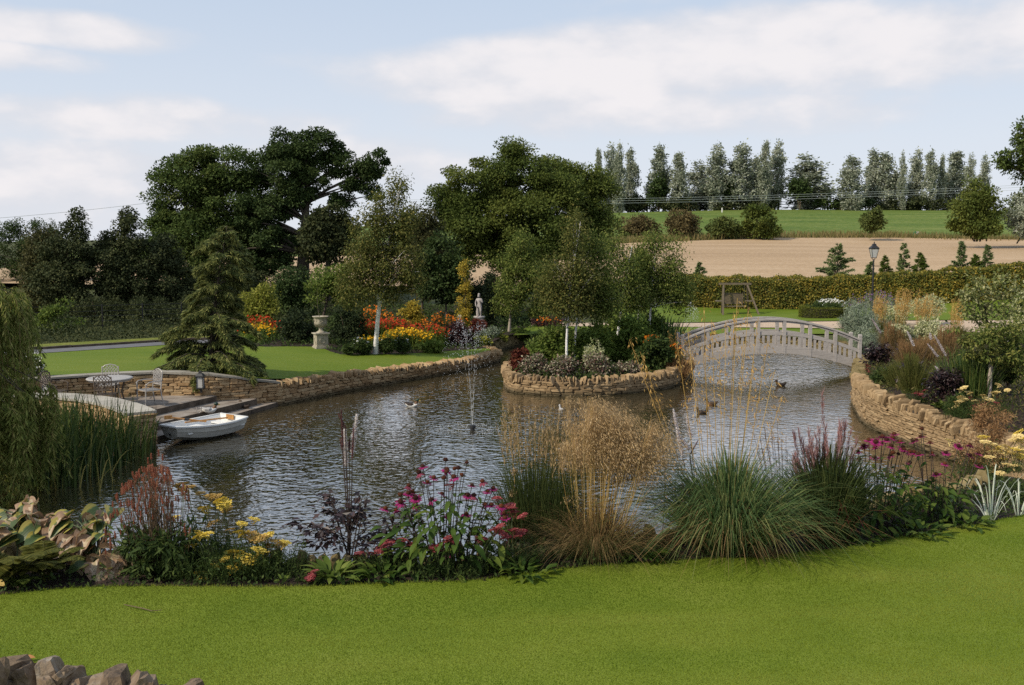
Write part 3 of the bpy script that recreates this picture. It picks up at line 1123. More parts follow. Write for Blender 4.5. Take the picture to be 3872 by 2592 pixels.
def front_wall():
    """top of the rough wall nearest the camera"""
    rg = np.random.default_rng(41)
    t = thing('front_wall', 'rough dark stones topping the wall nearest the camera', 'stone wall', (-2.6, 6.15, 1.3))
    me = []
    for i in range(10):
        bm = bmesh.new()
        bmesh.ops.create_cube(bm, size=1)
        bmesh.ops.subdivide_edges(bm, edges=bm.edges[:], cuts=2, use_grid_fill=True)
        sh = rg.normal(0, .22, 2)
        tp = rg.uniform(.55, .9)
        for v in bm.verts:
            q = v.co.z + .5
            v.co.x = v.co.x * (1 - q * (1 - tp)) + sh[0] * q
            v.co.y = v.co.y * (1 - q * (1 - tp) * .6) + sh[1] * q
            n_ = v.co.normalized()
            v.co -= n_ * max(0, v.co.length - .68) * .75
            v.co += Vector(rg.normal(0, .028, 3))
        m = bpy.data.meshes.new('stone')
        bm.to_mesh(m)
        bm.free()
        m.materials.append(STONE_DARK)
        me.append(m)
    # top outline of the wall in the photograph: (px, py)
    prof = [(-80, 2520), (0, 2518), (60, 2528), (110, 2545), (150, 2530), (200, 2512), (235, 2540), (290, 2568), (350, 2585), (400, 2578), (440, 2566), (490, 2550), (520, 2575), (545, 2600), (620, 2612), (700, 2620), (760, 2640)]
    px_ = np.array([p[0] for p in prof])
    py_ = np.array([p[1] for p in prof])
    x = -80.0
    while x < 740:
        w = rg.uniform(45, 95)
        if 540 < x < 660:
            w = 40
        yt = np.interp(x + w / 2, px_, py_)
        d = 6.0 + rg.uniform(-.05, .15)
        c = P(x + w / 2, yt, d=d)
        s = w / scale_at(d)
        hg = s * rg.uniform(1.0, 1.5)
        M = Matrix.Translation(c - wloc(t) - Vector((0, 0, hg * .42))) @ Euler((rg.normal(0, .2), rg.normal(.25, .35), rg.normal(.3, .4))).to_matrix().to_4x4() @ Matrix.Diagonal((s * 1.25, s * 2.6, hg * 1.35, 1))
        link('stone', me[int(rg.integers(10))], t, M)
        for k in range(2):
            c2 = c + Vector((rg.normal(0, .03), rg.uniform(-.18, -.02), -hg * .55 - k * .08))
            M = Matrix.Translation(c2 - wloc(t)) @ Euler((rg.normal(0, .2), rg.normal(.2, .3), rg.normal(.3, .5))).to_matrix().to_4x4() @ Matrix.Diagonal((s * 1.3, s * 1.8, hg, 1))
            link('stone', me[int(rg.integers(10))], t, M)
        x += w * .78
    mb = MB()
    mb.box((-2.6, 5.95, .72), (2.9, .34, 1.45))
    mb.build('core', CORE, t)


front_wall()
sheet('island_bed', p_island * .96 + np.array([3.0, 34.0]) * .04, SOIL, z=.42, grid=.5)

# ------------------------------------------------------------------ arched footbridge
WOOD = noisemat('silvered_oak', [(.25, .23, .215), (.32, .295, .275), (.385, .355, .33), (.34, .31, .285)], 2.2, detail=5, rough=.85, bump=.35, stretch=(2, 2, 9), objrand=.25, dist=.006)
BX0, BX1, BD = 6.06, 12.36, 34.6


def bridge():
    xc, hw = (BX0 + BX1) / 2, (BX1 - BX0) / 2
    t = thing('footbridge', 'arched weathered timber footbridge between the island and right bank', 'bridge', (xc, BD + .6, .2))
    par = lambda zm, ze: (lambda x: zm - (zm - ze) * ((x - xc) / hw) ** 2)
    z_hand, z_mid, z_bt, z_bb = par(2.03, 1.30), par(1.57, .93), par(1.05, .52), par(.80, .22)
    posts = [BX0, 6.95, 7.82, 8.74, 9.66, 10.58, 11.48, BX1]
    for y0 in (BD, BD + .95):
        def arc(name, zt, zb, w, dy=0.0, x0=BX0, x1=BX1, n=28):
            mb = MB()
            V = []
            xs = np.linspace(x0, x1, n)
            for x in xs:
                V += [(x, y0 + dy - w / 2, zb(x)), (x, y0 + dy - w / 2, zt(x)), (x, y0 + dy + w / 2, zt(x)), (x, y0 + dy + w / 2, zb(x))]
            F = [(4 * i + r, 4 * i + (r + 1) % 4, 4 * i + 4 + (r + 1) % 4, 4 * i + 4 + r) for i in range(n - 1) for r in range(4)]
            mb.add(V, F + [(3, 2, 1, 0), (4 * n - 4, 4 * n - 3, 4 * n - 2, 4 * n - 1)])
            return mb.build(name, WOOD, t)
        arc('handrail', lambda x: z_hand(x), lambda x: z_hand(x) - .06, .15)
        arc('handrail', lambda x: z_hand(x) - .063, lambda x: z_hand(x) - .13, .06)
        for a, b in zip(posts[:-1], posts[1:]):
            arc('middle_rail', z_mid, lambda x: z_mid(x) - .12, .055, 0, a + .055, b - .055, 5)
            arc('side_beam', z_bt, z_bb, .10, .0, a + .055, b - .055, 6)
            for k in range(4 if y0 == BD else 0):
                x = a + (b - a) * (k + 1) / 5
                mb = MB()
                zb, zt = z_bt(x) + .002, z_mid(x) - .121
                mb.box((x, y0, (zb + zt) / 2), (.09, .03, zt - zb))
                mb.build('baluster', WOOD, t)
        for i, x in enumerate(posts):
            top = z_hand(x) - .065 if 0 < i < 7 else 1.44
            mb = MB()
            mb.box((x, y0, (top + z_bb(x) - .01) / 2), (.11, .125, top - z_bb(x) + .01))
            if i in (0, 7):
                mb.box((x, y0, top + .012), (.11, .125, .024), taper=.8)
            mb.build('post', WOOD, t)
    xs = np.linspace(BX0 + .1, BX1 - .1, 44)
    for x in xs:
        mb = MB()
        sl = -2 * (1.05 - .52) * (x - xc) / hw ** 2
        mb.box((x, BD + .475, z_bt(x) - .10), (.128, .82, .035), (0, -math.atan(sl), 0))
        mb.build('deck_plank', WOOD, t)
    for x in (BX0 - .1, BX1 + .15):
        pass


bridge()
# ------------------------------------------------------------------ foliage and bark
BARK = noisemat('grey_brown_bark', [(.03, .024, .018), (.07, .056, .042), (.11, .09, .07)], 6, rough=.95, bump=.7, stretch=(3, 3, .6))
BIRCH = noisemat('white_birch_bark', [(.14, .12, .10), (.70, .68, .65), (.80, .78, .76), (.84, .83, .81)], 5, rough=.7, bump=.3, stretch=(1, 1, 5))
TWIG = plain('thin_twig', (.11, .075, .05), .8)
PALE_TWIG = plain('pale_twig', (.34, .29, .23), .8)
L_DARK = leafmat('sycamore_leaves', [(.026, .042, .011), (.036, .056, .014), (.050, .070, .017), (.078, .092, .024)], transl=.25, big=.5, bigscale=.4)
L_OAK = leafmat('dark_oak_leaves', [(.020, .034, .011), (.030, .047, .014), (.043, .060, .017)], transl=.22, big=.4, bigscale=.4)
L_DOME = leafmat('dome_tree_leaves', [(.034, .050, .011), (.048, .066, .014), (.068, .084, .018), (.10, .11, .024)], transl=.28, big=.5, bigscale=.35)
L_ALDER = leafmat('dark_alder_leaves', [(.016, .021, .009), (.028, .036, .014), (.055, .058, .022)], transl=.22, big=.3)
L_OLIVE = leafmat('olive_leaves', [(.022, .024, .009), (.045, .046, .016), (.085, .078, .03)], transl=.3, big=.3)
L_BIRCH = leafmat('birch_leaves', [(.036, .044, .012), (.055, .066, .016), (.085, .092, .024), (.16, .14, .04)], transl=.4)
L_BIRCH2 = leafmat('green_birch_leaves', [(.036, .056, .012), (.068, .095, .02), (.11, .135, .03), (.16, .165, .045)], transl=.4)
L_SILVER = leafmat('silver_poplar_leaves', [(.075, .095, .062), (.135, .155, .105), (.21, .225, .17), (.30, .31, .25)], transl=.25, big=.25, bigscale=.3)
L_BUSH = leafmat('bush_leaves', [(.030, .042, .013), (.058, .074, .02), (.095, .105, .03)], transl=.25, big=.3)
L_BROWNBUSH = leafmat('russet_bush_leaves', [(.038, .032, .014), (.07, .055, .024), (.10, .08, .035)], transl=.25)
L_BRIGHT = leafmat('bright_leaves', [(.06, .095, .018), (.11, .155, .03), (.17, .205, .05)], transl=.4)
L_LIME = leafmat('lime_leaves', [(.12, .14, .02), (.20, .215, .035), (.28, .27, .06)], transl=.4)
L_GOLD = leafmat('golden_leaves', [(.22, .17, .02), (.36, .27, .035), (.46, .34, .06), (.10, .12, .02)], transl=.4)
L_HEDGE = leafmat('beech_hedge_leaves', [(.030, .040, .011), (.052, .066, .016), (.095, .098, .022), (.17, .135, .028), (.27, .19, .03)], transl=.3, big=.25, bigscale=.8)
L_YEW = leafmat('clipped_yew_leaves', [(.012, .020, .009), (.022, .034, .013), (.038, .05, .018)], transl=.15)
L_CEDAR = leafmat('cedar_needles', [(.026, .040, .015), (.055, .074, .024), (.12, .135, .04), (.20, .20, .07)], transl=.25)
L_FIR = leafmat('young_fir_needles', [(.030, .048, .02), (.06, .082, .03), (.11, .13, .05)], transl=.25)
L_WILLOW = leafmat('willow_leaves', [(.045, .060, .014), (.085, .105, .022), (.14, .155, .04), (.20, .185, .06)], transl=.4)


def curve3(a, c, b, n=6):
    a, c, b = Vector(a), Vector(c), Vector(b)
    return [a * (1 - t) ** 2 + c * 2 * t * (1 - t) + b * t * t for t in (i / (n - 1) for i in range(n))]


def clumps_in(blobs, n, rng, inner=.45):
    """centres of leaf clumps spread through a union of ellipsoids (centre, radii)"""
    w = np.array([(r[0] * r[2]) ** .9 for _, r in blobs])
    pick = rng.choice(len(blobs), n, p=w / w.sum())
    u = rng.normal(size=(n, 3))
    u /= np.linalg.norm(u, axis=1, keepdims=True)
    rad = inner + (1 - inner) * rng.uniform(0, 1, n) ** .6
    C = np.array([blobs[k][0] for k in pick]) + u * rad[:, None] * np.array([blobs[k][1] for k in pick])
    return C, u


def clump_leaves(mb, C, U, rc, per, leaf, rng, droop=.0, flat=.75, mi=0, wl=.62, updir=.6):
    n = len(C)
    rcs = rc * rng.uniform(.6, 1.35, n)
    k = np.repeat(np.arange(n), per)
    v = rng.normal(size=(len(k), 3))
    v /= np.linalg.norm(v, axis=1, keepdims=True)
    rr = rng.uniform(0, 1, len(k)) ** .45
    pos = C[k] + v * (rr * rcs[k])[:, None] * np.array([1, 1, flat])
    D = v * .8 + rng.normal(size=v.shape) * .5
    D[:, 2] -= droop
    nr = v * .6 + np.array([0, 0, updir]) + rng.normal(size=v.shape) * .45 + U[k] * .3
    Ln = leaf * rng.uniform(.65, 1.3, len(k))
    mb.leaves(pos, D, Ln, Ln * wl, nr, mi=mi, fold=.12)


def px_blob(px, py, rx, ry, d, depth=None):
    s = scale_at(d)
    return (np.array(P(px, py, d=d)), np.array([rx / s, (depth if depth is not None else (rx + ry) / 2 / s), ry / s]))


def tree(name, label, base, blobs, leafm, barkm=BARK, n=20000, leaf=.22, nsub=120, rc=.8, trunk=.25, lean=None, limbs=16, group=None, seed=1, droop=.1, top=None, inner=.45, limbr=.35, cat='tree', flat=.75, wl=.62, twig=None):
    rng = np.random.default_rng(seed)
    t = thing(name, label, cat, base, group=group)
    C, U = clumps_in(blobs, nsub, rng, inner)
    mb = MB()
    clump_leaves(mb, C, U, rc, max(1, n // nsub), leaf, rng, droop, flat, wl=wl)
    mb.build('crown', leafm, t)
    tb = MB()
    b = Vector(base)
    if top is None:
        top = Vector(np.mean([bl[0] for bl in blobs], axis=0))
    mid = lean if lean is not None else (b * .5 + top * .5 + Vector((rng.normal(0, .1), 0, 0)))
    pts = curve3(b - Vector((0, 0, .1)), mid, top, 9)
    rad = [trunk * (1.25 if i == 0 else 1) * (1 - .78 * i / 8) for i in range(9)]
    tb.tube(pts, rad, 8)
    order = rng.permutation(nsub)[:limbs]
    for q in order:
        e = Vector(C[q])
        j = int(np.clip(3 + (e.z - pts[3].z) / max(.1, pts[8].z - pts[3].z) * 4, 2, 7))
        s = pts[j]
        c = (s + e) / 2 + Vector((0, 0, .12 * (e - s).length))
        r0 = rad[j] * limbr * 1.6
        tb.tube(curve3(s, c, e, 6), [r0 * (1 - .85 * i / 5) for i in range(6)], 5, cap=False)
    tb.build('trunk', barkm, t, smooth=True)
    return t


def shrub(name, label, box, leafm, n=2500, leaf=.1, d=None, z=None, seed=1, cat='shrub', nsub=40, rc=None, nb=4, stem=TWIG, group=None, flowers=None, depth=None, inner=.35, droop=0.1, wl=.55, shape='mound', stems=8, rise=0.0):
    """bush filling a box (px0, py0, px1, py1) of the photograph, standing at its foot"""
    rng = np.random.default_rng(seed)
    x0, y0, x1, y1 = box
    xm = (x0 + x1) / 2
    if d is None:
        b = P(xm, y1, z=z) if z is not None else G(xm, y1)
    else:
        b = P(xm, y1, d=d)
    d = b.y
    s = scale_at(d)
    w, hg = (x1 - x0) / s, (y1 - y0) / s
    dp = depth if depth is not None else w * .8
    b = b + Vector((0, dp * .35, 0))
    t = thing(name, label, cat, b, group=group)
    blobs = []
    for i in range(nb):
        if shape == 'mound':
            f = rng.uniform(.5, .75)
            cx = rng.uniform(-1, 1) * w * .5 * (1 - f)
            cz = hg * (f * .5 + rng.uniform(0, 1) * (1 - f) * (1 - abs(cx) / (w * .6)))
            blobs.append((np.array(b) + [cx, rng.uniform(-.25, .25) * dp, cz], np.array([w * .5 * f, dp * .5 * f, hg * .5 * f])))
        elif shape == 'column':
            q = (i + .5) / nb
            blobs.append((np.array(b) + [rng.normal(0, .04) * w, 0, hg * (.05 + .92 * q)], np.array([w * .5 * (1 - .55 * q), dp * .5 * (1 - .55 * q), hg * .75 / nb])))
        else:  # 'cone'
            q = (i + .5) / nb
            blobs.append((np.array(b) + [0, 0, hg * q], np.array([w * .55 * (1 - q) + .03, dp * .5 * (1 - q) + .03, hg * .7 / nb])))
    C, U = clumps_in(blobs, nsub, rng, inner)
    lo = b.z + .02
    C[:, 2] = np.maximum(C[:, 2], lo)
    rc = rc if rc is not None else min(w, hg) * .16
    mb = MB()
    clump_leaves(mb, C, U, rc, max(1, n // nsub), leaf, rng, droop, wl=wl)
    fo = mb.build('foliage', leafm, t)
    sb = MB()
    for q in rng.permutation(nsub)[:stems]:
        e = Vector(C[q])
        f = Vector((b.x + rng.normal(0, .06) * w, b.y + rng.normal(0, .06) * w, b.z - .05))
        sb.tube(curve3(f, (f * .6 + Vector((e.x * .4, e.y * .4, e.z)) * 0 + e * .4) + Vector((0, 0, hg * .1)), e, 5), [max(.006, w * .012) * (1 - .15 * i) for i in range(5)], 5, cap=False)
    sb.build('stems', stem, t)
    if flowers:
        fm, fn, fs = flowers[:3]
        fb = MB()
        cand, cu = clumps_in(blobs, fn * 4, rng, .92)
        # out in the open: on the upper and camera-facing side
        keep = (cu[:, 2] > -.1) & (cu[:, 1] < .5)
        cand = cand[keep][:fn]
        flower_discs(fb, np.zeros((1, 3)), fs, rng, 6)
        fmesh = fb.mesh('flower', fm)
        for c_ in cand + np.array([0, -.02, rc * .6]):
            link('flower', fmesh, t, Matrix.Translation(Vector(c_) - wloc(t)) @ Euler((rng.normal(0, .4), rng.normal(0, .4), rng.uniform(0, 6))).to_matrix().to_4x4() @ Matrix.Scale(rng.uniform(.75, 1.2), 4))
    return t


def flower_discs(mb, C, size, rng, petals=5, mi=0, tilt=.6):
    """small open flowers: petals as separate leaf faces round each centre"""
    n = len(C)
    if n == 0:
        return
    ax = rng.normal(size=(n, 3)) * tilt + np.array([0, -.5, 1.0])
    ax /= np.linalg.norm(ax, axis=1, keepdims=True)
    a = np.cross(ax, np.array([.3, .9, .1]))
    a /= np.linalg.norm(a, axis=1, keepdims=True)
    b = np.cross(ax, a)
    for k in range(petals):
        w = 2 * math.pi * k / petals
        D = a * math.cos(w) + b * math.sin(w) + ax * .15
        mb.leaves(C, D, size * .5, size * .42, ax + rng.normal(0, .15, (n, 3)), mi=mi)


# ------------------------------------------------------------------ hilltop row of pale trees
def ridge_rows():
    protos = []
    for v in range(5):
        rng = np.random.default_rng(900 + v)
        blobs = []
        for q in np.linspace(.06, .96, 10):
            w = .66 * (math.sin(min(1, q * 1.5 + .25) * math.pi * .5)) * (1 - q) ** .5 * (1.15 if v % 2 else 1.0)
            blobs.append((np.array([rng.normal(0, .05), rng.normal(0, .05), q]), np.array([max(.06, w), max(.06, w), .085])))
        C, U = clumps_in(blobs, 190, rng, .3)
        mb = MB()
        # unit tree: height 1, width about 1, leaves scaled back for the real size of 10 m x 3 m
        per = 34
        k = np.repeat(np.arange(len(C)), per)
        off = rng.normal(size=(len(k), 3)) * np.array([.075, .075, .03])
        D = rng.normal(size=(len(k), 3)) + np.array([0, 0, .6])
        L = rng.uniform(.6, 1.3, len(k)) * .034
        c = C[k] + off
        D /= np.linalg.norm(D, axis=1, keepdims=True)
        S = rng.normal(size=D.shape)
        S = np.cross(D, S)
        S /= np.linalg.norm(S, axis=1, keepdims=True)
        sc = np.array([3.2, 3.2, 1.0])
        V = np.stack([c, c + (D * L[:, None] * .5 + S * L[:, None] * .28) * sc, c + D * L[:, None] * sc, c + (D * L[:, None] * .5 - S * L[:, None] * .28) * sc], 1)
        mb.add(V.reshape(-1, 3), np.arange(4 * len(k)).reshape(-1, 4))
        crown = mb.mesh('crown', L_SILVER)
        tb = MB()
        tb.tube([(0, 0, -.05), (.01, 0, .4), (0, 0, .97)], [.035, .025, .006], 6)
        for q in range(9):
            e = C[rng.integers(len(C))]
            tb.tube([(0, 0, max(.1, e[2] - .12)), tuple(e)], [.012, .003], 4, cap=False)
        trunk = tb.mesh('trunk', BARK)
        protos.append((crown, trunk))
    row = [(2264, 579, 34), (2310, 564, 56), (2340, 568, 46), (2385, 575, 48), (2493, 575, 76), (2568, 593, 62), (2650, 625, 84), (2710, 568, 78), (2800, 557, 80), (2858, 612, 70), (2889, 551, 46), (2932, 553, 62), (3056, 607, 138),
           (3221, 603, 74), (3303, 589, 64), (3353, 593, 76), (3413, 591, 28), (3463, 589, 58), (3517, 582, 46), (3560, 607, 30), (3610, 589, 80), (3670, 600, 36), (3722, 607, 42)]
    look = {2264: 'narrow grey-green poplar standing closest to the big dome tree', 2310: 'tall pale poplar, second in the hilltop row from the dome tree', 2340: 'pale poplar in the middle of the first hilltop clump beside the dome tree',
            2385: 'pale poplar at the open end of the first hilltop clump beside the dome tree', 2493: 'broad-based silvery poplar standing alone after the first gap in the hilltop row', 2568: 'shorter silvery poplar right beside the broad one after the first gap',
            2650: 'low wide silvery poplar leaning against a tall one behind the russet bush', 2710: 'tall full silvery poplar rising above the brown bush on the meadow', 2800: 'tall poplar with dark foot above the middle meadow bushes',
            2858: 'low rounded silvery poplar between two tall ones above the meadow tree', 2889: 'slim pointed poplar with the highest tip in the hilltop row', 2932: 'slim tall poplar close behind the highest tip of the hilltop row',
            3056: 'wide short silvery tree filling the middle of the hilltop row', 3221: 'loose open poplar just past the bare gap with the hilltop fence', 3303: 'darker pointed poplar between two loose ones past the fence gap',
            3353: 'full poplar reaching down to the meadow above the lone round bush', 3413: 'thinnest poplar of the hilltop row with sky on both sides', 3463: 'mid-sized poplar beside the thinnest one on the ridge', 3517: 'upright even poplar, tallest of the far half of the hilltop row',
            3560: 'very narrow short poplar in front of the ridge fence', 3610: 'broad full poplar at the end of the ridge fence', 3670: 'small poplar peeping above the big round bush', 3722: 'last and shortest poplar of the row, half behind the big round bush'}
    for i, (px, py, w) in enumerate(row):
        d = 178 + 3 * math.sin(i * 2.3)
        s = scale_at(d)
        p = P(px, 700, d=d)
        zb = h(p.x, d)
        zt = P(px, py - 6, d=d).z
        t = thing('poplar', look[px], 'tree', (p.x, d, zb), i * 1.7, 'pale poplars along the hilltop')
        t.scale = (w / s * 1.25, w / s * 1.25, zt - zb)
        cr, tr = protos[i % 5]
        link('crown', cr, t)
        link('trunk', tr, t)


ridge_rows()
# dark scrub along the foot of the hilltop row
for i, (bx, lab, m, n) in enumerate([((2290, 738, 2480, 802), 'low dark scrub under the first clump of hilltop poplars', L_ALDER, 2600), ((2455, 655, 2530, 790), 'dark leaning tree beside the broad silvery poplar', L_OAK, 1800), ((2480, 745, 2700, 805), 'dark scrub along the ridge above the russet bush', L_ALDER, 2600),
                                      ((2735, 640, 2800, 800), 'dark green tree squeezed among the tall poplars', L_OAK, 2200), ((2700, 745, 2960, 805), 'dark undergrowth below the highest poplars', L_ALDER, 2600), ((2985, 645, 3075, 790), 'dark green bush behind the wide short silvery tree', L_OAK, 2200),
                                      ((3080, 735, 3330, 798), 'dark hedge scrub on the bank under the fence gap', L_OAK, 3000), ((3300, 752, 3640, 806), 'scrub bank in front of the ridge fence', L_ALDER, 3000)]):
    shrub('scrub', lab, bx, m, n, .5, d=176 - (i % 3), seed=950 + i, nsub=50, depth=3, rc=.9, stems=4)

# ------------------------------------------------------------------ meadow bushes
for i, (bx, lab, nm, ct, m, n) in enumerate([
        ((2312, 808, 2520, 912), 'wide olive willow bush on the field edge nearest the dome tree', 'bush', 'bush', L_BROWNBUSH, 5000),
        ((2506, 774, 2676, 916), 'large round russet-brown bush at the top edge of the wheat', 'bush', 'bush', L_BROWNBUSH, 6000),
        ((2668, 812, 2838, 914), 'low dark green thicket between russet bush and small oak', 'bush', 'bush', L_BUSH, 5000),
        ((2320, 870, 2420, 935), 'dark low bush at the wheat edge behind the island birches', 'bush', 'bush', L_BUSH, 2500),
        ((3248, 774, 3350, 882), 'lone round bush standing in the green meadow', 'bush', 'bush', L_BUSH, 4500),
        ((3610, 652, 3830, 912), 'big round dark green tree at the field corner', 'round_tree', 'tree', L_DOME, 12000),
        ((3800, 720, 4040, 920), 'cream-flowered bush at the far end of the field beside the big round tree', 'bush', 'bush', L_SILVER, 6000)]):
    shrub(nm, lab, bx, m, n, .32, d=(126 if i < 5 else 112), seed=980 + i, cat=ct, nsub=70, rc=None, nb=6, stem=BARK)
tree('small_oak', 'small oak with a visible trunk at the top edge of the wheat', P(2872, 912, d=127), [px_blob(2868, 830, 58, 50, 127), px_blob(2840, 870, 40, 30, 127), px_blob(2905, 868, 42, 30, 127), px_blob(2862, 795, 34, 28, 127)], L_DOME, n=6000, leaf=.32, nsub=60, rc=.7, trunk=.3, seed=990, limbs=10)
tree('tall_oak', 'tall oak cut off by the picture edge above the round tree', P(3900, 920, d=116), [px_blob(3860, 590, 80, 60, 116), px_blob(3880, 510, 50, 50, 116), px_blob(3930, 560, 80, 90, 116), px_blob(3930, 720, 90, 100, 116)], L_DARK, n=12000, leaf=.36, nsub=80, rc=1.1, trunk=.5, seed=991)

# rough tall grass along the top of the wheat
def rough_strip():
    rng = np.random.default_rng(77)
    n = 9000
    x = rng.uniform(-20, 75, n)
    yb = np.interp(x, [-25, 0, 15, 35, 52, 73], [112.5, 118, 123.5, 131.2, 133.2, 129]) + rng.normal(0, .8, n)
    z = hh(x, yb)
    B = np.c_[x, yb, z]
    H = rng.uniform(.3, 1.3, n)
    T = B + np.c_[rng.normal(0, .25, n), rng.normal(0, .2, n), H]
    mb = MB()
    mb.ribbons(B, B * .5 + T * .5 + [0, 0, .1], T, .14, 2, rng=rng, side=np.tile([1.0, 0, 0], (n, 1)))
    tag(mb.build('rough_grass', leafmat('bleached_grass', [(.10, .11, .035), (.19, .16, .06), (.28, .22, .10)], .3)), 'strip of long bleached grass between wheat and meadow', 'grass', kind='stuff')


rough_strip()

# ------------------------------------------------------------------ big trees
D1, D2 = 62, 64
tree('sycamore', 'broad dark sycamore with lighter leaves on its sunny upper side', P(800, 1130, d=D1),
     [px_blob(*b, D1) for b in [(745, 680, 125, 110), (680, 800, 110, 120), (860, 640, 130, 95), (900, 760, 140, 120), (640, 890, 75, 80), (780, 890, 160, 110), (720, 1000, 140, 90), (880, 980, 140, 100), (600, 960, 60, 60)]],
     L_DARK, n=105000, leaf=.165, nsub=240, rc=.95, flat=.5, trunk=.45, limbs=26, seed=101)
tree('oak', 'tallest dark oak with bare twisting limbs showing through its crown', P(1140, 1140, d=D1 - 1),
     [px_blob(*b, D1 - 1) for b in [(1085, 555, 80, 70), (1200, 560, 80, 62), (1060, 660, 120, 80), (1200, 650, 90, 60), (1290, 620, 48, 45), (1130, 740, 70, 45), (1400, 640, 60, 34), (1440, 600, 34, 26), (1390, 720, 40, 30), (1325, 690, 40, 30), (1000, 790, 120, 90), (1000, 930, 130, 110), (1290, 760, 50, 20)]],
     L_OAK, n=74000, leaf=.16, nsub=260, rc=.54, flat=.6, trunk=.5, limbs=60, limbr=.28, seed=102, top=P(1165, 640, d=D1 - 1), lean=P(1150, 900, d=D1 - 1))
tree('ivy_clad_tree', 'dark rounded tree tucked under the right limbs of the tallest oak', P(1230, 1140, d=D1 - 3),
     [px_blob(*b, D1 - 3) for b in [(1235, 850, 80, 62), (1190, 920, 70, 70), (1300, 890, 60, 70), (1250, 960, 70, 40)]], L_ALDER, n=13000, leaf=.2, nsub=90, rc=.6, trunk=.3, seed=103)
tree('dome_tree', 'huge dome-shaped green tree in the middle of the skyline', P(1930, 1130, d=D2),
     [px_blob(*b, D2) for b in [(1890, 625, 90, 62), (1935, 565, 36, 30), (1960, 545, 26, 12), (1790, 710, 120, 85), (1980, 680, 130, 90), (2120, 700, 90, 75), (1860, 850, 170, 120), (1720, 800, 80, 90), (2000, 840, 180, 130), (1990, 960, 170, 80), (1760, 930, 80, 80), (1680, 760, 45, 60)]],
     L_DOME, n=125000, leaf=.16, nsub=250, rc=1.0, flat=.5, trunk=.5, limbs=24, seed=104, inner=.6)
tree('dome_tree', 'rounded yellow-green tree fused to the shoulder of the huge dome tree', P(2180, 1080, d=D2 + 2),
     [px_blob(*b, D2 + 2) for b in [(2160, 690, 90, 62), (2230, 740, 75, 90), (2130, 780, 110, 90), (2240, 830, 70, 70), (2080, 660, 60, 50), (2200, 930, 90, 80)]],
     L_DOME, n=58000, leaf=.16, nsub=130, rc=.95, flat=.5, trunk=.4, limbs=16, seed=105, inner=.6)
# wood on the left
for i, (nm, lab, bs, bb, d, n, m) in enumerate([
        ('alder', 'dark bushy alder nearest the willow, dropping low over the fence', (290, 1285), [(300, 855, 16, 55), (250, 870, 14, 40), (270, 960, 100, 90), (230, 1050, 100, 110), (330, 1060, 110, 120), (280, 1180, 120, 80)], 49, 15000, L_ALDER),
        ('alder', 'dark alder whose thin spire stands above the wood beside the sycamore', (470, 1280), [(480, 845, 20, 65), (410, 870, 14, 50), (470, 930, 70, 70), (430, 1020, 100, 110), (510, 1050, 90, 120), (460, 1180, 120, 80)], 50, 18000, L_ALDER),
        ('alder', 'dark alder in the shade below the sycamore', (640, 1270), [(600, 980, 80, 90), (640, 1080, 100, 110), (580, 1170, 100, 80), (700, 1180, 90, 80)], 51, 15000, L_ALDER),
        ('alder', 'olive tinted alder at the open corner of the wood behind the willow', (170, 1290), [(170, 950, 60, 80), (160, 1040, 70, 110), (150, 1160, 90, 90)], 50, 9000, L_OLIVE),
        ('far_tree', 'flat-topped far tree on the skyline above the willow', (90, 1150), [(110, 885, 110, 60), (20, 920, 90, 70), (200, 920, 60, 60), (100, 980, 170, 70), (20, 1040, 130, 70)], 74, 14000, L_OAK),
        ('alder', 'dark thicket tree filling the gap between cedar and sycamore trunk', (900, 1260), [(880, 1090, 100, 80), (960, 1100, 90, 80), (880, 1190, 110, 60), (820, 1150, 80, 80)], 54, 12000, L_ALDER),
        ('holly', 'dark holly behind the tall stone urn', (1110, 1240), [(1110, 1080, 70, 60), (1060, 1150, 70, 60), (1130, 1180, 60, 60)], 50, 8000, L_OAK)]):
    tree(nm, lab, G(*bs) if False else P(bs[0], bs[1], d=d), [px_blob(*b, d) for b in bb], m, n=int(n * 1.8), leaf=.13, nsub=130, rc=.5, trunk=.16, seed=120 + i, limbs=20, droop=.3)
shrub('laurel', 'bright green laurel bush beside the willow at the road edge', (120, 1120, 285, 1300), L_BRIGHT, 3500, .14, d=42, seed=140, nb=5)
for i, bx in enumerate([(150, 1250, 300, 1300), (300, 1240, 480, 1298), (470, 1235, 620, 1294), (600, 1225, 720, 1288)]):
    shrub('bramble', ['low dark bramble along the fence nearest the willow', 'low dark bramble along the middle of the roadside fence', 'low bramble with pale tips under the spired alder', 'low dark bramble where the fence meets the cedar'][i], bx, L_ALDER, 2600, .09, d=44, seed=150 + i, depth=1.0)

for i, (bx, lab) in enumerate([((100, 1120, 300, 1306), 'dark thicket behind the fence right beside the willow'), ((260, 1090, 460, 1302), 'dark thicket behind the fence below the spired alder'), ((430, 1100, 620, 1296), 'dark thicket behind the fence before the cedar'), ((590, 1090, 800, 1290), 'dark thicket behind the fence and the left side of the cedar'), ((780, 1100, 960, 1300), 'dark thicket just right of the cedar stem')]):
    shrub('thicket', lab, bx, L_ALDER, 15000, .095, d=46.5, seed=155 + i, depth=2.5, nb=8, nsub=110, rc=.36)

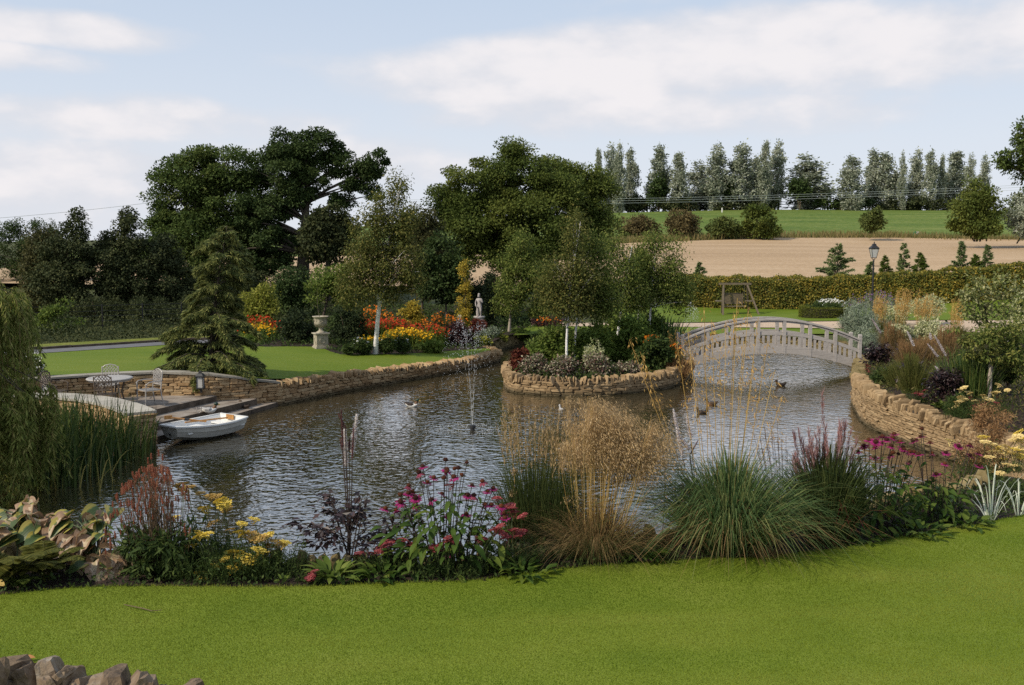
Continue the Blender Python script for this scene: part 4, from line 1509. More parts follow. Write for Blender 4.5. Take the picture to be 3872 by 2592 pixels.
# trees between birch and dome tree
for i, (nm, lab, bs, bb, d, n, m, lf) in enumerate([
        ('olive_tree', 'thin olive-green tree just behind the white birch crown', (1600, 1230), [(1590, 860, 70, 90), (1620, 960, 80, 90), (1600, 1060, 80, 80)], 52, 11000, L_OLIVE, .16),
        ('thin_trunk_tree', 'dark tree on a thin bare trunk left of the golden column', (1690, 1250), [(1670, 960, 70, 80), (1640, 1050, 70, 70), (1720, 1040, 60, 80), (1690, 1110, 60, 40)], 50, 10000, L_OAK, .16),
        ('young_maple', 'light green young maple behind the urn', (1210, 1235), [(1215, 1060, 40, 40), (1260, 1080, 45, 45), (1300, 1040, 40, 40), (1190, 1110, 30, 40), (1290, 1120, 50, 40)], 46, 4500, L_BRIGHT, .14),
        ('acer', 'lime green acer between the cedar and the clipped yews', (985, 1270), [(990, 1110, 45, 30), (960, 1150, 50, 40), (1010, 1160, 45, 40), (970, 1200, 50, 30)], 43, 4500, L_LIME, .13),
        ('hazel', 'dark hazel filling the back of the border behind the statue', (1850, 1220), [(1850, 1120, 60, 70), (1800, 1130, 50, 60), (1890, 1150, 50, 60)], 52, 7000, L_YEW, .15)]):
    tree(nm, lab, P(bs[0], bs[1], d=d), [px_blob(*b, d) for b in bb], m, n=n, leaf=lf, nsub=90, rc=.4, trunk=.08, seed=160 + i, limbs=18, inner=.3, cat='tree')

tree('white_birch', 'white-barked birch on the far lawn in front of the red flower border', G(1420, 1338),
     [px_blob(*b, 35.6) for b in [(1500, 700, 50, 50), (1470, 790, 80, 80), (1430, 890, 110, 90), (1530, 860, 70, 90), (1390, 1000, 110, 90), (1510, 990, 110, 90), (1350, 1090, 70, 70), (1450, 1090, 70, 45), (1560, 1060, 50, 40)]],
     L_BIRCH, BIRCH, n=27000, leaf=.085, nsub=300, rc=.34, trunk=.095, limbs=46, limbr=.22, seed=181, droop=.7, lean=P(1425, 1100, d=35.6), top=P(1515, 690, d=35.6), inner=.2, flat=1.1)
tree('young_birch', 'fresh green birch with a tan trunk beside the garden statue', P(1925, 1246, d=44),
     [px_blob(*b, 44) for b in [(1975, 930, 50, 50), (1960, 1010, 70, 60), (1950, 1090, 75, 60), (2040, 1060, 70, 90), (1920, 1150, 60, 40), (2060, 1160, 60, 50)]],
     L_BIRCH2, PALE_TWIG, n=19000, leaf=.095, nsub=190, rc=.36, trunk=.06, limbs=24, seed=182, droop=.4, inner=.25, lean=P(1935, 1100, d=44), top=P(1980, 930, d=44))
for i, (lab, bs, bb, d, n, tp, ln_) in enumerate([
        ('slender white-stemmed birch at the front of the island', (2145, 1375), [(2190, 850, 30, 60), (2170, 940, 55, 70), (2110, 1030, 70, 60), (2190, 1050, 70, 80), (2075, 1110, 60, 60), (2140, 1140, 70, 60), (2200, 1150, 60, 40)], 32.6, 9000, (2195, 840), (2130, 1230)),
        ('second white birch stem rising close beside the front island birch', (2168, 1372), [(2250, 930, 45, 60), (2260, 1030, 65, 70), (2230, 1120, 70, 60), (2290, 1150, 60, 50)], 33.4, 8000, (2230, 900), (2175, 1200)),
        ('island birch with a leaning pale stem in the middle of the shrubs', (2336, 1260), [(2320, 930, 40, 60), (2370, 1010, 60, 70), (2300, 1060, 55, 60), (2400, 1100, 55, 70), (2330, 1130, 70, 50), (2410, 1140, 40, 40)], 35.5, 8500, (2390, 930), (2350, 1150)),
        ('twin-stemmed island birch nearest the footbridge', (2455, 1262), [(2470, 930, 35, 50), (2545, 960, 35, 50), (2440, 1020, 60, 60), (2530, 1050, 65, 70), (2590, 1080, 35, 50), (2480, 1110, 70, 55), (2570, 1120, 55, 45)], 36.3, 10000, (2480, 930), (2458, 1150))]):
    tree('island_birch', lab, P(bs[0], bs[1], d=d), [px_blob(*b, d) for b in bb], L_BIRCH2 if i in (1, 2, 3) else L_BIRCH, BIRCH, n=int(n * 1.45), leaf=.08, nsub=130, rc=.44, trunk=.05, limbs=34, limbr=.25, seed=190 + i, droop=.5, lean=P(*ln_, d=d), top=P(*tp, d=d), inner=.15, flat=1.1, group='birches on the island')
tree('island_birch', 'thin pale birch stem behind the twin-stemmed one', P(2415, 1265, d=37), [px_blob(*b, 37) for b in [(2420, 1010, 50, 80), (2420, 1110, 60, 70)]], L_BIRCH2, BIRCH, n=9000, leaf=.078, nsub=120, rc=.3, trunk=.045, limbs=18, seed=196, inner=.15, lean=P(2412, 1150, d=37), top=P(2425, 960, d=37), group='birches on the island')


# ------------------------------------------------------------------ cedar and small conifers
def conifer(name, label, base, height, prof, mat, n_br, seed, lean=(0, 0), leaf=(.13, .03), per=60, cat='conifer', droop=.35, group=None, up=.0, tips=None):
    """layered branches; prof = [(relative height, branch length m)]"""
    rng = np.random.default_rng(seed)
    t = thing(name, label, cat, base, group=group)
    b = Vector(base)
    tb = MB()
    ax = lambda q: b + Vector((lean[0] * q ** 1.5, lean[1] * q, height * q))
    tb.tube([ax(q) for q in np.linspace(0, 1, 8)], [height * .018 * (1.05 - q) for q in np.linspace(0, 1, 8)], 6)
    mb, tp = MB(), MB()
    ph, pl = np.array([p[0] for p in prof]), np.array([p[1] for p in prof])
    for i in range(n_br):
        q = ((i + rng.uniform(0, 1)) / n_br) ** 1.1
        q = min(q, .99)
        Lb = float(np.interp(q, ph, pl)) * rng.uniform(.65, 1.12)
        a = rng.uniform(0, 2 * math.pi)
        dirv = Vector((math.cos(a), math.sin(a) * .9, 0))
        s = ax(q)
        rise = Lb * (.28 + .25 * q + up)
        e = s + dirv * Lb + Vector((0, 0, rise - droop * Lb))
        c = s + dirv * Lb * .55 + Vector((0, 0, rise))
        tb.tube(curve3(s, c, e, 5), [max(.004, Lb * .014 * (1 - .2 * k)) for k in range(5)], 4, cap=False)
        k = max(8, int(per * (Lb + .15)))
        tt = rng.uniform(.12, 1.0, k) ** .8
        A, B_, C_ = (np.array(v) for v in (s, c, e))
        pos = A * ((1 - tt) ** 2)[:, None] + B_ * (2 * tt * (1 - tt))[:, None] + C_ * (tt ** 2)[:, None]
        sd = np.array([-dirv.y, dirv.x, 0])
        wid = Lb * .34 * (1.05 - tt)
        lat = rng.uniform(-1, 1, k)
        pos = pos + sd[None] * (lat * wid)[:, None] - np.array([0, 0, 1.0])[None] * (np.abs(lat) * wid * .35 + rng.uniform(0, .05, k))[:, None]
        D = np.array(dirv)[None] * .7 + sd[None] * lat[:, None] * .9 + rng.normal(0, .3, (k, 3)) - np.array([0, 0, droop * 1.3])
        Ln = leaf[0] * rng.uniform(.6, 1.4, k)
        mb.leaves(pos, D, Ln, leaf[1] * rng.uniform(.7, 1.3, k), np.array([0, 0, 1.0]) + rng.normal(0, .5, (k, 3)), fold=.1)
        if tips is not None:
            sel = tt > .55
            kk = int(sel.sum())
            tp.leaves(pos[sel] + rng.normal(0, .02, (kk, 3)), np.array(dirv)[None] * .5 + rng.normal(0, .2, (kk, 3)) - np.array([0, 0, .9]), rng.uniform(.12, .26, kk), .022, rng=rng)
    mb.build('crown', mat, t)
    if tips is not None:
        tp.build('branch_tips', tips, t)
    tb.build('trunk', BARK, t)
    return t


cb = G(795, 1418)
conifer('cedar', 'young cedar with drooping layered branches on the far lawn behind the terrace', P(795, 1418, d=28.6), 4.35,
        [(0, 2.1), (.06, 1.95), (.12, 1.5), (.2, 1.5), (.35, 1.3), (.46, .8), (.58, .8), (.72, 1.0), (.82, .8), (.9, .45), (1, .2)], L_CEDAR, 120, 201, lean=(.62, 0), leaf=(.15, .03), per=300, droop=.42, tips=leafmat('cedar_tips', [(.07, .085, .022), (.11, .12, .03), (.16, .16, .05)], .3))
for i, (px, y0, y1, w, lab) in enumerate([
        (3165, 921, 1046, 135, 'wide young fir poking above the hedge left of the lamp post'), (2645, 992, 1070, 62, 'young fir above the hedge end beside the island birches'), (3345, 968, 1040, 52, 'yellowish young fir directly right of the lamp post'),
        (3415, 918, 1028, 56, 'dark upright young fir, tallest between lamp post and big grass'), (3478, 955, 1020, 56, 'small yellow-green fir next to the dark upright one'), (3632, 912, 1014, 60, 'dark young fir with a long leader above the right half of the hedge'),
        (3690, 962, 1014, 50, 'low yellowish fir between two dark ones on the hedge'), (3733, 926, 1008, 44, 'thin dark fir with a crooked top near the hedge end'), (3290, 990, 1045, 40, 'smallest fir just left of the lamp lantern')]):
    d = 62 - (px - 2600) / 1300 * 6
    b = P(px, y1, d=d)
    zb = h(b.x, d)
    s = scale_at(d)
    hg = P(px, y0, d=d).z - zb
    q0 = (b.z - zb) / hg
    conifer('young_fir', lab, (b.x, d, zb), hg, [(0, w / s * .5), (q0, w / s * .56), (q0 + (1 - q0) * .5, w / s * .3), (.97, w / s * .07), (1, .03)], L_FIR if i not in (2, 4, 6) else L_BRIGHT, 80, 210 + i, leaf=(.15, .05), per=170, droop=.1, group='young firs behind the hedge', up=.1)


# ------------------------------------------------------------------ beech hedge
def hedge():
    rng = np.random.default_rng(221)
    a, b = np.array([10.2, 61.0]), np.array([33.0, 51.5])
    t = thing('beech_hedge', 'long clipped beech hedge with yellowing leaves in front of the wheat', 'hedge', (20, 57, h(20, 57)))
    L = np.linalg.norm(b - a)
    dr = (b - a) / L
    nr = np.array([dr[1], -dr[0]])
    if nr[1] > 0:
        nr = -nr
    H, W = 1.78, 1.3
    n = 52000
    u = rng.uniform(0, L, n)
    face = rng.random(n)
    front = face < .62
    v = rng.uniform(0, 1, n)
    off = np.where(front, rng.normal(.0, .07, n), -v * W)
    wob = .06 * np.sin(u * 2.1) + .05 * np.sin(u * 5.3 + 1)
    zr = np.where(front, rng.uniform(.02, 1, n) * H, H + rng.normal(0, .05, n)) + np.where(front, 0, wob)
    end = rng.random(n) < .02
    u = np.where(end, rng.normal(0, .05, n), u)
    xy = a + dr * u[:, None] + nr * (off + np.where(front, wob, 0))[:, None]
    z0 = hh(xy[:, 0], xy[:, 1])
    C = np.c_[xy, z0 + zr]
    out = np.where(front[:, None], np.r_[nr, .3][None], np.array([0, 0, 1.0])[None])
    D = out * .5 + rng.normal(size=(n, 3)) * .7
    N_ = out + rng.normal(size=(n, 3)) * .55
    mb = MB()
    Ln = rng.uniform(.08, .16, n)
    mb.leaves(C, D, Ln, Ln * .62, N_, fold=.1)
    mb.build('foliage', L_HEDGE, t)
    cb_ = MB()
    k = 24
    V = []
    for i in range(k):
        p = a + dr * L * i / (k - 1)
        for o, zz in ((-.12, 0), (-.12, H - .1), (-W + .1, H - .1), (-W + .1, 0)):
            q = p + nr * o
            V.append((q[0], q[1], h(*q) + zz - (.1 if zz == 0 else 0)))
    cb_.add(V, [(4 * i + r, 4 * i + (r + 1) % 4, 4 * i + 4 + (r + 1) % 4, 4 * i + 4 + r) for i in range(k - 1) for r in range(4)] + [(3, 2, 1, 0)])
    cb_.build('twiggy_core', plain('hedge_twigs', (.03, .026, .014), .95), t)


hedge()


# ------------------------------------------------------------------ weeping willow and reeds
def willow():
    rng = np.random.default_rng(231)
    b = Vector((-11.85, 17.6, .9))
    t = thing('weeping_willow', 'weeping willow trailing long yellow-green strands over the pond edge', 'tree', b)
    tb = MB()
    tb.tube(curve3(b - Vector((0, 0, .6)), b + Vector((-.1, 0, 1.5)), b + Vector((.2, -.1, 3.0)), 7), [.28, .24, .21, .18, .15, .12, .08], 8)
    mb, sb = MB(), MB()
    n = 560
    a = rng.uniform(-math.pi, math.pi, n)
    a[:400] = rng.uniform(-1.5, .75, 400)            # the side over the water
    rad = 2.75 * rng.uniform(.35, 1, n) ** .55
    x = b.x + np.cos(a) * rad
    y = b.y + np.sin(a) * rad * 1.0
    ztop = 4.62 - .22 * rad - .06 * rad ** 2 + rng.normal(0, .12, n)
    zb = np.where(rng.random(n) < .6, rng.uniform(.1, .9, n), rng.uniform(.9, 2.6, n))
    S = np.c_[x, y, ztop]
    E = np.c_[x + np.cos(a) * rng.uniform(.0, .35, n) + rng.normal(0, .12, n), y + rng.normal(0, .15, n), zb]
    low = np.arange(n) >= n - 90                       # young shoots low over the reeds
    S[low] = np.c_[rng.uniform(-9.4, -8.35, 90), rng.uniform(16.6, 18.0, 90), rng.uniform(1.2, 2.1, 90)]
    E[low] = S[low] + np.c_[rng.normal(.1, .12, 90), rng.normal(0, .1, 90), -rng.uniform(.9, 1.5, 90)]
    E[:, 2] = np.maximum(E[:, 2], .06)
    x, y, ztop = S.T
    Cc = np.c_[x + np.cos(a) * rng.uniform(.2, .4, n), y + np.sin(a) * .2, ztop - .05]
    sb.ribbons(S, Cc, E, .012, 7, rng=rng, tip=.3)
    for i in range(0, n, 6):
        tb.tube(curve3(b + Vector((.1, 0, rng.uniform(1.6, 3))), Vector((b.x + np.cos(a[i]) * rad[i] * .5, b.y + np.sin(a[i]) * rad[i] * .5, 4.4 + rng.normal(0, .1))), S[i], 6), [.035, .03, .024, .018, .012, .006], 4, cap=False)
    per = 95
    k = np.repeat(np.arange(n), per)
    tt = rng.uniform(0, 1, len(k))[:, None]
    pos = S[k] * (1 - tt) ** 2 + Cc[k] * 2 * tt * (1 - tt) + E[k] * tt ** 2
    an = rng.uniform(0, 2 * np.pi, len(k))
    D = np.c_[np.cos(an) * .6, np.sin(an) * .6, -rng.uniform(.5, 1.4, len(k))]
    Ln = rng.uniform(.09, .16, len(k))
    mb.leaves(pos + rng.normal(0, .02, pos.shape), D, Ln, Ln * .22, rng=rng, fold=.1)
    mb.build('crown', L_WILLOW, t)
    sb.build('strands', plain('willow_shoot', (.20, .15, .05), .6), t)
    tb.build('trunk', BARK, t, smooth=True)


willow()
L_REED = leafmat('iris_reed_blades', [(.022, .042, .012), (.040, .070, .016), (.07, .105, .024), (.14, .15, .04)], transl=.3, spec=.35, rough=.45)


def reeds():
    rng = np.random.default_rng(241)
    t = thing('reeds', 'tall dense clump of dark green iris reeds in front of the small curved wall', 'reeds', (-8.6, 19.6, 0))
    n = 1500
    cx = rng.uniform(-1, 1, n)
    cy = rng.uniform(-1, 1, n)
    x = -9.3 + cx * 1.15 + cy * .2
    y = 19.8 + cy * 1.7
    x = np.where(rng.random(n) < .25, x - .9, x)
    B = np.c_[x, y, np.full(n, -.05)]
    H = rng.uniform(.9, 1.5, n) * (1 - .2 * np.maximum(0, cx) ** 2)
    a = rng.uniform(0, 2 * np.pi, n)
    ln = rng.uniform(.05, .6, n) ** 1.4
    dx, dy = np.cos(a) * ln + .08 + .1 * cx, np.sin(a) * ln - .05
    M_ = B + np.c_[dx * .15, dy * .15, H * .8]
    bend = rng.random(n) < .35
    T = B + np.c_[dx * np.where(bend, 1.2, .8), dy * np.where(bend, 1.2, .8), H * np.where(bend, .86, 1.06)]
    mb = MB()
    mb.ribbons(B, M_, T, rng.uniform(.022, .044, n), 6, rng=rng, tip=.08)
    mb.build('blades', L_REED, t)
    # the few blades that have yellowed
    n = 26
    B = np.c_[-9.0 + rng.uniform(-1.3, 1.3, n), 18.6 + rng.uniform(-.6, .8, n), np.full(n, 0)]
    T = B + np.c_[rng.normal(.1, .3, n), rng.normal(0, .2, n), rng.uniform(.4, 1.1, n)]
    mb = MB()
    mb.ribbons(B, B * .4 + T * .6 + [0, 0, .35], T, .03, 5, rng=rng)
    mb.build('yellowed_blades', leafmat('yellow_blades', [(.22, .20, .05), (.34, .28, .09)], .35), t)


reeds()
# ------------------------------------------------------------------ plant materials
L_CONE = leafmat('coneflower_leaves', [(.026, .054, .010), (.042, .078, .014), (.065, .105, .018), (.11, .14, .024)], transl=.35, spec=.12, rough=.55)
F_PINK = leafmat('magenta_petals', [(.22, .012, .09), (.36, .022, .15), (.46, .05, .22)], transl=.35)
F_PINKOLD = leafmat('faded_petals', [(.16, .03, .06), (.25, .06, .09)], transl=.3)
F_CONE = leafmat('seed_cone_brown', [(.02, .008, .006), (.05, .018, .01), (.10, .03, .012)], transl=0, rough=.8)
F_YARROW = leafmat('yellow_yarrow', [(.42, .30, .035), (.58, .44, .07), (.66, .54, .16)], transl=.2)
F_YARROW_OLD = leafmat('faded_yarrow', [(.26, .16, .04), (.38, .25, .07), (.46, .33, .13)], transl=.2)
F_CREAM = leafmat('cream_yarrow', [(.55, .42, .17), (.66, .54, .27), (.70, .55, .22)], transl=.2)
F_ROSE = leafmat('rose_red_yarrow', [(.15, .018, .024), (.24, .045, .05), (.36, .13, .125)], transl=.25)
F_RED = leafmat('red_daisies', [(.24, .015, .008), (.36, .03, .012), (.42, .07, .015)], transl=.25)
F_ORANGE = leafmat('orange_daisies', [(.40, .08, .01), (.52, .14, .012), (.60, .23, .02)], transl=.3)
F_YELLOW = leafmat('yellow_daisies', [(.55, .27, .008), (.66, .37, .012), (.72, .46, .03)], transl=.3)
F_WHITE = leafmat('white_petals', [(.62, .62, .56), (.78, .78, .74)], transl=.3)
F_SPIKE = leafmat('bottlebrush_white', [(.62, .56, .54), (.76, .72, .70), (.42, .30, .30)], transl=.3)
F_BUD = leafmat('bottlebrush_bud', [(.07, .03, .035), (.13, .06, .06), (.24, .14, .13)], transl=.2)
F_BISTORT = leafmat('red_bistort_spikes', [(.15, .04, .025), (.24, .075, .045), (.32, .13, .085), (.26, .15, .09)], transl=.25)
F_PURPLE = leafmat('purple_flowers', [(.14, .06, .18), (.22, .12, .26)], transl=.3)
L_BLACK = leafmat('black_purple_leaves', [(.012, .007, .008), (.026, .014, .015), (.05, .028, .026)], transl=.1, spec=.45, rough=.4)
L_PURPLE = leafmat('purple_leaves', [(.022, .012, .014), (.05, .022, .025), (.085, .045, .04)], transl=.25)
L_MAROON = leafmat('maroon_leaves', [(.05, .012, .012), (.10, .025, .018), (.17, .06, .03)], transl=.3)
L_GREY = leafmat('silver_willow_leaves', [(.10, .135, .085), (.17, .205, .14), (.25, .28, .205)], transl=.25)
L_VARIEG = leafmat('cream_variegated_leaves', [(.14, .18, .05), (.36, .37, .20), (.56, .54, .36), (.30, .32, .13)], transl=.3)
L_VARPINK = leafmat('pink_variegated_leaves', [(.05, .07, .025), (.10, .11, .05), (.42, .38, .28), (.22, .13, .11), (.08, .04, .035), (.06, .08, .03)], transl=.25)
L_MID = leafmat('border_leaves', [(.05, .08, .016), (.085, .125, .024), (.125, .165, .034)], transl=.35)
L_DEEP = leafmat('deep_green_leaves', [(.018, .030, .010), (.032, .052, .014), (.055, .075, .02)], transl=.3)
G_GREEN = leafmat('blue_green_blades', [(.045, .085, .032), (.075, .125, .045), (.11, .16, .055), (.20, .20, .075)], transl=.35)
G_OLIVE = leafmat('olive_blades', [(.05, .062, .016), (.09, .10, .024), (.15, .14, .045)], transl=.35)
G_STRAW = leafmat('straw_stalks', [(.30, .19, .06), (.42, .28, .09), (.52, .38, .16)], transl=.25)
G_OAT = leafmat('golden_oat_heads', [(.34, .19, .055), (.46, .28, .085), (.56, .37, .14)], transl=.35)
G_TAN = leafmat('tan_panicles', [(.30, .20, .10), (.40, .28, .145), (.50, .37, .21)], transl=.35)
G_BROWN = leafmat('russet_blades', [(.14, .075, .035), (.24, .135, .06), (.34, .21, .10)], transl=.3)
G_DRY = leafmat('dry_blades', [(.16, .10, .045), (.26, .17, .08), (.07, .075, .025)], transl=.3)
G_DARK = leafmat('dark_blades', [(.022, .034, .012), (.042, .060, .018), (.08, .095, .03)], transl=.3)
G_PLUME = leafmat('pink_plumes', [(.20, .08, .08), (.32, .17, .16), (.42, .28, .26)], transl=.35)
G_STRIPE = leafmat('white_striped_blades', [(.36, .42, .30), (.58, .60, .50), (.66, .67, .60)], transl=.3)
S_DARK = plain('dark_stem', (.035, .022, .018), .7)
S_GREEN = plain('green_stem', (.055, .075, .025), .7)
S_BROWN = plain('brown_stem', (.12, .08, .045), .8)
ZB = 1.385                     # soil of the near bed


def leaf_mesh(name, L, W, mat, bend=.35, cup=.18, nl=6, tip=1.0, wave=0.0, seed=0, heart=False):
    """one broad leaf along +x: folded at the midrib, arching down at the tip"""
    rg = np.random.default_rng(seed)
    V, F = [], []
    for i in range(nl + 1):
        t = i / nl
        w = W * .5 * (math.sin(math.pi * min(1, (t * .93 + .05)) ** (.62 if heart else .8)) ** .8)
        z = -bend * L * t * t + .12 * L * t
        x = L * t * (1 - .15 * bend * t)
        for s_ in (-1, 0, 1):
            V.append((x, s_ * w, z + abs(s_) * w * cup * 2 + rg.normal(0, wave) * L))
    for i in range(nl):
        for j in range(2):
            a = i * 3 + j
            F.append((a, a + 1, a + 4, a + 3))
    mb = MB()
    mb.add(V, F)
    return mb.mesh(name, mat, smooth=True)


def put_leaf(mesh, t, pos, az, pitch, roll=0, s=1.0, name='leaf'):
    M = Matrix.Translation(Vector(pos) - wloc(t)) @ (Matrix.Rotation(az, 4, 'Z') @ Matrix.Rotation(-pitch, 4, 'Y') @ Matrix.Rotation(roll, 4, 'X')) @ Matrix.Scale(s, 4)
    return link(name, mesh, t, M)


# ------------------------------------------------------------------ coneflowers
def cone_meshes():
    out = []
    for v in range(4):
        rg = np.random.default_rng(300 + v)
        mb = MB()
        n = 13
        a = np.linspace(0, 2 * np.pi, n, endpoint=False) + rg.normal(0, .08, n)
        droop = [.25, .45, .1, .9][v]
        C = np.c_[np.cos(a) * .012, np.sin(a) * .012, np.full(n, 0)]
        D = np.c_[np.cos(a), np.sin(a), -droop + rg.normal(0, .1, n)]
        mb.leaves(C, D, rg.uniform(.048, .062, n), .022, np.tile([0, 0, 1.0], (n, 1)), fold=-.15)
        pet = mb.mesh('flower', F_PINK if v < 3 else F_PINKOLD)
        mb = MB()
        mb.lathe([(.004, -.008), (.020, -.003), (.025, .008), (.020, .020), (.010, .027), (.0, .029)], 9)
        m2 = 40
        i = np.arange(m2)
        ph = np.arccos(1 - i / m2 * .95)
        th = i * 2.4
        U = np.c_[np.sin(ph) * np.cos(th), np.sin(ph) * np.sin(th), np.cos(ph)]
        mb.leaves(U * [.024, .024, .026], U, .010, .005, rng=rg)
        cone = mb.mesh('seed_cone', F_CONE)
        out.append((pet, cone))
    return out


CONES = cone_meshes()
CONE_LEAF = [leaf_mesh('leaf', .165, .062, L_CONE, .5, .16, seed=i, wave=.006) for i in range(3)]


def coneflower(label, base_px, heads, seeds, seed, nleaf=90, spread=.38, leaf_h=.62, group='coneflowers in the near bed', z=ZB, sz=1.0):
    rg = np.random.default_rng(seed)
    b = P(*base_px, z=z)
    t = thing('coneflower', label, 'flowers', b, group=group)
    sb = MB()
    tops = [(p, True) for p in heads] + [(p, False) for p in seeds]
    for k, (p, fl) in enumerate(tops):
        d = b.y + .12 + rg.uniform(-.15, .3)
        e = P(p[0], p[1], d=d)
        foot = Vector((b.x + (e.x - b.x) * .45 + rg.normal(0, .04), d * .5 + (b.y + .15) * .5, z - .02))
        pts = curve3(foot, Vector((foot.x * .6 + e.x * .4, foot.y, foot.z * .4 + e.z * .6)), e, 6)
        sb.tube(pts, [.006, .0055, .005, .0045, .004, .004], 5, cap=False)
        v = int(rg.integers(3)) if rg.random() < .85 else 3
        M = Matrix.Translation(e - wloc(t)) @ Euler((rg.normal(.18, .22), rg.normal(0, .25), rg.uniform(0, 6))).to_matrix().to_4x4() @ Matrix.Scale(rg.uniform(.85, 1.12) * sz, 4)
        pet, cone = CONES[v]
        if fl:
            f = link('flower', pet, t, M)
            link('seed_cone', cone, f)
        else:
            link('seed_head', cone, t, M)
        for q in range(5):
            f_ = rg.uniform(.2, .85)
            pt = pts[int(f_ * 5)]
            put_leaf(CONE_LEAF[int(rg.integers(3))], t, pt, rg.uniform(0, 6.28), rg.uniform(-.5, .6), rg.normal(0, .3), rg.uniform(.45, .85) * (1.1 - .45 * f_))
    sb.build('stems', S_DARK, t)
    for k in range(nleaf):
        a = rg.uniform(0, 6.28)
        r = spread * rg.uniform(.1, 1) ** .6
        zz = rg.uniform(.05, leaf_h) * (1.05 - .5 * r / spread)
        put_leaf(CONE_LEAF[int(rg.integers(3))], t, (b.x + math.cos(a) * r * .9, b.y + .18 + math.sin(a) * r * .6, z + zz), a + rg.normal(0, .5), rg.uniform(-.6, .5), rg.normal(0, .35), rg.uniform(.6, 1.15))
    return t


z2 = lambda L: [(1050 + x / 2.13, 1550 + y / 2.13) for x, y in L]
coneflower('big clump of magenta coneflowers in the middle of the near bed', (1670, 2170),
           z2([(1170, 460), (1140, 510), (1360, 485), (1205, 590), (1055, 615), (1420, 545), (1565, 615), (1650, 580), (1320, 680), (1050, 675), (990, 745), (865, 800), (955, 815), (1530, 690), (1580, 695), (1690, 660), (1735, 635), (1670, 770), (1720, 770), (1800, 780), (1820, 840), (1370, 860), (1520, 845), (1110, 775), (1110, 715), (1240, 730), (1385, 1155), (1255, 550), (1830, 875), (1085, 670)]),
           z2([(1350, 410), (1523, 433), (1455, 475), (1340, 555), (985, 690), (1480, 530), (1430, 480), (1365, 505)]), 311, 230, .72, .85)
z6 = lambda L: [(2900 + x / 2.4105, 1450 + y / 2.4105) for x, y in L]
coneflower('clump of magenta coneflowers against the pond beside the purple-plumed grass', (3330, 2015),
           z6([(930, 520), (1055, 490), (990, 535), (885, 575), (830, 625), (838, 695), (980, 680), (1045, 550), (1090, 520), (1130, 575), (1160, 465), (1145, 500), (1215, 535), (1125, 660), (1250, 610), (1300, 625), (1340, 630), (1300, 725), (1052, 965), (1240, 590), (985, 585), (1385, 650)]),
           z6([(1195, 650), (1150, 640)]), 312, 190, .52, .9)
coneflower('looser coneflower clump in front of the sunlit bank wall', (3560, 1985),
           z6([(1335, 535), (1405, 490), (1485, 545), (1630, 635), (1505, 640), (1745, 575), (1850, 565), (1930, 640), (1850, 660), (1935, 755), (1620, 735), (1545, 830)]), z6([(1410, 420), (1360, 520), (1580, 830)]), 313, 110, .45, .6)


# ------------------------------------------------------------------ yarrows
def umbel_mesh(name, mat, seed, r=.05, n=34):
    rg = np.random.default_rng(seed)
    mb = MB()
    a = np.arange(n) * 2.4
    rr = np.sqrt((np.arange(n) + .5) / n) * r
    C = np.c_[np.cos(a) * rr, np.sin(a) * rr, -(rr / r) ** 2 * r * .18 + rg.normal(0, .003, n)]
    for k in range(4):
        w = k * math.pi / 2 + rg.uniform(0, 1, n)
        D = np.c_[np.cos(w), np.sin(w), rg.uniform(.1, .6, n)]
        mb.leaves(C, D, .017, .014, np.tile([0, 0, 1.0], (n, 1)), fold=.2)
    for i in range(0, n, 5):
        mb.tube([(0, 0, -.055), tuple(C[i] - [0, 0, .004])], .0016, 3, cap=False)
    return mb.mesh(name, mat)


UMB = {k: [umbel_mesh('flower_head', m, 320 + i + 10 * j) for i in range(2)] for j, (k, m) in enumerate([('yellow', F_YARROW), ('old', F_YARROW_OLD), ('cream', F_CREAM), ('rose', F_ROSE)])}


def yarrow(label, base_px, heads, seed, z=None, spread=.4, feather=420, fh=.35, sizes=1.0, cat='flowers', group=None, stem=S_GREEN, depth=.25, leafm=None):
    """heads: (px, py, colour, size)"""
    rg = np.random.default_rng(seed)
    b = P(*base_px, z=z) if z is not None else G(*base_px)
    t = thing('yarrow', label, cat, b, group=group)
    sb = MB()
    for hx, hy, colr, s in heads:
        d = b.y + rg.uniform(-.05, depth)
        e = P(hx, hy, d=d)
        foot = Vector((b.x + (e.x - b.x) * .55 + rg.normal(0, .05), b.y + rg.uniform(0, depth), b.z - .02))
        sb.tube(curve3(foot, (foot + e) / 2 + Vector((0, 0, .08)), e - Vector((0, 0, .03)), 5), .0042, 4, cap=False)
        M = Matrix.Translation(e - wloc(t)) @ Euler((rg.normal(.15, .2), rg.normal(0, .2), rg.uniform(0, 6))).to_matrix().to_4x4() @ Matrix.Scale(s * sizes * (1.22 if colr != 'rose' else .98) * rg.uniform(.85, 1.15), 4)
        link('flower_head', UMB[colr][int(rg.integers(2))], t, M)
    sb.build('stems', stem, t)
    n = feather
    a = rg.uniform(0, 2 * np.pi, n)
    r = spread * rg.uniform(0, 1, n) ** .6
    B = np.c_[b.x + np.cos(a) * r, b.y + .1 + np.sin(a) * r * .5, np.full(n, b.z)]
    D = np.c_[np.cos(a) * .25 + rg.normal(0, .25, n), np.sin(a) * .2 + rg.normal(0, .2, n), rg.uniform(.4, 1.0, n)] * fh * rg.uniform(.5, 1.2, n)[:, None]
    mb = MB()
    mb.ribbons(B, B + D * .6 + [0, 0, .03], B + D, .007, 4, rng=rg)
    m = n * 5
    k = rg.integers(0, n, m)
    tt = rg.uniform(.3, 1, m)[:, None]
    mb.leaves(B[k] + D[k] * tt, rg.normal(size=(m, 3)) + [0, 0, .4], .045, .010, rng=rg)
    mb.build('foliage', leafm or L_DEEP, t)
    return t


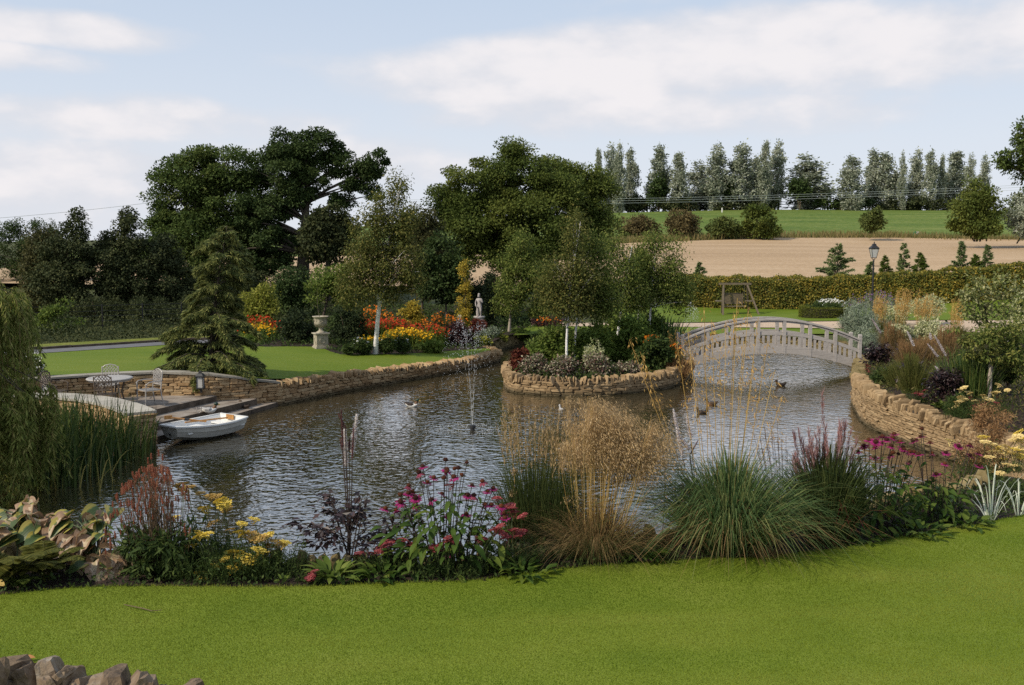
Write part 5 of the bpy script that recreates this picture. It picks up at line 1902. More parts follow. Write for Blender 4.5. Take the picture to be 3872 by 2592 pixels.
z1 = lambda L: [(x / 1.758, 1700 + y / 1.758) for x, y in L]
yh = [(p[0], p[1], c, s) for p, (c, s) in zip(z1([(1340, 555), (1310, 575), (1375, 560), (1560, 680), (1420, 745), (1435, 770), (1640, 720), (1610, 750), (1660, 760), (1545, 785), (1560, 805), (1330, 820), (1345, 860), (1290, 632), (1495, 725), (1240, 645)]),
      [('yellow', 1.0)] * 3 + [('yellow', 1.3), ('cream', 1.1), ('yellow', 1.0), ('yellow', 1.5), ('yellow', 1.3), ('yellow', 1.2), ('yellow', 1), ('yellow', .9), ('yellow', 1), ('yellow', .9), ('yellow', .8), ('yellow', .8), ('yellow', .6)])]
yarrow('bright yellow yarrow low at the front of the near bed', (830, 2190), yh, 331, ZB, .55, 520, .42, 1.0, leafm=L_DEEP)
yh = [(p[0], p[1], c, s) for p, (c, s) in zip(z1([(1720, 665), (1745, 690), (1760, 575), (1735, 590), (1680, 570), (1700, 600), (1610, 490), (1590, 545), (1690, 462), (1840, 610), (1620, 560), (1800, 640), (1870, 630), (1900, 615), (1530, 530)]),
      [('yellow', 1.0), ('yellow', 1), ('yellow', 1.5), ('old', 1.2), ('old', 1.3), ('old', 1.1), ('yellow', 1), ('yellow', .9), ('yellow', .9), ('old', 1), ('yellow', 1), ('old', 1.1), ('old', 1), ('yellow', .8), ('old', .9)])]
yarrow('yellow yarrow with fading brown heads leaning towards the water', (985, 2185), yh, 332, ZB, .4, 340, .36)
yh = [(p[0], p[1], c, s) for p, (c, s) in zip(z1([(1355, 385), (1375, 395), (1430, 315), (1460, 335), (1480, 345), (1490, 365), (1500, 395), (1400, 305), (1330, 290), (1470, 360), (1160, 452), (1200, 230), (1250, 250), (1220, 270), (1410, 490)]),
      [('yellow', 1.0), ('yellow', .8), ('old', 1.2), ('yellow', 1.2), ('yellow', 1.2), ('yellow', 1.1), ('old', 1), ('old', 1), ('old', .8), ('yellow', 1), ('yellow', .8), ('old', 1.2), ('old', 1.2), ('old', 1), ('old', 1)])]
yarrow('tall yellow yarrow leaning over the pond beside the red spikes', (760, 2150), yh, 333, ZB, .3, 260, .4, depth=.5)
rh = z2([(900, 1065), (880, 1085), (915, 1090), (825, 1110), (815, 1140), (960, 1060), (985, 1100), (640, 1165), (655, 1150), (740, 1160), (1080, 1080), (1005, 1045), (860, 1130)])
yarrow('dark rose yarrow at the foot of the coneflowers beside the black snakeroot', (1450, 2165), [(x, y, 'rose', 1.0) for x, y in rh], 334, ZB, .3, 200, .22)
rh = z2([(1290, 1090), (1320, 1075), (1265, 1110), (1400, 1040), (1425, 1060), (1380, 1025), (1640, 1040), (1625, 1030), (1385, 605), (1760, 950), (1740, 965), (1790, 935), (1820, 1000), (1835, 1030)])
yarrow('coral red yarrow among the big coneflower clump', (1700, 2190), [(x, y, 'rose', 1.15) for x, y in rh], 335, ZB, .35, 200, .25)
rh = z2([(1940, 965), (1900, 965), (1975, 970), (1950, 1000), (1880, 790), (1870, 770), (1900, 820), (1765, 710), (1970, 850), (1860, 1020), (1240 + 720, 990)])
yarrow('coral red yarrow between coneflowers and the dry grass mound', (1930, 2160), [(x, y, 'rose', 1.15) for x, y in rh], 336, ZB, .3, 240, .3)
yarrow('small red yarrow at the lawn edge beside the light green rosette', (1165, 2215), [(x, y, 'rose', .9) for x, y in z2([(270, 1345), (250, 1360), (280, 1335), (295, 1297), (230, 1385)])], 337, ZB, .12, 70, .1)
# right bank yarrows
z5 = lambda L: [(3072 + x / 2.851, 1000 + y / 2.851) for x, y in L]
ch = z5([(1635, 1325), (1590, 1350), (1675, 1375), (1700, 1390), (1600, 1430), (1620, 1460), (1560, 1490), (1590, 1475), (1650, 1450), (1750, 1470), (1770, 1490), (1840, 1410), (1880, 1450), (1860, 1480), (1920, 1460), (1960, 1385), (1990, 1375), (2010, 1300), (2100, 1355), (1540, 1535), (1510, 1550), (1830, 1545), (1490, 1560)])
yarrow('cream and peach yarrow on the right bank below the staked tree', (3730, 1575), [(x, y, 'cream', 1.25) for x, y in ch], 338, None, .9, 420, .5, depth=.9)
rh = z5([(1700, 1430), (1735, 1520), (1760, 1540), (1800, 1530), (1820, 1515), (1840, 1550), (1690, 1550), (1720, 1560), (1880, 1490), (1930, 1510), (2000, 1430), (2020, 1470), (1985, 1490), (1660, 1565), (1780, 1560)])
rh += [(3640, 1610), (3660, 1630), (3700, 1600), (3690, 1565), (3720, 1545), (3655, 1655), (3620, 1625)]
yarrow('raspberry pink yarrow spilling over the right bank wall', (3710, 1590), [(x, y, 'rose', 1.25) for x, y in rh], 339, None, .8, 420, .45, depth=.7)
rh = z5([(590, 1085), (610, 1100), (580, 1130), (640, 1245), (665, 1250), (720, 1180), (745, 1190), (780, 1250), (800, 1215), (700, 1290), (620, 1155), (820, 1160)])
yarrow('small coral yarrow on the bank near the bridge foot', (3330, 1436), [(x, y, 'rose', 1.3) for x, y in rh], 340, None, .6, 160, .4, depth=.9)
rh = z5([(1140, 1375), (1160, 1400), (1190, 1430), (1130, 1470), (1145, 1500), (1150, 1530), (1200, 1360), (1110, 1390)])
yarrow('pink yarrow against the black-leaved snakeroot on the right bank', (3500, 1532), [(x, y, 'rose', 1.4) for x, y in rh], 341, None, .35, 160, .4, depth=.4)
yh = z6([(2290, 445), (2290, 480), (2250, 515), (2320, 500), (2310, 535), (2050, 555), (2110, 580), (2170, 570), (2190, 610), (2110, 615), (2150, 640), (2060, 620), (2260, 600), (2300, 590), (2240, 640), (2140, 690), (2110, 695), (2180, 730), (2310, 660), (2300, 740), (2260, 750), (2080, 780), (2020, 800), (2130, 820), (2180, 855), (2220, 790), (1990, 530), (1970, 485), (1680, 525), (2030, 670), (2330, 620)])
yarrow('large pale yellow yarrow at the right end of the near bed', (3800, 1850), [(x, y, 'cream' if i % 3 else 'yellow', 1.25) for i, (x, y) in enumerate(yh)], 342, None, .6, 520, .55, depth=.6)


# ------------------------------------------------------------------ snakeroots (black leaves, white bottlebrush spikes)
def spike(t, p0, p1, rg, bloom=True, r=.022):
    p0, p1 = Vector(p0), Vector(p1)
    n = int(330 * (p1 - p0).length / .35) + 60
    q = rg.uniform(0, 1, n)
    ax = np.array(p1 - p0)
    a = rg.uniform(0, 2 * np.pi, n)
    side = np.c_[np.cos(a), np.sin(a), np.zeros(n)]
    C = np.array(p0)[None] + ax[None] * q[:, None]
    mb = MB()
    rr = r * (1.0 - .55 * q ** 3) * (1 if bloom else .36)
    mb.leaves(C, side + [0, 0, .4], rr * rg.uniform(.8, 1.25, n), .011, rng=rg)
    mb.tube([p0, p1], r * (.3 if bloom else .16), 5)
    return mb.build('flower_spike', F_SPIKE if bloom else F_BUD, t)


def snakeroot(label, base, spikes, sprays, seed, leaf=.09, stems=7, group=None, height=.9, spread=.45, nspray=26, sr=.02, lo=.35):
    rg = np.random.default_rng(seed)
    b = Vector(base)
    t = thing('snakeroot', label, 'flowers', b, group=group)
    sb, mb = MB(), MB()
    for (x0, y0), (x1, y1), bloom in spikes:
        d = b.y + rg.uniform(.05, .25)
        p0, p1 = P(x0, y0, d=d), P(x1, y1, d=d)
        sb.tube(curve3(b, Vector((b.x * .4 + p0.x * .6, d, b.z * .45 + p0.z * .55)), p0, 7), [.008, .007, .006, .0055, .005, .0045, .004], 5, cap=False)
        spike(t, p0, p1, rg, bloom, sr)
    for i in range(nspray):
        a = rg.uniform(0, 2 * math.pi)
        zz = height * rg.uniform(lo, 1.0)
        r = spread * rg.uniform(.25, 1) * (1.1 - .45 * (zz / height))
        e = b + Vector((math.cos(a) * r, math.sin(a) * r * .6, zz * .85 - .06 * r))
        s = b + Vector((rg.normal(0, .03), 0, zz * .45))
        pts = curve3(s, (s + e) / 2 + Vector((0, 0, .08)), e, 6)
        sb.tube(pts, [.006, .005, .004, .003, .003, .002], 4, cap=False)
        m = int(26 * sprays)
        tt = rg.uniform(.45, 1.05, m)
        A, B_ = np.array(s), np.array(e)
        C = A + (B_ - A) * tt[:, None] + rg.normal(0, .05, (m, 3)) * [1, 1, .45]
        D = rg.normal(size=(m, 3)) * [1, 1, .5] + np.array([math.cos(a) * .6, math.sin(a) * .4, -.35])
        Ln = leaf * rg.uniform(.5, 1.1, m)
        mb.leaves(C, D, Ln, Ln * .5, np.array([0, 0, 1.0]) + rg.normal(0, .45, (m, 3)), fold=.15)
    for i in range(stems):
        a = rg.uniform(0, 6.28)
        sb.tube([b + Vector((rg.normal(0, .03), rg.normal(0, .03), -.02)), b + Vector((math.cos(a) * .12, math.sin(a) * .08, height * .5)), b + Vector((math.cos(a) * .2, math.sin(a) * .1, height * .85))], [.008, .006, .003], 5, cap=False)
    sb.build('stems', S_DARK, t)
    mb.build('foliage', L_BLACK, t)
    return t


zz = z2
snakeroot('black-leaved snakeroot with two tall white spikes at the pond edge', P(1322, 2135, z=ZB),
          [(*z2([(548, 460), (540, 155)]), True), (*z2([(600, 350), (638, 40)]), True), (*z2([(525, 300), (512, 0)]), False), (*z2([(545, 150), (488, 30)]), False), (*z2([(575, 330), (580, 235)]), False), (*z2([(600, 400), (612, 150)]), False), (*z2([(520, 320), (503, 235)]), False)],
          1.0, 351, .10, 5, height=.88, spread=.82, nspray=25, sr=.038, group='black snakeroots')
snakeroot('black snakeroot with two leaning white spikes behind the blue-green grass', P(2650, 1985, z=1.2),
          [((2580, 1725), (2546, 1548), True), ((2612, 1660), (2597, 1575), True), ((2604, 1700), (2560, 1640), True), ((2610, 1720), (2640, 1665), False)], .9, 352, .085, 5, height=.62, spread=.4, nspray=18, sr=.032, lo=.55, group='black snakeroots')
snakeroot('dark snakeroot by the bridge foot with a white spike over the brown grass', G(3330, 1405), [((3330, 1262), (3297, 1207), True), ((3352, 1325), (3345, 1310), True), ((3376, 1350), (3381, 1328), True)], 1.1, 353, .16, 8, height=1.15, spread=.75, nspray=30, sr=.05, group='black snakeroots')
snakeroot('black snakeroot in the middle of the right bank among rushy grass', G(3450, 1470), [((3455, 1310), (3431, 1254), True), ((3520, 1285), (3516, 1260), True)], 1.1, 354, .14, 7, height=.85, spread=.5, nspray=24, sr=.045, group='black snakeroots')
snakeroot('largest black snakeroot above the right bank wall with curving white spikes', G(3575, 1520), [((3577, 1348), (3533, 1268), True), ((3545, 1350), (3507, 1301), True), ((3548, 1403), (3537, 1386), True), ((3587, 1375), (3583, 1330), False), ((3562, 1330), (3530, 1298), False)], 1.4, 355, .12, 9, height=.95, spread=.62, nspray=46, sr=.038, lo=.1, group='black snakeroots')


# ------------------------------------------------------------------ grasses
def grass(name, label, base, n, hgt, spread, wid, mat, seed, stalks=None, arch=.8, droop=.55, cat='grass', group=None, foot=.1, extra=None, ysq=.8):
    """tuft of arching blades; stalks = list of dicts adding flowering stalks"""
    rg = np.random.default_rng(seed)
    b = Vector(base)
    t = thing(name, label, cat, b, group=group)
    a = rg.uniform(0, 2 * np.pi, n)
    q = rg.uniform(0, 1, n) ** .7
    r = spread * q
    B = np.c_[b.x + np.cos(a) * foot * q, b.y + np.sin(a) * foot * q * ysq, np.full(n, b.z - .02)]
    H = hgt * rg.uniform(.6, 1.1, n)
    jx, jy = rg.normal(0, .16, n) * spread, rg.normal(0, .14, n) * spread
    r = r * rg.uniform(.6, 1.2, n)
    top = np.c_[np.cos(a) * r * .55 + jx * .5, np.sin(a) * r * .55 * ysq + jy * .5, H * (1.05 - .2 * q)]
    end = np.c_[np.cos(a) * r * 1.1 + jx, np.sin(a) * r * 1.1 * ysq + jy, H * (1 - droop * q ** 1.2 * arch * rg.uniform(.5, 1.25, n))]
    mb = MB()
    mb.ribbons(B, B + top, B + end, wid * rg.uniform(.7, 1.2, n), 5, rng=rg, tip=.08)
    mb.build('blades', mat, t)
    if extra:
        m2, n2 = extra
        k = rg.integers(0, n, n2)
        mb = MB()
        j = rg.normal(0, .03, (n2, 3))
        mb.ribbons(B[k] + j * .3, B[k] + top[k] * .8 + j, B[k] + end[k] * [1.1, 1.1, .5] + j * 2, wid, 4, rng=rg)
        mb.build('dry_blades', m2, t)
    for st in stalks or []:
        kind = st['kind']
        heads = st['to']
        mb, hb = MB(), MB()
        for (fx, fy), (tx, ty) in heads:
            d = b.y + rg.uniform(-.1, .35) * st.get('dd', 1)
            s, e = P(fx, fy, d=d), P(tx, ty, d=d)
            s = Vector((b.x + (s.x - b.x) * .6, s.y, b.z))
            pts = curve3(s, s * .5 + e * .5 + Vector((0, 0, .05)), e, 7)
            one = MB()
            one.tube(pts, [st['r'] * (1 - .45 * i / 6) for i in range(7)], 4, cap=False)
            L = (e - s).length
            if kind == 'oat':
                m = st['n']
                f = rg.uniform(1 - st['hl'], 1.0, m)
                A = np.array(s) + (np.array(e) - np.array(s)) * f[:, None] + [0, 0, 0]
                az = rg.uniform(0, 2 * np.pi, m)
                out = rg.uniform(.02, 1.0, m) * st['hw'] * (1.15 - f) / st['hl'] * .9 + .012
                C = A + np.c_[np.cos(az) * out + out * .35 + st.get('drift', 0) * rg.uniform(0, 1, m), np.sin(az) * out, rg.uniform(-.02, .05, m)]
                one.ribbons(A, (A + C) / 2 + [0, 0, .03], C, .0022, 2, mi=1, rng=rg)
                D = np.c_[np.cos(az) * .5 + .3, np.sin(az) * .4, -rg.uniform(.2, 1.2, m)]
                one.leaves(C, D, st['sl'] * rg.uniform(.7, 1.3, m), st['sl'] * .24, mi=1, rng=rg)
                one.build('flower_stalk', [st['mat'], st['hm']], t)
            elif kind == 'plume':
                m = st['n']
                f = rg.uniform(1 - st['hl'], 1.0, m)
                A = np.array(s) + (np.array(e) - np.array(s)) * f[:, None]
                az = rg.uniform(0, 2 * np.pi, m)
                D = np.c_[np.cos(az) * .45, np.sin(az) * .45, np.full(m, 1.0)] + np.array((e - s).normalized()) * .6
                one.leaves(A, D, st['hw'] * rg.uniform(.6, 1.2, m), .006, mi=1, rng=rg)
                one.build('flower_stalk', [st['mat'], st['hm']], t)
    return t


def fan(x0, x1, y, tx0, tx1, ty0, ty1, n, seed):
    rg = np.random.default_rng(seed)
    u = np.sort(rg.uniform(0, 1, n))
    return [((x0 + (x1 - x0) * k, y), (tx0 + (tx1 - tx0) * (k * .8 + rg.uniform(0, .2)), rg.uniform(ty0, ty1))) for k in u]


# blue-green mound with tall golden oat stalks
oat = dict(kind='oat', r=.0052, mat=G_STRAW, hm=G_OAT, n=46, hl=.34, hw=.09, sl=.045)
tall = [((2650, 2080), (2662, 1160)), ((2700, 2080), (2690, 1210)), ((2720, 2085), (2745, 1215)), ((2735, 2085), (2788, 1128)), ((2740, 2085), (2778, 1200)), ((2760, 2085), (2830, 1165)), ((2770, 2085), (2868, 1200)), ((2780, 2085), (2905, 1290)),
        ((2640, 2080), (2600, 1240)), ((2620, 2080), (2560, 1300)), ((2700, 2080), (2655, 1300)), ((2790, 2085), (2930, 1400)), ((2750, 2085), (2812, 1290)), ((2610, 2070), (2380, 1285)), ((2625, 2070), (2420, 1330)), ((2730, 2085), (2720, 1340)), ((2660, 2085), (2625, 1420)), ((2800, 2085), (2960, 1500)), ((2770, 2085), (2850, 1380))]
grass('golden_oat_grass', 'big blue-green grass mound sending tall golden oat stalks up across the bridge', P(2760, 2085, z=ZB), 2600, 1.15, 1.05, .0125, G_GREEN, 361, [dict(oat, to=tall)], arch=1.0, droop=.8, foot=.3, extra=(G_DRY, 420))
# fine mound with straw stalks and a tan cloud of panicles
cloud = dict(kind='oat', r=.0032, mat=G_STRAW, hm=G_TAN, n=165, hl=.22, hw=.17, sl=.030, drift=.16)
grass('hair_grass', 'straw-coloured fountain of hair grass topped by a tan cloud of seed heads', P(2255, 2105, z=ZB), 1900, .66, .76, .0055, G_DRY, 362,
      [dict(cloud, to=fan(2120, 2330, 2100, 2090, 2360, 1500, 1720, 48, 1) + fan(2230, 2400, 2100, 2240, 2520, 1545, 1790, 46, 7)), dict(cloud, n=20, to=fan(2180, 2360, 2100, 2060, 2560, 1640, 1900, 22, 2))], arch=1.0, droop=.85, foot=.22, extra=(G_DARK, 900))
molin = dict(kind='plume', r=.0026, mat=G_OLIVE, hm=G_TAN, n=34, hl=.30, hw=.055)
grass('moor_grass', 'upright green moor grass with thin brown flower stems over the pond', P(2025, 2075, z=ZB - .05), 1300, 1.0, .34, .0070, G_DARK, 363,
      [dict(molin, dd=1.5, to=fan(1900, 2110, 2060, 1850, 2170, 1520, 1680, 90, 3))], arch=.4, droop=.25, foot=.28, extra=(G_OLIVE, 420))
grass('moor_grass', 'dark green grass tuft between moor grass and hair grass', P(2110, 2090, z=ZB - .03), 700, .85, .34, .0060, G_DARK, 364, [dict(molin, to=fan(2080, 2170, 2060, 2060, 2210, 1580, 1720, 26, 4))], arch=.6, droop=.35, foot=.16)
plume = dict(kind='plume', r=.0028, mat=S_DARK, hm=G_PLUME, n=60, hl=.24, hw=.10)
grass('silver_grass', 'dark silver grass with purple-pink plumes in front of the pond', P(3130, 2050, z=ZB), 1700, 1.10, .56, .0125, G_DARK, 365,
      [dict(plume, to=[((3120, 2030), (3110, 1492))] + fan(3040, 3200, 2030, 2985, 3250, 1590, 1760, 40, 5))], arch=.7, droop=.5, foot=.2, extra=(L_MAROON, 160))
grass('thin_rush', 'thin brown grass stems over the water between oat grass and silver grass', P(2960, 2020, z=1.2), 140, .5, .2, .004, G_BROWN, 366, [dict(plume, n=16, hm=G_BROWN, hw=.03, to=fan(2900, 2990, 2000, 2840, 2980, 1580, 1720, 24, 6))], arch=.3, foot=.15)
grass('striped_grass', 'white-striped grass with long arching blades at the right end of the lawn edge', P(3745, 1965, z=ZB), 15, .80, .50, .019, G_STRIPE, 367, arch=.9, droop=.8, foot=.05, ysq=.5)
grass('striped_grass', 'second tuft of white-striped grass touching the picture edge', P(3850, 1950, z=ZB), 11, .6, .5, .019, G_STRIPE, 368, arch=.9, droop=.9, foot=.05, ysq=.5)
# right bank
roat = dict(kind='oat', r=.006, mat=G_STRAW, hm=G_OAT, n=46, hl=.42, hw=.16, sl=.075)
for i, (bx, tops, lab) in enumerate([((3330, 1268), (3300, 3360, 1110, 1180), 'golden oat grass just behind the silver shrub by the bridge'), ((3400, 1272), (3380, 3450, 1088, 1150), 'tall golden oat grass in the middle of the right bank'), ((3490, 1275), (3440, 3560, 1090, 1160), 'golden oat grass with the widest cloud of heads near the hedge'), ((3620, 1290), (3590, 3650, 1110, 1200), 'loose golden oat grass in front of the pale apple tree')]):
    b = G(*bx)
    grass('golden_oat_grass', lab, b, 420, .75, .55, .014, G_OLIVE, 370 + i, [dict(roat, dd=2, to=fan(bx[0] - 30, bx[0] + 30, bx[1], *tops, 26, 20 + i))], foot=.2, group='golden oat grasses on the right bank')
for i, (bx, hgt, sp, m, lab, tp) in enumerate([((3372, 1350), 1.15, .5, G_BROWN, 'russet grass tuft right behind the black spike by the bridge', (3330, 3420, 1215, 1260)), ((3440, 1405), 1.0, .55, G_BROWN, 'red-brown grass tuft between two black snakeroots', (3390, 3490, 1285, 1330)), ((3575, 1365), 1.1, .5, G_BROWN, 'feathery brown grass beside the curving white spikes', (3540, 3630, 1230, 1290)),
                                                   ((3500, 1400), 1.0, .5, G_BROWN, 'brown seeding grass in the centre of the right bank', (3450, 3550, 1270, 1330)), ((3400, 1462), .75, .45, G_OLIVE, 'olive fine grass at the top of the bank wall', (3350, 3430, 1380, 1420)), ((3455, 1485), .9, .4, G_OLIVE, 'yellow-green fine grass beside the black snakeroot over the wall', (3410, 3480, 1340, 1400))]):
    grass('brown_grass', lab, G(*bx), 620, hgt, sp, .010, G_OLIVE if m is G_OLIVE else G_DRY, 380 + i, [dict(kind='plume', r=.003, mat=m, hm=m, n=34, hl=.45, hw=.12, dd=2, to=fan(bx[0] - 30, bx[0] + 30, bx[1], *tp, 95, 30 + i))], arch=.5, droop=.4, foot=.28, group='brown grasses on the right bank')
grass('reed_grass', 'tall bright green reed grass behind the white stake', G(3675, 1500), 520, 1.25, .5, .02, L_REED, 391, arch=.7, droop=.3, foot=.55)
grass('reed_grass', 'green reed grass between the black snakeroot and the reeds by the stake', G(3615, 1480), 260, 1.0, .4, .018, G_GREEN, 392, arch=.7, droop=.3, foot=.35)
grass('copper_grass', 'copper coloured grass tufts leaning over the island end of the bridge', P(2560, 1440, d=32.6), 420, .95, .55, .016, G_BROWN, 393, [dict(kind='oat', r=.004, mat=G_STRAW, hm=G_OAT, n=40, hl=.5, hw=.16, sl=.07, to=fan(2530, 2600, 1440, 2500, 2640, 1230, 1350, 16, 44))], foot=.25)
grass('iris_leaves', 'green iris leaves at the back of the island beside the bridge', P(2520, 1330, d=36.5), 160, 1.35, .55, .05, G_GREEN, 394, arch=.5, droop=.3, foot=.5)
grass('sedge', 'low brown sedge at the foot of the oat grass mound', P(2880, 2105, z=ZB), 260, .22, .3, .006, G_DRY, 395, foot=.15, droop=.8)
grass('sedge', 'dry tan sedge tuft by the little stone gap at the water', P(2500, 2075, z=ZB), 160, .22, .22, .006, G_DRY, 396, foot=.1, droop=.8)

# ------------------------------------------------------------------ bistort with red spikes
def bistort():
    rg = np.random.default_rng(401)
    b = P(585, 2200, z=ZB)
    t = thing('bistort', 'tall bistort covered in small rusty red flower spikes', 'flowers', b)
    mb = MB()
    C, U = clumps_in([(np.array(b) + [0, .25, .3], np.array([.42, .3, .3])), (np.array(b) + [.1, .25, .12], np.array([.5, .3, .14]))], 70, rg, .2)
    clump_leaves(mb, C, U, .10, 34, .10, rg, .3, wl=.26)
    mb.build('foliage', L_DEEP, t)
    sb = MB()
    sp = MB()
    n = 60
    i = np.arange(n)
    th = i * 2.4
    q = i / n
    mm = MB()
    C = np.c_[np.cos(th) * .004, np.sin(th) * .004, q * .062]
    D = np.c_[np.cos(th), np.sin(th), np.full(n, .8)]
    mm.leaves(C, D, .011 * (1.15 - .6 * q), .006, rng=rg)
    mm.tube([(0, 0, 0), (0, 0, .062)], [.0055, .003], 5)
    me = mm.mesh('flower_spike', F_BISTORT)
    for k in range(250):
        px = 560 + rg.normal(0, 82)
        px = min(max(px, 400), 715)
        top = 1775 + (abs(px - 580) / 150) ** 2 * 130
        py = top + rg.uniform(0, 1) ** 1.6 * 190
        d = b.y + rg.uniform(0, .55)
        e = P(px, py, d=d)
        f = Vector((b.x + (e.x - b.x) * .5 + rg.normal(0, .06), b.y + rg.uniform(.1, .4), b.z + .1))
        sb.tube([f, (f + e) / 2 + Vector((rg.normal(0, .015), 0, .02)), e], [.003, .0024, .0018], 3, cap=False)
        M = Matrix.Translation(e - wloc(t)) @ Euler((rg.normal(0, .12), rg.normal(0, .12), rg.uniform(0, 6))).to_matrix().to_4x4() @ Matrix.Scale(rg.uniform(.7, 1.25), 4)
        link('flower_spike', me, t, M)
    for px, py in [(572, 1738), (600, 1725), (615, 1742), (560, 1755)]:
        e = P(px, py, d=b.y + .3)
        sb.tube([b + Vector((0, .2, .1)), (b + e) / 2, e], [.003, .0024, .0018], 3, cap=False)
        link('flower_spike', me, t, Matrix.Translation(e - wloc(t)))
    sb.build('stems', S_BROWN, t)


bistort()


# ------------------------------------------------------------------ hostas, ferns, rosettes
def hosta_mat(name, inner, edge, withered):
    m, nt, out = _new(name)
    N, L = nt.nodes, nt.links
    tcn = N.new('ShaderNodeTexCoord')
    sp = N.new('ShaderNodeSeparateXYZ')
    L.new(tcn.outputs['Generated'], sp.inputs[0])
    a = N.new('ShaderNodeMath')
    a.operation = 'SUBTRACT'
    a.inputs[1].default_value = .5
    L.new(sp.outputs[1], a.inputs[0])
    ab = N.new('ShaderNodeMath')
    ab.operation = 'ABSOLUTE'
    L.new(a.outputs[0], ab.inputs[0])
    no = N.new('ShaderNodeTexNoise')
    no.inputs['Scale'].default_value = 9
    no.inputs['Detail'].default_value = 6
    L.new(tcn.outputs['Object'], no.inputs['Vector'])
    ad = N.new('ShaderNodeMath')
    ad.operation = 'MULTIPLY_ADD'
    ad.inputs[1].default_value = .5 if not withered else 1.6
    L.new(no.outputs[0], ad.inputs[0])
    L.new(ab.outputs[0], ad.inputs[2])
    if withered:
        c = ramp(nt, ad.outputs[0], [(.55, inner), (.75, edge), (.95, (.50, .40, .28)), (1.0, (.30, .19, .11))])
    else:
        c = ramp(nt, ad.outputs[0], [(.42, inner), (.50, tuple(v * 1.5 for v in inner)), (.56, edge)])
    bs = N.new('ShaderNodeBsdfPrincipled')
    bs.inputs['Roughness'].default_value = .5
    L.new(c, bs.inputs['Base Color'])
    w = N.new('ShaderNodeTexWave')
    w.wave_type = 'BANDS'
    w.bands_direction = 'Y'
    w.inputs['Scale'].default_value = 14
    L.new(tcn.outputs['Object'], w.inputs['Vector'])
    bp = N.new('ShaderNodeBump')
    bp.inputs['Strength'].default_value = .12
    bp.inputs['Distance'].default_value = .004
    L.new(w.outputs[1], bp.inputs['Height'])
    L.new(bp.outputs[0], bs.inputs['Normal'])
    tr = N.new('ShaderNodeBsdfTranslucent')
    L.new(c, tr.inputs[0])
    ms = N.new('ShaderNodeMixShader')
    ms.inputs[0].default_value = .25
    L.new(bs.outputs[0], ms.inputs[1])
    L.new(tr.outputs[0], ms.inputs[2])
    L.new(ms.outputs[0], out.inputs[0])
    return m


H_GREEN = hosta_mat('edged_hosta_leaf', (.05, .085, .022), (.34, .29, .06), False)
H_WITHER = hosta_mat('withered_hosta_leaf', (.16, .18, .04), (.40, .31, .17), True)
H_MESH = [leaf_mesh('leaf', .27, .19, H_GREEN, .5, .12, 8, wave=.008, seed=50 + i, heart=True) for i in range(3)]
W_MESH = [leaf_mesh('withered_leaf', .26, .19, H_WITHER, .8, .22, 8, wave=.035, seed=60 + i, heart=True) for i in range(4)]


def hosta(label, base_px, box, ng, nw, seed):
    rg = np.random.default_rng(seed)
    b = P(*base_px, z=ZB)
    t = thing('hosta', label, 'plant', b, group='large-leaved hostas at the left end of the near bed')
    sb = MB()
    for k in range(ng + nw):
        px, py = rg.uniform(box[0], box[2]), rg.uniform(box[1], box[3])
        d = b.y + .05 + (box[3] - py) / (box[3] - box[1]) * .55 + rg.uniform(-.08, .08)
        p = P(px, py, d=d)
        dx = p.x - b.x
        az = math.atan2(-.6 + rg.normal(0, .5), dx * 2 + rg.normal(0, .5))
        m = H_MESH[k % 3] if k < ng else W_MESH[k % 4]
        pos = p - Vector((math.cos(az), math.sin(az), 0)) * .12
        put_leaf(m, t, pos, az, rg.uniform(-.5, .15), rg.normal(0, .4), rg.uniform(.7, 1.1), name='leaf' if k < ng else 'withered_leaf')
        sb.tube(curve3(b + Vector((rg.normal(0, .05), .15, 0)), Vector((b.x * .5 + pos.x * .5, pos.y, pos.z)), pos, 5), .007, 4, cap=False)
    sb.build('stems', S_GREEN, t)


hosta('hosta with yellow-edged leaves cut off by the picture edge', (90, 2160), (-60, 1890, 240, 2060), 16, 14, 411)
hosta('mostly withered hosta with bleached crumpled leaves beside the bistort', (330, 2185), (180, 1925, 440, 2140), 15, 34, 412)


def fern(label, base, seed, n=16, L=.5, mat=None, group=None):
    rg = np.random.default_rng(seed)
    b = Vector(base)
    t = thing('fern', label, 'plant', b, group=group)
    for k in range(n):
        a = rg.uniform(0, 2 * math.pi)
        l = L * rg.uniform(.7, 1.15)
        pts = curve3(b + Vector((rg.normal(0, .03), rg.normal(0, .03), 0)), b + Vector((math.cos(a) * l * .4, math.sin(a) * l * .35, l * .75)), b + Vector((math.cos(a) * l * .95, math.sin(a) * l * .75, l * rg.uniform(.35, .7))), 12)
        mb = MB()
        mb.tube(pts, [.004 * (1 - .06 * i) for i in range(12)], 4, cap=False)
        A = np.array([tuple(p) for p in pts])
        m = 46
        f = np.linspace(.18, 1, m)
        C = np.c_[[np.interp(f * 11, np.arange(12), A[:, i]) for i in range(3)]].T
        tg = np.gradient(C, axis=0)
        tg /= np.linalg.norm(tg, axis=1, keepdims=True)
        sd = np.cross(tg, [0, 0, 1.0])
        sd /= np.linalg.norm(sd, axis=1, keepdims=True)
        w = l * .30 * np.sin(np.clip(1.06 - f, 0, 1) ** .8 * math.pi * .62 + .1)
        for s_ in (-1, 1):
            D = sd * s_ + tg * .45 - np.array([0, 0, .15])
            mb.leaves(C, D, w, .022, np.tile([0, 0, 1.0], (m, 1)) + rg.normal(0, .2, (m, 3)), fold=.1)
        mb.build('frond', mat or L_MID, t)
    return t


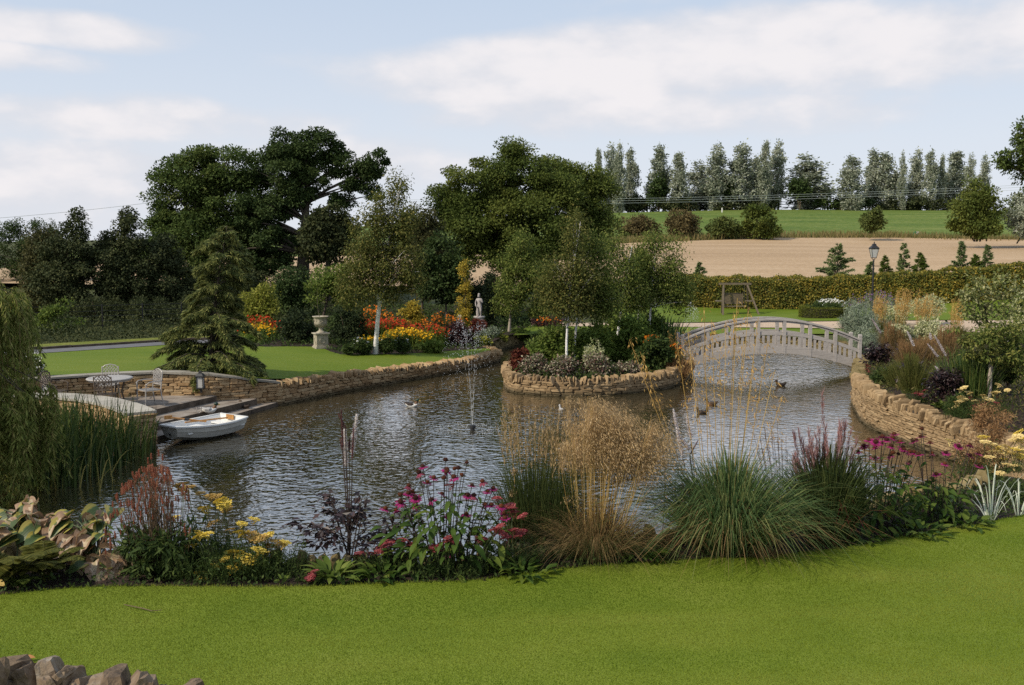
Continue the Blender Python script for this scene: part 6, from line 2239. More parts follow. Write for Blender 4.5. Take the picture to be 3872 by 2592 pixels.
fern('dark green fern in front of the yellow-edged hosta', P(60, 2205, z=ZB), 421, 22, .52, leafmat('fern_fronds', [(.05, .06, .012), (.09, .095, .02), (.14, .13, .03)], .35), 'ferns at the left end of the near bed')
fern('olive fern reaching over bare soil beside the withered hosta', P(175, 2195, z=ZB), 422, 18, .42, _M['fern_fronds'], 'ferns at the left end of the near bed')
fern('small bright green fern standing lowest at the soil edge', P(85, 2225, z=ZB), 423, 9, .2, L_BRIGHT, 'ferns at the left end of the near bed')
ROS = [leaf_mesh('leaf', .2, .07, L_BRIGHT, .4, .15, seed=70 + i, wave=.006) for i in range(2)]
ROSD = [leaf_mesh('leaf', .16, .07, L_CONE, .5, .15, seed=80 + i, wave=.006) for i in range(2)]


def rosette(label, base, n, s, seed, meshes=ROS, group=None, pitch=(.1, 1.1), r=.06):
    rg = np.random.default_rng(seed)
    b = Vector(base)
    t = thing('leafy_plant', label, 'plant', b, group=group)
    for k in range(n):
        a = rg.uniform(0, 6.28)
        put_leaf(meshes[k % 2], t, b + Vector((math.cos(a) * r * rg.uniform(.2, 1), math.sin(a) * r * rg.uniform(.2, 1), rg.uniform(0, .05) + r * .15)), a, rg.uniform(*pitch), rg.normal(0, .25), s * rg.uniform(.7, 1.15))
    return t


rosette('light green leafy rosette low under the black snakeroot', P(1262, 2190, z=ZB), 46, .95, 431, r=.16)
rosette('bright green rosette on the soil above the right bank wall', G(3560, 1548), 34, 1.2, 432, pitch=(.3, 1.2))
rosette('tiny bright green seedling at the lawn edge by the yarrow', P(1072, 2212, z=ZB), 9, .4, 433)
rosette('dark leafy plant low between rosette and coneflowers', P(1440, 2190, z=ZB), 40, .9, 434, ROSD, r=.2)
rosette('dark green leafy plant at the foot of the hair grass', P(2420, 2120, z=ZB), 60, .95, 435, ROSD, r=.26)
rosette('leafy plant at the right foot of the coral yarrow', P(1980, 2180, z=ZB), 46, .9, 436, ROSD, r=.24)
rosette('low leafy plant with pale tips in front of the loose coneflowers', P(3490, 2030, z=ZB), 44, .9, 437, ROSD, r=.22)
rosette('dark leafy plant at the front of the right coneflower clump', P(3270, 2055, z=ZB), 30, .8, 438, ROSD, r=.16)
rosette('dark leafy plant between loose coneflowers and striped grass', P(3660, 1995, z=ZB), 44, 1.0, 439, ROSD, r=.24)
for i, (px, py, sx, sy, lab) in enumerate([(1945, 1785, 1935, 2075, 'taller brown allium seed ball in front of the moor grass'), (1940, 1868, 1965, 2080, 'lower brown allium seed ball in front of the moor grass'), (2515, 1755, 2500, 2070, 'brown allium seed ball over open water beside the hair grass')]):
    rg = np.random.default_rng(445 + i)
    b = P(sx, sy, z=ZB)
    t = thing('allium', lab, 'flowers', b, group='dried allium heads')
    e = P(px, py, d=b.y + .1)
    mb = MB()
    mb.tube(curve3(b, (b + e) / 2 + Vector((.02, 0, 0)), e, 5), .004, 5)
    mb.build('stem', G_STRAW, t)
    mb = MB()
    u = rg.normal(size=(90, 3))
    u /= np.linalg.norm(u, axis=1, keepdims=True)
    mb.leaves(np.tile(np.array(e), (90, 1)), u, .045, .004, rng=rg)
    mb.leaves(np.array(e) + u * .042, rg.normal(size=(90, 3)), .014, .010, rng=rg)
    mb.build('seed_head', G_TAN, t)

# ------------------------------------------------------------------ far flower border
def border(name, label, box, d, stemm, flm, n, fs, seed, petals=5, ns=None, depth=1.0, group=None, top=.35, cat='flowers'):
    """upright perennials: leafy stems carrying flowers in their top part"""
    rg = np.random.default_rng(seed)
    x0, y0, x1, y1 = box
    b = P((x0 + x1) / 2, y1, d=d)
    s = scale_at(d)
    w, hg = (x1 - x0) / s, (y1 - y0) / s
    t = thing(name, label, cat, b, group=group)
    ns = ns or n
    q = rg.uniform(-1, 1, ns)
    B = np.c_[b.x + q * w * .5, b.y + rg.uniform(0, depth, ns), np.full(ns, b.z)]
    H = hg * (1 - .22 * q ** 2) * rg.uniform(.72, 1.03, ns)
    T = B + np.c_[rg.normal(0, .08, ns), rg.normal(0, .05, ns), H]
    mb = MB()
    mb.ribbons(B, (B + T) / 2 + rg.normal(0, .03, (ns, 3)), T, .02, 3, rng=rg, tip=.4)
    m = ns * 9
    k = rg.integers(0, ns, m)
    f = rg.uniform(.1, .88, m)[:, None]
    mb.leaves(B[k] * (1 - f) + T[k] * f, rg.normal(size=(m, 3)) + [0, 0, .5], .12, .03, rng=rg)
    mb.build('foliage', stemm, t)
    fb = MB()
    k = rg.integers(0, ns, n)
    C = T[k] - np.c_[rg.normal(0, .05, n), rg.normal(0, .05, n), rg.uniform(0, top, n) ** 1.5 * hg]
    flower_discs(fb, C, fs, rg, petals)
    tag(fb.build('flowers', flm, t), kind='stuff')
    return t


for i, a in enumerate([
        ('red_helenium', 'band of dark red daisies behind the white birch trunk', (1395, 1206, 1560, 1320), 39.5, L_MID, F_RED, 620, .11),
        ('red_helenium', 'small patch of red daisies where the border meets the right clipped yew', (1345, 1212, 1425, 1320), 39.6, L_MID, F_RED, 200, .10),
        ('red_helenium', 'dull red flower patch between yellow daisies and purple smoke bush', (1575, 1228, 1690, 1322), 39.5, L_MID, F_RED, 220, .10),
        ('yellow_rudbeckia', 'wide bright yellow band of daisies right of the white birch trunk', (1440, 1243, 1615, 1335), 38.2, L_BRIGHT, F_YELLOW, 520, .10),
        ('yellow_rudbeckia', 'short yellow daisies peeping out left of the white birch trunk', (1350, 1268, 1425, 1335), 38.0, L_BRIGHT, F_YELLOW, 90, .10),
        ('orange_helenium', 'tall loose orange daisies at the back of the border by the golden column', (1590, 1186, 1760, 1310), 42, L_OLIVE, F_ORANGE, 230, .10),
        ('orange_helenium', 'flat orange flowers on tall stems just behind the birch fork', (1350, 1160, 1480, 1300), 42, L_DEEP, F_ORANGE, 190, .11),
        ('orange_helenium', 'orange daisies in the dark gap behind the inlet wall', (2030, 1195, 2110, 1270), 47, L_PURPLE, F_ORANGE, 60, .11),
        ('red_helenium', 'red flowers half hidden by the cedar', (905, 1196, 1030, 1310), 40, L_MID, F_RED, 260, .12),
        ('yellow_rudbeckia', 'yellow daisies half hidden by the cedar', (915, 1225, 1030, 1322), 39, L_MID, F_YELLOW, 150, .11),
        ('purple_spikes', 'thin purple flower haze above the silver shrub by the bridge', (3215, 1100, 3420, 1260), 45, L_GREY, F_PURPLE, 200, .07)]):
    border(*a, 450 + i, group=None)
for i, (bx, lab, m, n, lf, d, kw) in enumerate([
        ((1020, 1140, 1190, 1328), 'dark clipped yew to the left of the stone urn', L_YEW, 6500, .10, 38.6, dict(name='clipped_yew', nb=7, rc=.28)),
        ((1242, 1150, 1378, 1328), 'dark clipped yew to the right of the stone urn', L_YEW, 5500, .10, 38.6, dict(name='clipped_yew', nb=7, rc=.28)),
        ((1285, 1300, 1345, 1346), 'small dark mound at the front corner of the far border', L_DEEP, 900, .09, None, {}),
        ((1325, 1276, 1420, 1343), 'white-flowered dark bush left of the birch trunk', L_DEEP, 2600, .10, None, dict(flowers=(F_WHITE, 20, .085))),
        ((1425, 1280, 1500, 1343), 'dark bush with few white flowers right of the birch trunk', L_DEEP, 2200, .10, None, dict(flowers=(F_WHITE, 10, .085))),
        ((1485, 1276, 1560, 1342), 'white-flowered dark bush at the end of the yellow daisies', L_DEEP, 2200, .10, None, dict(flowers=(F_WHITE, 18, .085))),
        ((1572, 1288, 1672, 1336), 'pale green hosta mound by the far lawn edge', L_BRIGHT, 1000, .17, None, {}),
        ((1670, 1215, 1790, 1330), 'purple smoke bush behind the fountain spray', L_PURPLE, 4200, .10, 40, {}),
        ((1780, 1192, 1865, 1290), 'red-purple bush below the statue', L_MAROON, 3000, .10, 43.5, {}),
        ((1810, 1225, 1900, 1300), 'grey-blue low bush right of the fountain spray', L_GREY, 1800, .08, 43, {}),
        ((1770, 1272, 1860, 1330), 'yellow-green hosta mound above the bulge of the pond wall', L_LIME, 900, .17, 40.5, {}),
        ((1830, 1256, 1910, 1305), 'pale lime hosta at the top of the inlet wall', L_LIME, 900, .17, 43.2, {}),
        ((1895, 1245, 2005, 1296), 'bright green hosta along the inlet wall', L_BRIGHT, 1300, .18, 44.5, {}),
        ((1505, 1122, 1600, 1260), 'golden-leaved shrub in the far border', L_GOLD, 2600, .11, 43, {}),
        ((1722, 985, 1790, 1270), 'narrow golden column tree left of the statue', L_GOLD, 4200, .09, 46, dict(name='golden_column', shape='column', nb=7, rc=.2, cat='tree')),
        ((1990, 1190, 2130, 1275), 'dark purple shrubbery between inlet wall and island birches', L_PURPLE, 3000, .12, 47.5, {}),
        ((1300, 1170, 1480, 1300), 'dark green shrub screen behind the white birch', L_OAK, 5000, .13, 44.5, {}),
        ((1480, 1180, 1660, 1300), 'dark olive shrub screen behind the yellow daisies', L_OLIVE, 5000, .13, 45, {}),
        ((1640, 1170, 1830, 1290), 'dark shrub screen behind the purple smoke bush', L_OAK, 5000, .13, 47, {}),
        ((1870, 1170, 2030, 1280), 'dark shrub screen at the foot of the green birch', L_OAK, 4500, .13, 48, {}),
        ((1230, 1120, 1340, 1290), 'dark shrub behind the right clipped yew', L_OAK, 4000, .13, 43, {}),
        ((1840, 1040, 1880, 1240), 'narrow dark conifer just right of the statue', L_YEW, 3000, .10, 47, dict(name='dark_conifer', shape='column', nb=6, rc=.28, cat='conifer')),
        ((1790, 1060, 1835, 1250), 'narrow dark conifer just behind the statue', L_YEW, 3000, .10, 50, dict(name='dark_conifer', shape='column', nb=6, rc=.3, cat='conifer')),
        ((900, 1260, 1020, 1318), 'low grassy green plants at the foot of the cedar', L_MID, 1500, .14, 38.5, {}),
        # island
        ((2000, 1225, 2195, 1415), 'lime-tinged hydrangea at the left of the island', L_BRIGHT, 4200, .13, 32.6, dict(nb=6)),
        ((2140, 1215, 2345, 1430), 'mid green shrub in the heart of the island', L_MID, 5200, .13, 33.2, dict(nb=6)),
        ((2290, 1185, 2490, 1425), 'green leafy shrub below the leaning island birch', L_MID, 5200, .13, 33.6, dict(nb=6)),
        ((2410, 1165, 2580, 1350), 'tall green shrub at the back of the island', L_MID, 4200, .14, 36.0, {}),
        ((2400, 1270, 2570, 1432), 'dark green shrub over the right end of the island wall', L_DEEP, 4200, .12, 32.2, {}),
        ((2260, 1180, 2400, 1300), 'pale feathery shrub at the back of the island', L_BRIGHT, 2600, .13, 36.8, {}),
        ((2000, 1210, 2200, 1330), 'deep green shrub behind the lime hydrangea', L_DEEP, 4000, .13, 35.5, {}),
        ((1925, 1305, 2015, 1425), 'dark maroon shrub at the left tip of the island', L_MAROON, 2200, .11, 31.4, {}),
        ((1950, 1340, 2090, 1442), 'pink and white variegated shrub at the left of the island wall', L_VARPINK, 2600, .085, 30.9, dict(nb=8, rc=.2, inner=.1)),
        ((2060, 1335, 2200, 1444), 'cream-speckled low shrub below the front island birch', L_VARPINK, 2800, .085, 30.5, dict(nb=8, rc=.2, inner=.1)),
        ((2185, 1325, 2340, 1442), 'pale variegated shrub in the middle of the island wall', L_VARPINK, 2800, .085, 30.6, dict(nb=8, rc=.2, inner=.1)),
        ((2320, 1365, 2440, 1434), 'darker variegated shrub near the right of the island wall', L_VARPINK, 2000, .075, 30.9, {}),
        ((2200, 1280, 2290, 1390), 'white-variegated upright shrub between the island birch stems', L_VARIEG, 1400, .08, 31.8, {}),
        ((2435, 1262, 2505, 1330), 'orange flowers on the island shrubs', L_MID, 700, .11, 33.0, dict(name='orange_daisies', flowers=(F_ORANGE, 46, .13), cat='flowers')),
        ((2500, 1300, 2585, 1400), 'orange flowers nearest the footbridge', L_MID, 900, .11, 32.8, dict(name='orange_daisies', flowers=(F_ORANGE, 70, .13), cat='flowers')),
        # right bank
        ((3185, 1125, 3330, 1350), 'silver willow-leaved shrub at the right end of the bridge', L_GREY, 7000, .13, None, dict(nb=7, wl=.18, droop=.5, depth=2.5, rc=.3)),
        ((3240, 1205, 3345, 1360), 'lower silver shrub spilling over the bank wall', L_GREY, 3500, .12, None, dict(nb=5, wl=.18, droop=.6, depth=1.5, rc=.25)),
        ((3350, 1120, 3460, 1235), 'cream-leaved shrub behind the oat grass', L_VARIEG, 2400, .12, 44, dict(wl=.35)),
        ((3440, 1115, 3600, 1225), 'broad cream-leaved shrub near the hedge lawn', L_VARIEG, 3200, .12, 45, dict(wl=.35)),
        ((3360, 1205, 3480, 1310), 'cream-leaved shrub above the red-brown grass', L_VARIEG, 2600, .10, 36, dict(wl=.35)),
        ((3470, 1200, 3590, 1310), 'cream-leaved shrub behind the white curving spikes', L_VARIEG, 2600, .10, 35, dict(wl=.35)),
        ((3300, 1390, 3390, 1455), 'dark green ground plant at the lip of the bank wall', L_DEEP, 1600, .08, None, {}),
        ((3590, 1480, 3700, 1568), 'dark low foliage under the cream yarrow', L_DEEP, 2200, .08, None, {}),
        ((3780, 1250, 3872, 1480), 'dark green shrub at the picture edge behind the stake', L_DEEP, 3200, .10, 23, dict(flowers=(F_WHITE, 14, .07))),
        ((3840, 1030, 3990, 1300), 'pale shrub at the picture edge in front of the hedge', L_VARIEG, 3000, .12, 40, {}),
        ((3700, 1500, 3872, 1720), 'brown hazy seeding plants at the right picture edge', G_BROWN, 3600, .06, None, dict(wl=.2, depth=1.0)),
        ((3620, 1640, 3800, 1820), 'russet seeding plants behind the loose coneflowers', G_BROWN, 2600, .06, None, dict(wl=.2, depth=.6)),
        # near bed fill
        ((3440, 1820, 3640, 2010), 'dark leafy growth at the foot of the right bank wall', L_DEEP, 1800, .06, 11.6, dict(wl=.3)),
        ((3750, 1800, 3960, 1960), 'dark fine foliage below the pale yellow yarrow', L_DEEP, 2000, .06, 12.0, dict(wl=.2))]):
    kw = dict(kw)
    nm = kw.pop('name', 'shrub')
    shrub(nm, lab, bx, m, n, lf, d=d, seed=480 + i, nsub=kw.pop('nsub', 55), **kw)

# ------------------------------------------------------------------ ground cover nobody could count
def cover(name, label, poly, n, mat, leaf, hgt, seed, z=None, wl=.5):
    rg = np.random.default_rng(seed)
    poly = np.asarray(poly, float)
    lo, hi = poly.min(0), poly.max(0)
    pts = np.zeros((0, 2))
    while len(pts) < n:
        p = np.c_[rg.uniform(lo[0], hi[0], n), rg.uniform(lo[1], hi[1], n)]
        pts = np.r_[pts, p[pip(poly, p[:, 0], p[:, 1])]]
    pts = pts[:n]
    zz = hh(pts[:, 0], pts[:, 1]) if z is None else np.full(n, z)
    lump = (.5 + .5 * np.sin(pts[:, 0] * 2.3 + 1.3 * np.sin(pts[:, 1] * 1.1))) * (.5 + .5 * np.sin(pts[:, 1] * 1.9 + pts[:, 0]))
    C = np.c_[pts, zz + rg.uniform(0, 1, n) ** 1.3 * hgt * (.35 + .9 * lump)]
    D = rg.normal(size=(n, 3)) + [0, 0, .5]
    mb = MB()
    Ln = leaf * rg.uniform(.6, 1.4, n)
    mb.leaves(C, D, Ln, Ln * wl, np.array([0, 0, 1.0]) + rg.normal(0, .5, (n, 3)), fold=.1)
    return tag(mb.build(name, mat), label, 'ground cover', kind='stuff')


cover('ground_cover', 'low mixed leafy growth covering the soil of the right bank', rb + [.15, 0], 52000, leafmat('bank_cover', [(.03, .04, .012), (.06, .07, .02), (.10, .10, .03), (.15, .11, .05)], .3), .10, .42, 700, wl=.3)
cover('ground_cover', 'low leafy growth covering the soil of the far flower border', lbed, 26000, L_DEEP, .12, .35, 701)
cover('undergrowth', 'dark undergrowth on the ground below the wood behind the estate fence', [tuple(G(-400, 1327)[:2]), tuple(G(154, 1308)[:2]), tuple(G(679, 1278)[:2]), tuple(G(980, 1270)[:2]), (-6, 62), (-30, 62)], 60000, L_ALDER, .11, .7, 702)
cover('ground_cover', 'low leafy growth under the island shrubs', p_island * .95 + np.array([3.0, 34.0]) * .05, 9000, L_DEEP, .10, .35, 703, z=.42)
cover('ground_cover', 'sparse low weeds and seedlings on the soil of the near bed', bed_poly[np.abs(bed_poly[:, 0]) < 7.5] + [0, .12], 9000, L_DEEP, .045, .10, 704, z=1.385)

# ------------------------------------------------------------------ trees of the right bank
bt = G(3765, 1330)
tree('apple_tree', 'young pale-leaved apple tree in front of the hedge', bt, [px_blob(*b, bt.y) for b in [(3660, 1110, 40, 40), (3720, 1080, 60, 50), (3790, 1090, 60, 60), (3690, 1160, 50, 40), (3760, 1170, 70, 60), (3830, 1150, 50, 60), (3730, 1220, 50, 40), (3650, 1180, 24, 30)]],
     leafmat('apple_leaves', [(.055, .070, .02), (.10, .115, .035), (.16, .17, .065), (.26, .25, .13)], .35), n=2300, leaf=.12, nsub=90, rc=.24, trunk=.05, limbs=26, seed=591, inner=.2)
st = G(3740, 1505)
tree('staked_tree', 'young tree with arching dark leafy branches tied to a stake', st + Vector((.12, .15, 0)), [px_blob(*b, st.y) for b in [(3640, 1240, 50, 20), (3700, 1290, 70, 40), (3780, 1270, 80, 60), (3850, 1250, 60, 70), (3700, 1350, 60, 30), (3800, 1350, 80, 50), (3860, 1380, 60, 60), (3650, 1310, 40, 16), (3880, 1150, 40, 40)]],
     leafmat('robinia_leaves', [(.035, .052, .012), (.065, .088, .02), (.11, .125, .03), (.18, .17, .05)], .4), n=3900, leaf=.10, nsub=100, rc=.16, trunk=.03, limbs=34, seed=592, droop=.5, inner=.25, wl=.4)
# ------------------------------------------------------------------ things made by people
BRONZE = noisemat('weathered_bronze_metal', [(.07, .052, .04), (.11, .085, .066), (.15, .12, .095)], 12, rough=.5, bump=.1, metal=.25)
PALE_METAL = noisemat('pale_cast_metal', [(.30, .28, .26), (.42, .40, .375)], 10, rough=.5, bump=.1, metal=.15)
BLACK_IRON = plain('black_iron', (.018, .018, .02), .5)
DARK_IRON = plain('dark_lantern_iron', (.035, .036, .038), .5)
WHITE_HULL = noisemat('white_gelcoat', [(.68, .68, .66), (.78, .78, .76)], 3, rough=.3, bump=.03)
HULL_GREY = noisemat('grey_white_hull', [(.42, .41, .37), (.54, .53, .48)], 3, rough=.4, bump=.05)
OAR = noisemat('varnished_oar', [(.33, .16, .05), (.46, .24, .08)], 6, rough=.4, bump=.1, stretch=(2, 2, 2))
URN = noisemat('weathered_cast_stone', [(.22, .19, .14), (.34, .30, .23), (.44, .40, .32)], 6, detail=8, rough=.9, bump=.4)
STATUE = noisemat('grey_statue_stone', [(.26, .235, .22), (.40, .37, .355)], 7, rough=.9, bump=.3)
OLDWOOD = noisemat('old_brown_wood', [(.10, .08, .055), (.17, .135, .095)], 6, rough=.9, bump=.3, stretch=(1, 1, 4))
PALE_WOOD = noisemat('pale_stake_wood', [(.34, .29, .24), (.46, .41, .35)], 6, rough=.9, bump=.3, stretch=(1, 1, .3))
WIRE = plain('grey_wire', (.30, .36, .34), .5)


def glassmat():
    m, nt, out = _new('frosted_lantern_glass')
    b = nt.nodes.new('ShaderNodeBsdfPrincipled')
    b.inputs['Base Color'].default_value = (.62, .62, .60, 1)
    b.inputs['Roughness'].default_value = .25
    b.inputs['Transmission Weight'].default_value = .35
    nt.links.new(b.outputs[0], out.inputs[0])
    return m


GLASS = glassmat()


def local(name, mb, mats, parent, smooth=False):
    return mb.build(name, mats, parent, smooth, world=False)


# ------------------------------------------------------------------ patio set
def chair(label, loc, rz, mat, seed=0):
    t = thing('garden_chair', label, 'chair', loc, rz, group='garden chairs round the patio table')
    w, dp, sh = .50, .46, .43
    for sx in (-1, 1):
        mb = MB()
        mb.tube([(sx * w * .46, -dp * .5, 0), (sx * w * .44, -dp * .47, .2), (sx * w * .45, -dp * .45, sh), (sx * w * .48, -dp * .44, .62)], .016, 6)
        local('leg', mb, mat, t)
        mb = MB()
        mb.tube([(sx * w * .47, dp * .62, 0), (sx * w * .43, dp * .5, .25), (sx * w * .42, dp * .46, sh), (sx * w * .42, dp * .60, .90)], .016, 6)
        local('leg', mb, mat, t)
        mb = MB()
        mb.tube([(sx * w * .43, dp * .53, .66), (sx * w * .56, dp * .1, .67), (sx * w * .57, -dp * .3, .655), (sx * w * .54, -dp * .46, .60), (sx * w * .5, -dp * .40, .56)], .014, 6)
        local('armrest', mb, mat, t)
    mb = MB()
    mb.box((0, 0, sh), (w * .9, dp * .94, .022))
    for q in np.linspace(-.36, .36, 7):
        mb.box((q * w, 0, sh + .014), (.02, dp * .88, .01))
    local('seat', mb, mat, t)
    mb = MB()
    ang = math.atan2(dp * .14, .47)
    by = lambda z: dp * .46 + (z - sh) * .14 * dp / .47
    mb.tube([(-w * .42, by(.88), .86), (-w * .25, by(.93), .925), (0, by(.95), .95), (w * .25, by(.93), .925), (w * .42, by(.88), .86)], .015, 6)
    mb.tube([(-w * .42, by(.56), .56), (w * .42, by(.56), .56)], .013, 6)
    local('back_frame', mb, mat, t)
    mb = MB()
    z0, z1 = .56, .92
    for i in range(-4, 8):
        for s_ in (-1, 1):
            x0 = (-w * .42 + i * .075)
            pts = []
            for q in np.linspace(0, 1, 7):
                x = s_ * (x0 + q * .30)
                z = z0 + q * (z1 - z0)
                if abs(x) <= w * .42 and z < .86 + .09 * (1 - (x / (w * .42)) ** 2):
                    pts.append((x, by(z), z))
            if len(pts) > 1:
                mb.tube(pts, .0095, 4)
    local('back_lattice', mb, mat, t)
    return t


ZP = .452
tc_ = P(408, 1520, z=ZP)
tt_ = thing('patio_table', 'round pale cast metal table on the patio', 'table', (-10.45, 25.2, ZP))
mb = MB()
mb.lathe([(0, .70), (.52, .70), (.565, .705), (.575, .72), (.565, .738), (.50, .74), (0, .741)], 32)
local('table_top', mb, PALE_METAL, tt_, True)
mb = MB()
mb.lathe([(.50, .66), (.51, .66), (.51, .70), (.50, .70)], 28)
local('apron', mb, PALE_METAL, tt_)
for k in range(4):
    a = math.pi / 4 + k * math.pi / 2
    mb = MB()
    c, s_ = math.cos(a), math.sin(a)
    mb.tube([(c * .44, s_ * .44, 0), (c * .36, s_ * .36, .12), (c * .30, s_ * .30, .35), (c * .38, s_ * .38, .62), (c * .42, s_ * .42, .70)], .022, 6)
    local('leg', mb, BRONZE, tt_)
chair('pale lattice-back chair on the far side of the patio table', (-10.85, 26.05, ZP), R(8), PALE_METAL)
chair('pale lattice-back chair standing at the lawn end of the table by the steps', (-9.42, 25.15, ZP), R(-42), PALE_METAL)
chair('dark bronze chair with its back towards the pond', (-10.22, 24.40, ZP), R(186), BRONZE)
chair('bronze chair turned sideways behind the small curved wall', (-11.72, 24.85, ZP), R(82), BRONZE)


def wall_lantern(label, px, py, d):
    p = P(px, py, d=d)
    t = thing('wall_lantern', label, 'lantern', p, group='lanterns on the terrace wall')
    mb = MB()
    mb.box((0, .07, .02), (.13, .02, .42))
    mb.box((0, -.03, -.17), (.2, .17, .03))
    mb.box((0, -.03, .16), (.24, .2, .03))
    for sx in (-1, 1):
        for sy in (-1, 1):
            mb.box((sx * .085, -.03 + sy * .07, 0), (.018, .018, .32))
    mb.lathe([(.15, .175), (.09, .24), (.05, .25), (.05, .30), (.02, .31), (0, .33)], 4, (0, -.03, 0), sq=True)
    mb.box((0, .03, -.24), (.05, .05, .12))
    local('frame', mb, DARK_IRON, t)
    mb = MB()
    mb.box((0, -.03, 0), (.15, .12, .30))
    local('glass', mb, GLASS, t)


wall_lantern('black lantern on the terrace wall right of the patio chairs', 759, 1445, 26.75)
wall_lantern('black lantern on the terrace wall half hidden beside the willow', 176, 1462, 25.45)


# white flower pot on the wall
pp = P(130, 1432, d=26.2)
pt = thing('flower_pot', 'dark pot of white flowers on the lawn side of the terrace wall', 'flower pot', pp - Vector((0, 0, .05)))
mb = MB()
mb.lathe([(.12, 0), (.17, .02), (.21, .30), (.23, .32), (.23, .36), (.19, .36), (.17, .30), (0, .3)], 16)
local('pot', mb, DARK_IRON, pt)
rg = np.random.default_rng(600)
C, U = clumps_in([(np.array([-.05, 0, .52]), np.array([.24, .2, .18])), (np.array([.1, -.05, .38]), np.array([.2, .2, .2]))], 40, rg, .3)
mb = MB()
clump_leaves(mb, C, U, .08, 30, .07, rg)
local('foliage', mb, L_DEEP, pt)
mb = MB()
C, U = clumps_in([(np.array([-.05, 0, .60]), np.array([.26, .2, .16])), (np.array([.12, -.1, .42]), np.array([.2, .2, .18]))], 90, rg, .95)
flower_discs(mb, C, .06, rg)
tag(local('flowers', mb, F_WHITE, pt), kind='stuff')


# ------------------------------------------------------------------ dinghy with oars
def dinghy():
    A, D_, B_, C_ = P(610, 1604, z=.44), P(820, 1559, z=.44), P(690, 1609, z=.44), P(937, 1570, z=.44)
    bow = (A + B_) / 2
    stern = (C_ + D_) / 2
    ax = (stern - bow)
    L = ax.length
    rz = math.atan2(ax.y, ax.x)
    t = thing('rowing_boat', 'small white pram dinghy moored at the stone steps', 'boat', (bow.x, bow.y, -.04), rz)
    wb, wm, ws = (A - B_).length, 1.12, .96
    nS = 15

    def half(u):
        return (wb * (1 - u) ** 2 + 2 * u * (1 - u) * (wm * 1.33) + ws * u * u) * .5 * 1.0

    def section(u, inset=0.0, lift=0.0):
        hw = half(u) - inset * 1.7
        sheer = .39 + .04 * (2 * u - 1) ** 2 + .03 * (1 - u) ** 2
        keel = .02 + .13 * max(0, 1 - u / .45) ** 1.8 + .05 * max(0, (u - .7) / .3) ** 2
        pts = []
        for fy, fz in ((-1, 1), (-.955, .62), (-.93, .6), (-.80, .24), (-.76, .22), (-.40, .02), (0, 0), (.40, .02), (.76, .22), (.80, .24), (.93, .6), (.955, .62), (1, 1)):
            pts.append((L * u, hw * fy, keel + lift + (sheer - keel - lift) * fz - (0 if fz < 1 else 0)))
        return pts
    us = np.linspace(0, 1, nS)
    rake = lambda p, u: (p[0] - (.10 * (p[2] / .45) * (1 - u) ** 3) + .05 * (p[2] / .45) * u ** 3, p[1], p[2])
    mb = MB()
    V = [rake(p, u) for u in us for p in section(u)]
    k = 13
    mb.add(V, [(i * k + j, i * k + j + 1, (i + 1) * k + j + 1, (i + 1) * k + j) for i in range(nS - 1) for j in range(k - 1)])
    mb.add(V[:k], [tuple(range(k))])
    mb.add(V[-k:], [tuple(range(k - 1, -1, -1))])
    local('hull', mb, HULL_GREY, t)
    mb = MB()
    V = [rake(p, u) for u in np.linspace(.03, .97, nS) for p in section(u, .04, .085)]
    mb.add(V, [(i * k + j, (i + 1) * k + j, (i + 1) * k + j + 1, i * k + j + 1) for i in range(nS - 1) for j in range(k - 1)])
    mb.add(V[:k], [tuple(range(k - 1, -1, -1))])
    mb.add(V[-k:], [tuple(range(k))])
    local('inner_hull', mb, WHITE_HULL, t)
    mb = MB()
    ring = [rake(section(u)[0], u) for u in us] + [rake(section(u)[-1], u) for u in us[::-1]]
    n = len(ring)
    ring = [Vector(p) for p in ring]
    cen = Vector((L * .5, 0, 0))
    V = []
    for p in ring:
        o = (p - cen)
        o.z = 0
        o.normalize()
        V += [p + o * .028 + Vector((0, 0, -.02)), p + o * .028 + Vector((0, 0, .018)), p - o * .05 + Vector((0, 0, .018)), p - o * .05 + Vector((0, 0, -.02))]
    mb.add(V, [(4 * i + r, 4 * i + (r + 1) % 4, (4 * ((i + 1) % n)) + (r + 1) % 4, 4 * ((i + 1) % n) + r) for i in range(n) for r in range(4)])
    local('gunwale', mb, WHITE_HULL, t)
    for u, nm in ((.16, 'bow_seat'), (.52, 'thwart'), (.90, 'stern_seat')):
        mb = MB()
        hw = half(u) * .93
        mb.box((L * u, 0, .27), (.26, hw * 2, .03))
        local(nm, mb, WHITE_HULL, t)
    mb = MB()
    mb.box((L * .972, .02, .40), (.03, .26, .12))
    local('motor_pad', mb, OAR, t)
    mb = MB()
    mb.box((-.09, -.03, .26), (.02, .05, .05))
    local('bow_ring', mb, DARK_IRON, t)
    o = thing('oar', 'varnished wooden oar with a black collar lying across the dinghy', 'oar', (0, 0, 0))
    p0, p1 = P(646, 1580, d=22.95), P(780, 1595, d=23.35)
    mb = MB()
    mb.tube([p0, p0 + (p1 - p0) * .3, p1], [.024, .024, .02], 8)
    mb.box(p0 + (p0 - p1).normalized() * .06, (.18, .03, .09), (0, 0, math.atan2(p1.y - p0.y, p1.x - p0.x)))
    o.location = p0
    mb.build('shaft', OAR, o)
    mb = MB()
    q = p0 + (p1 - p0) * .38
    mb.tube([q, q + (p1 - p0) * .12], .032, 8)
    mb.build('collar', DARK_IRON, o)
    o2 = thing('oar', 'second oar lying low inside the dinghy', 'oar', p0)
    mb = MB()
    mb.tube([P(700, 1598, d=23.0), P(860, 1580, d=24.0)], .02, 8)
    mb.build('shaft', OAR, o2)


dinghy()
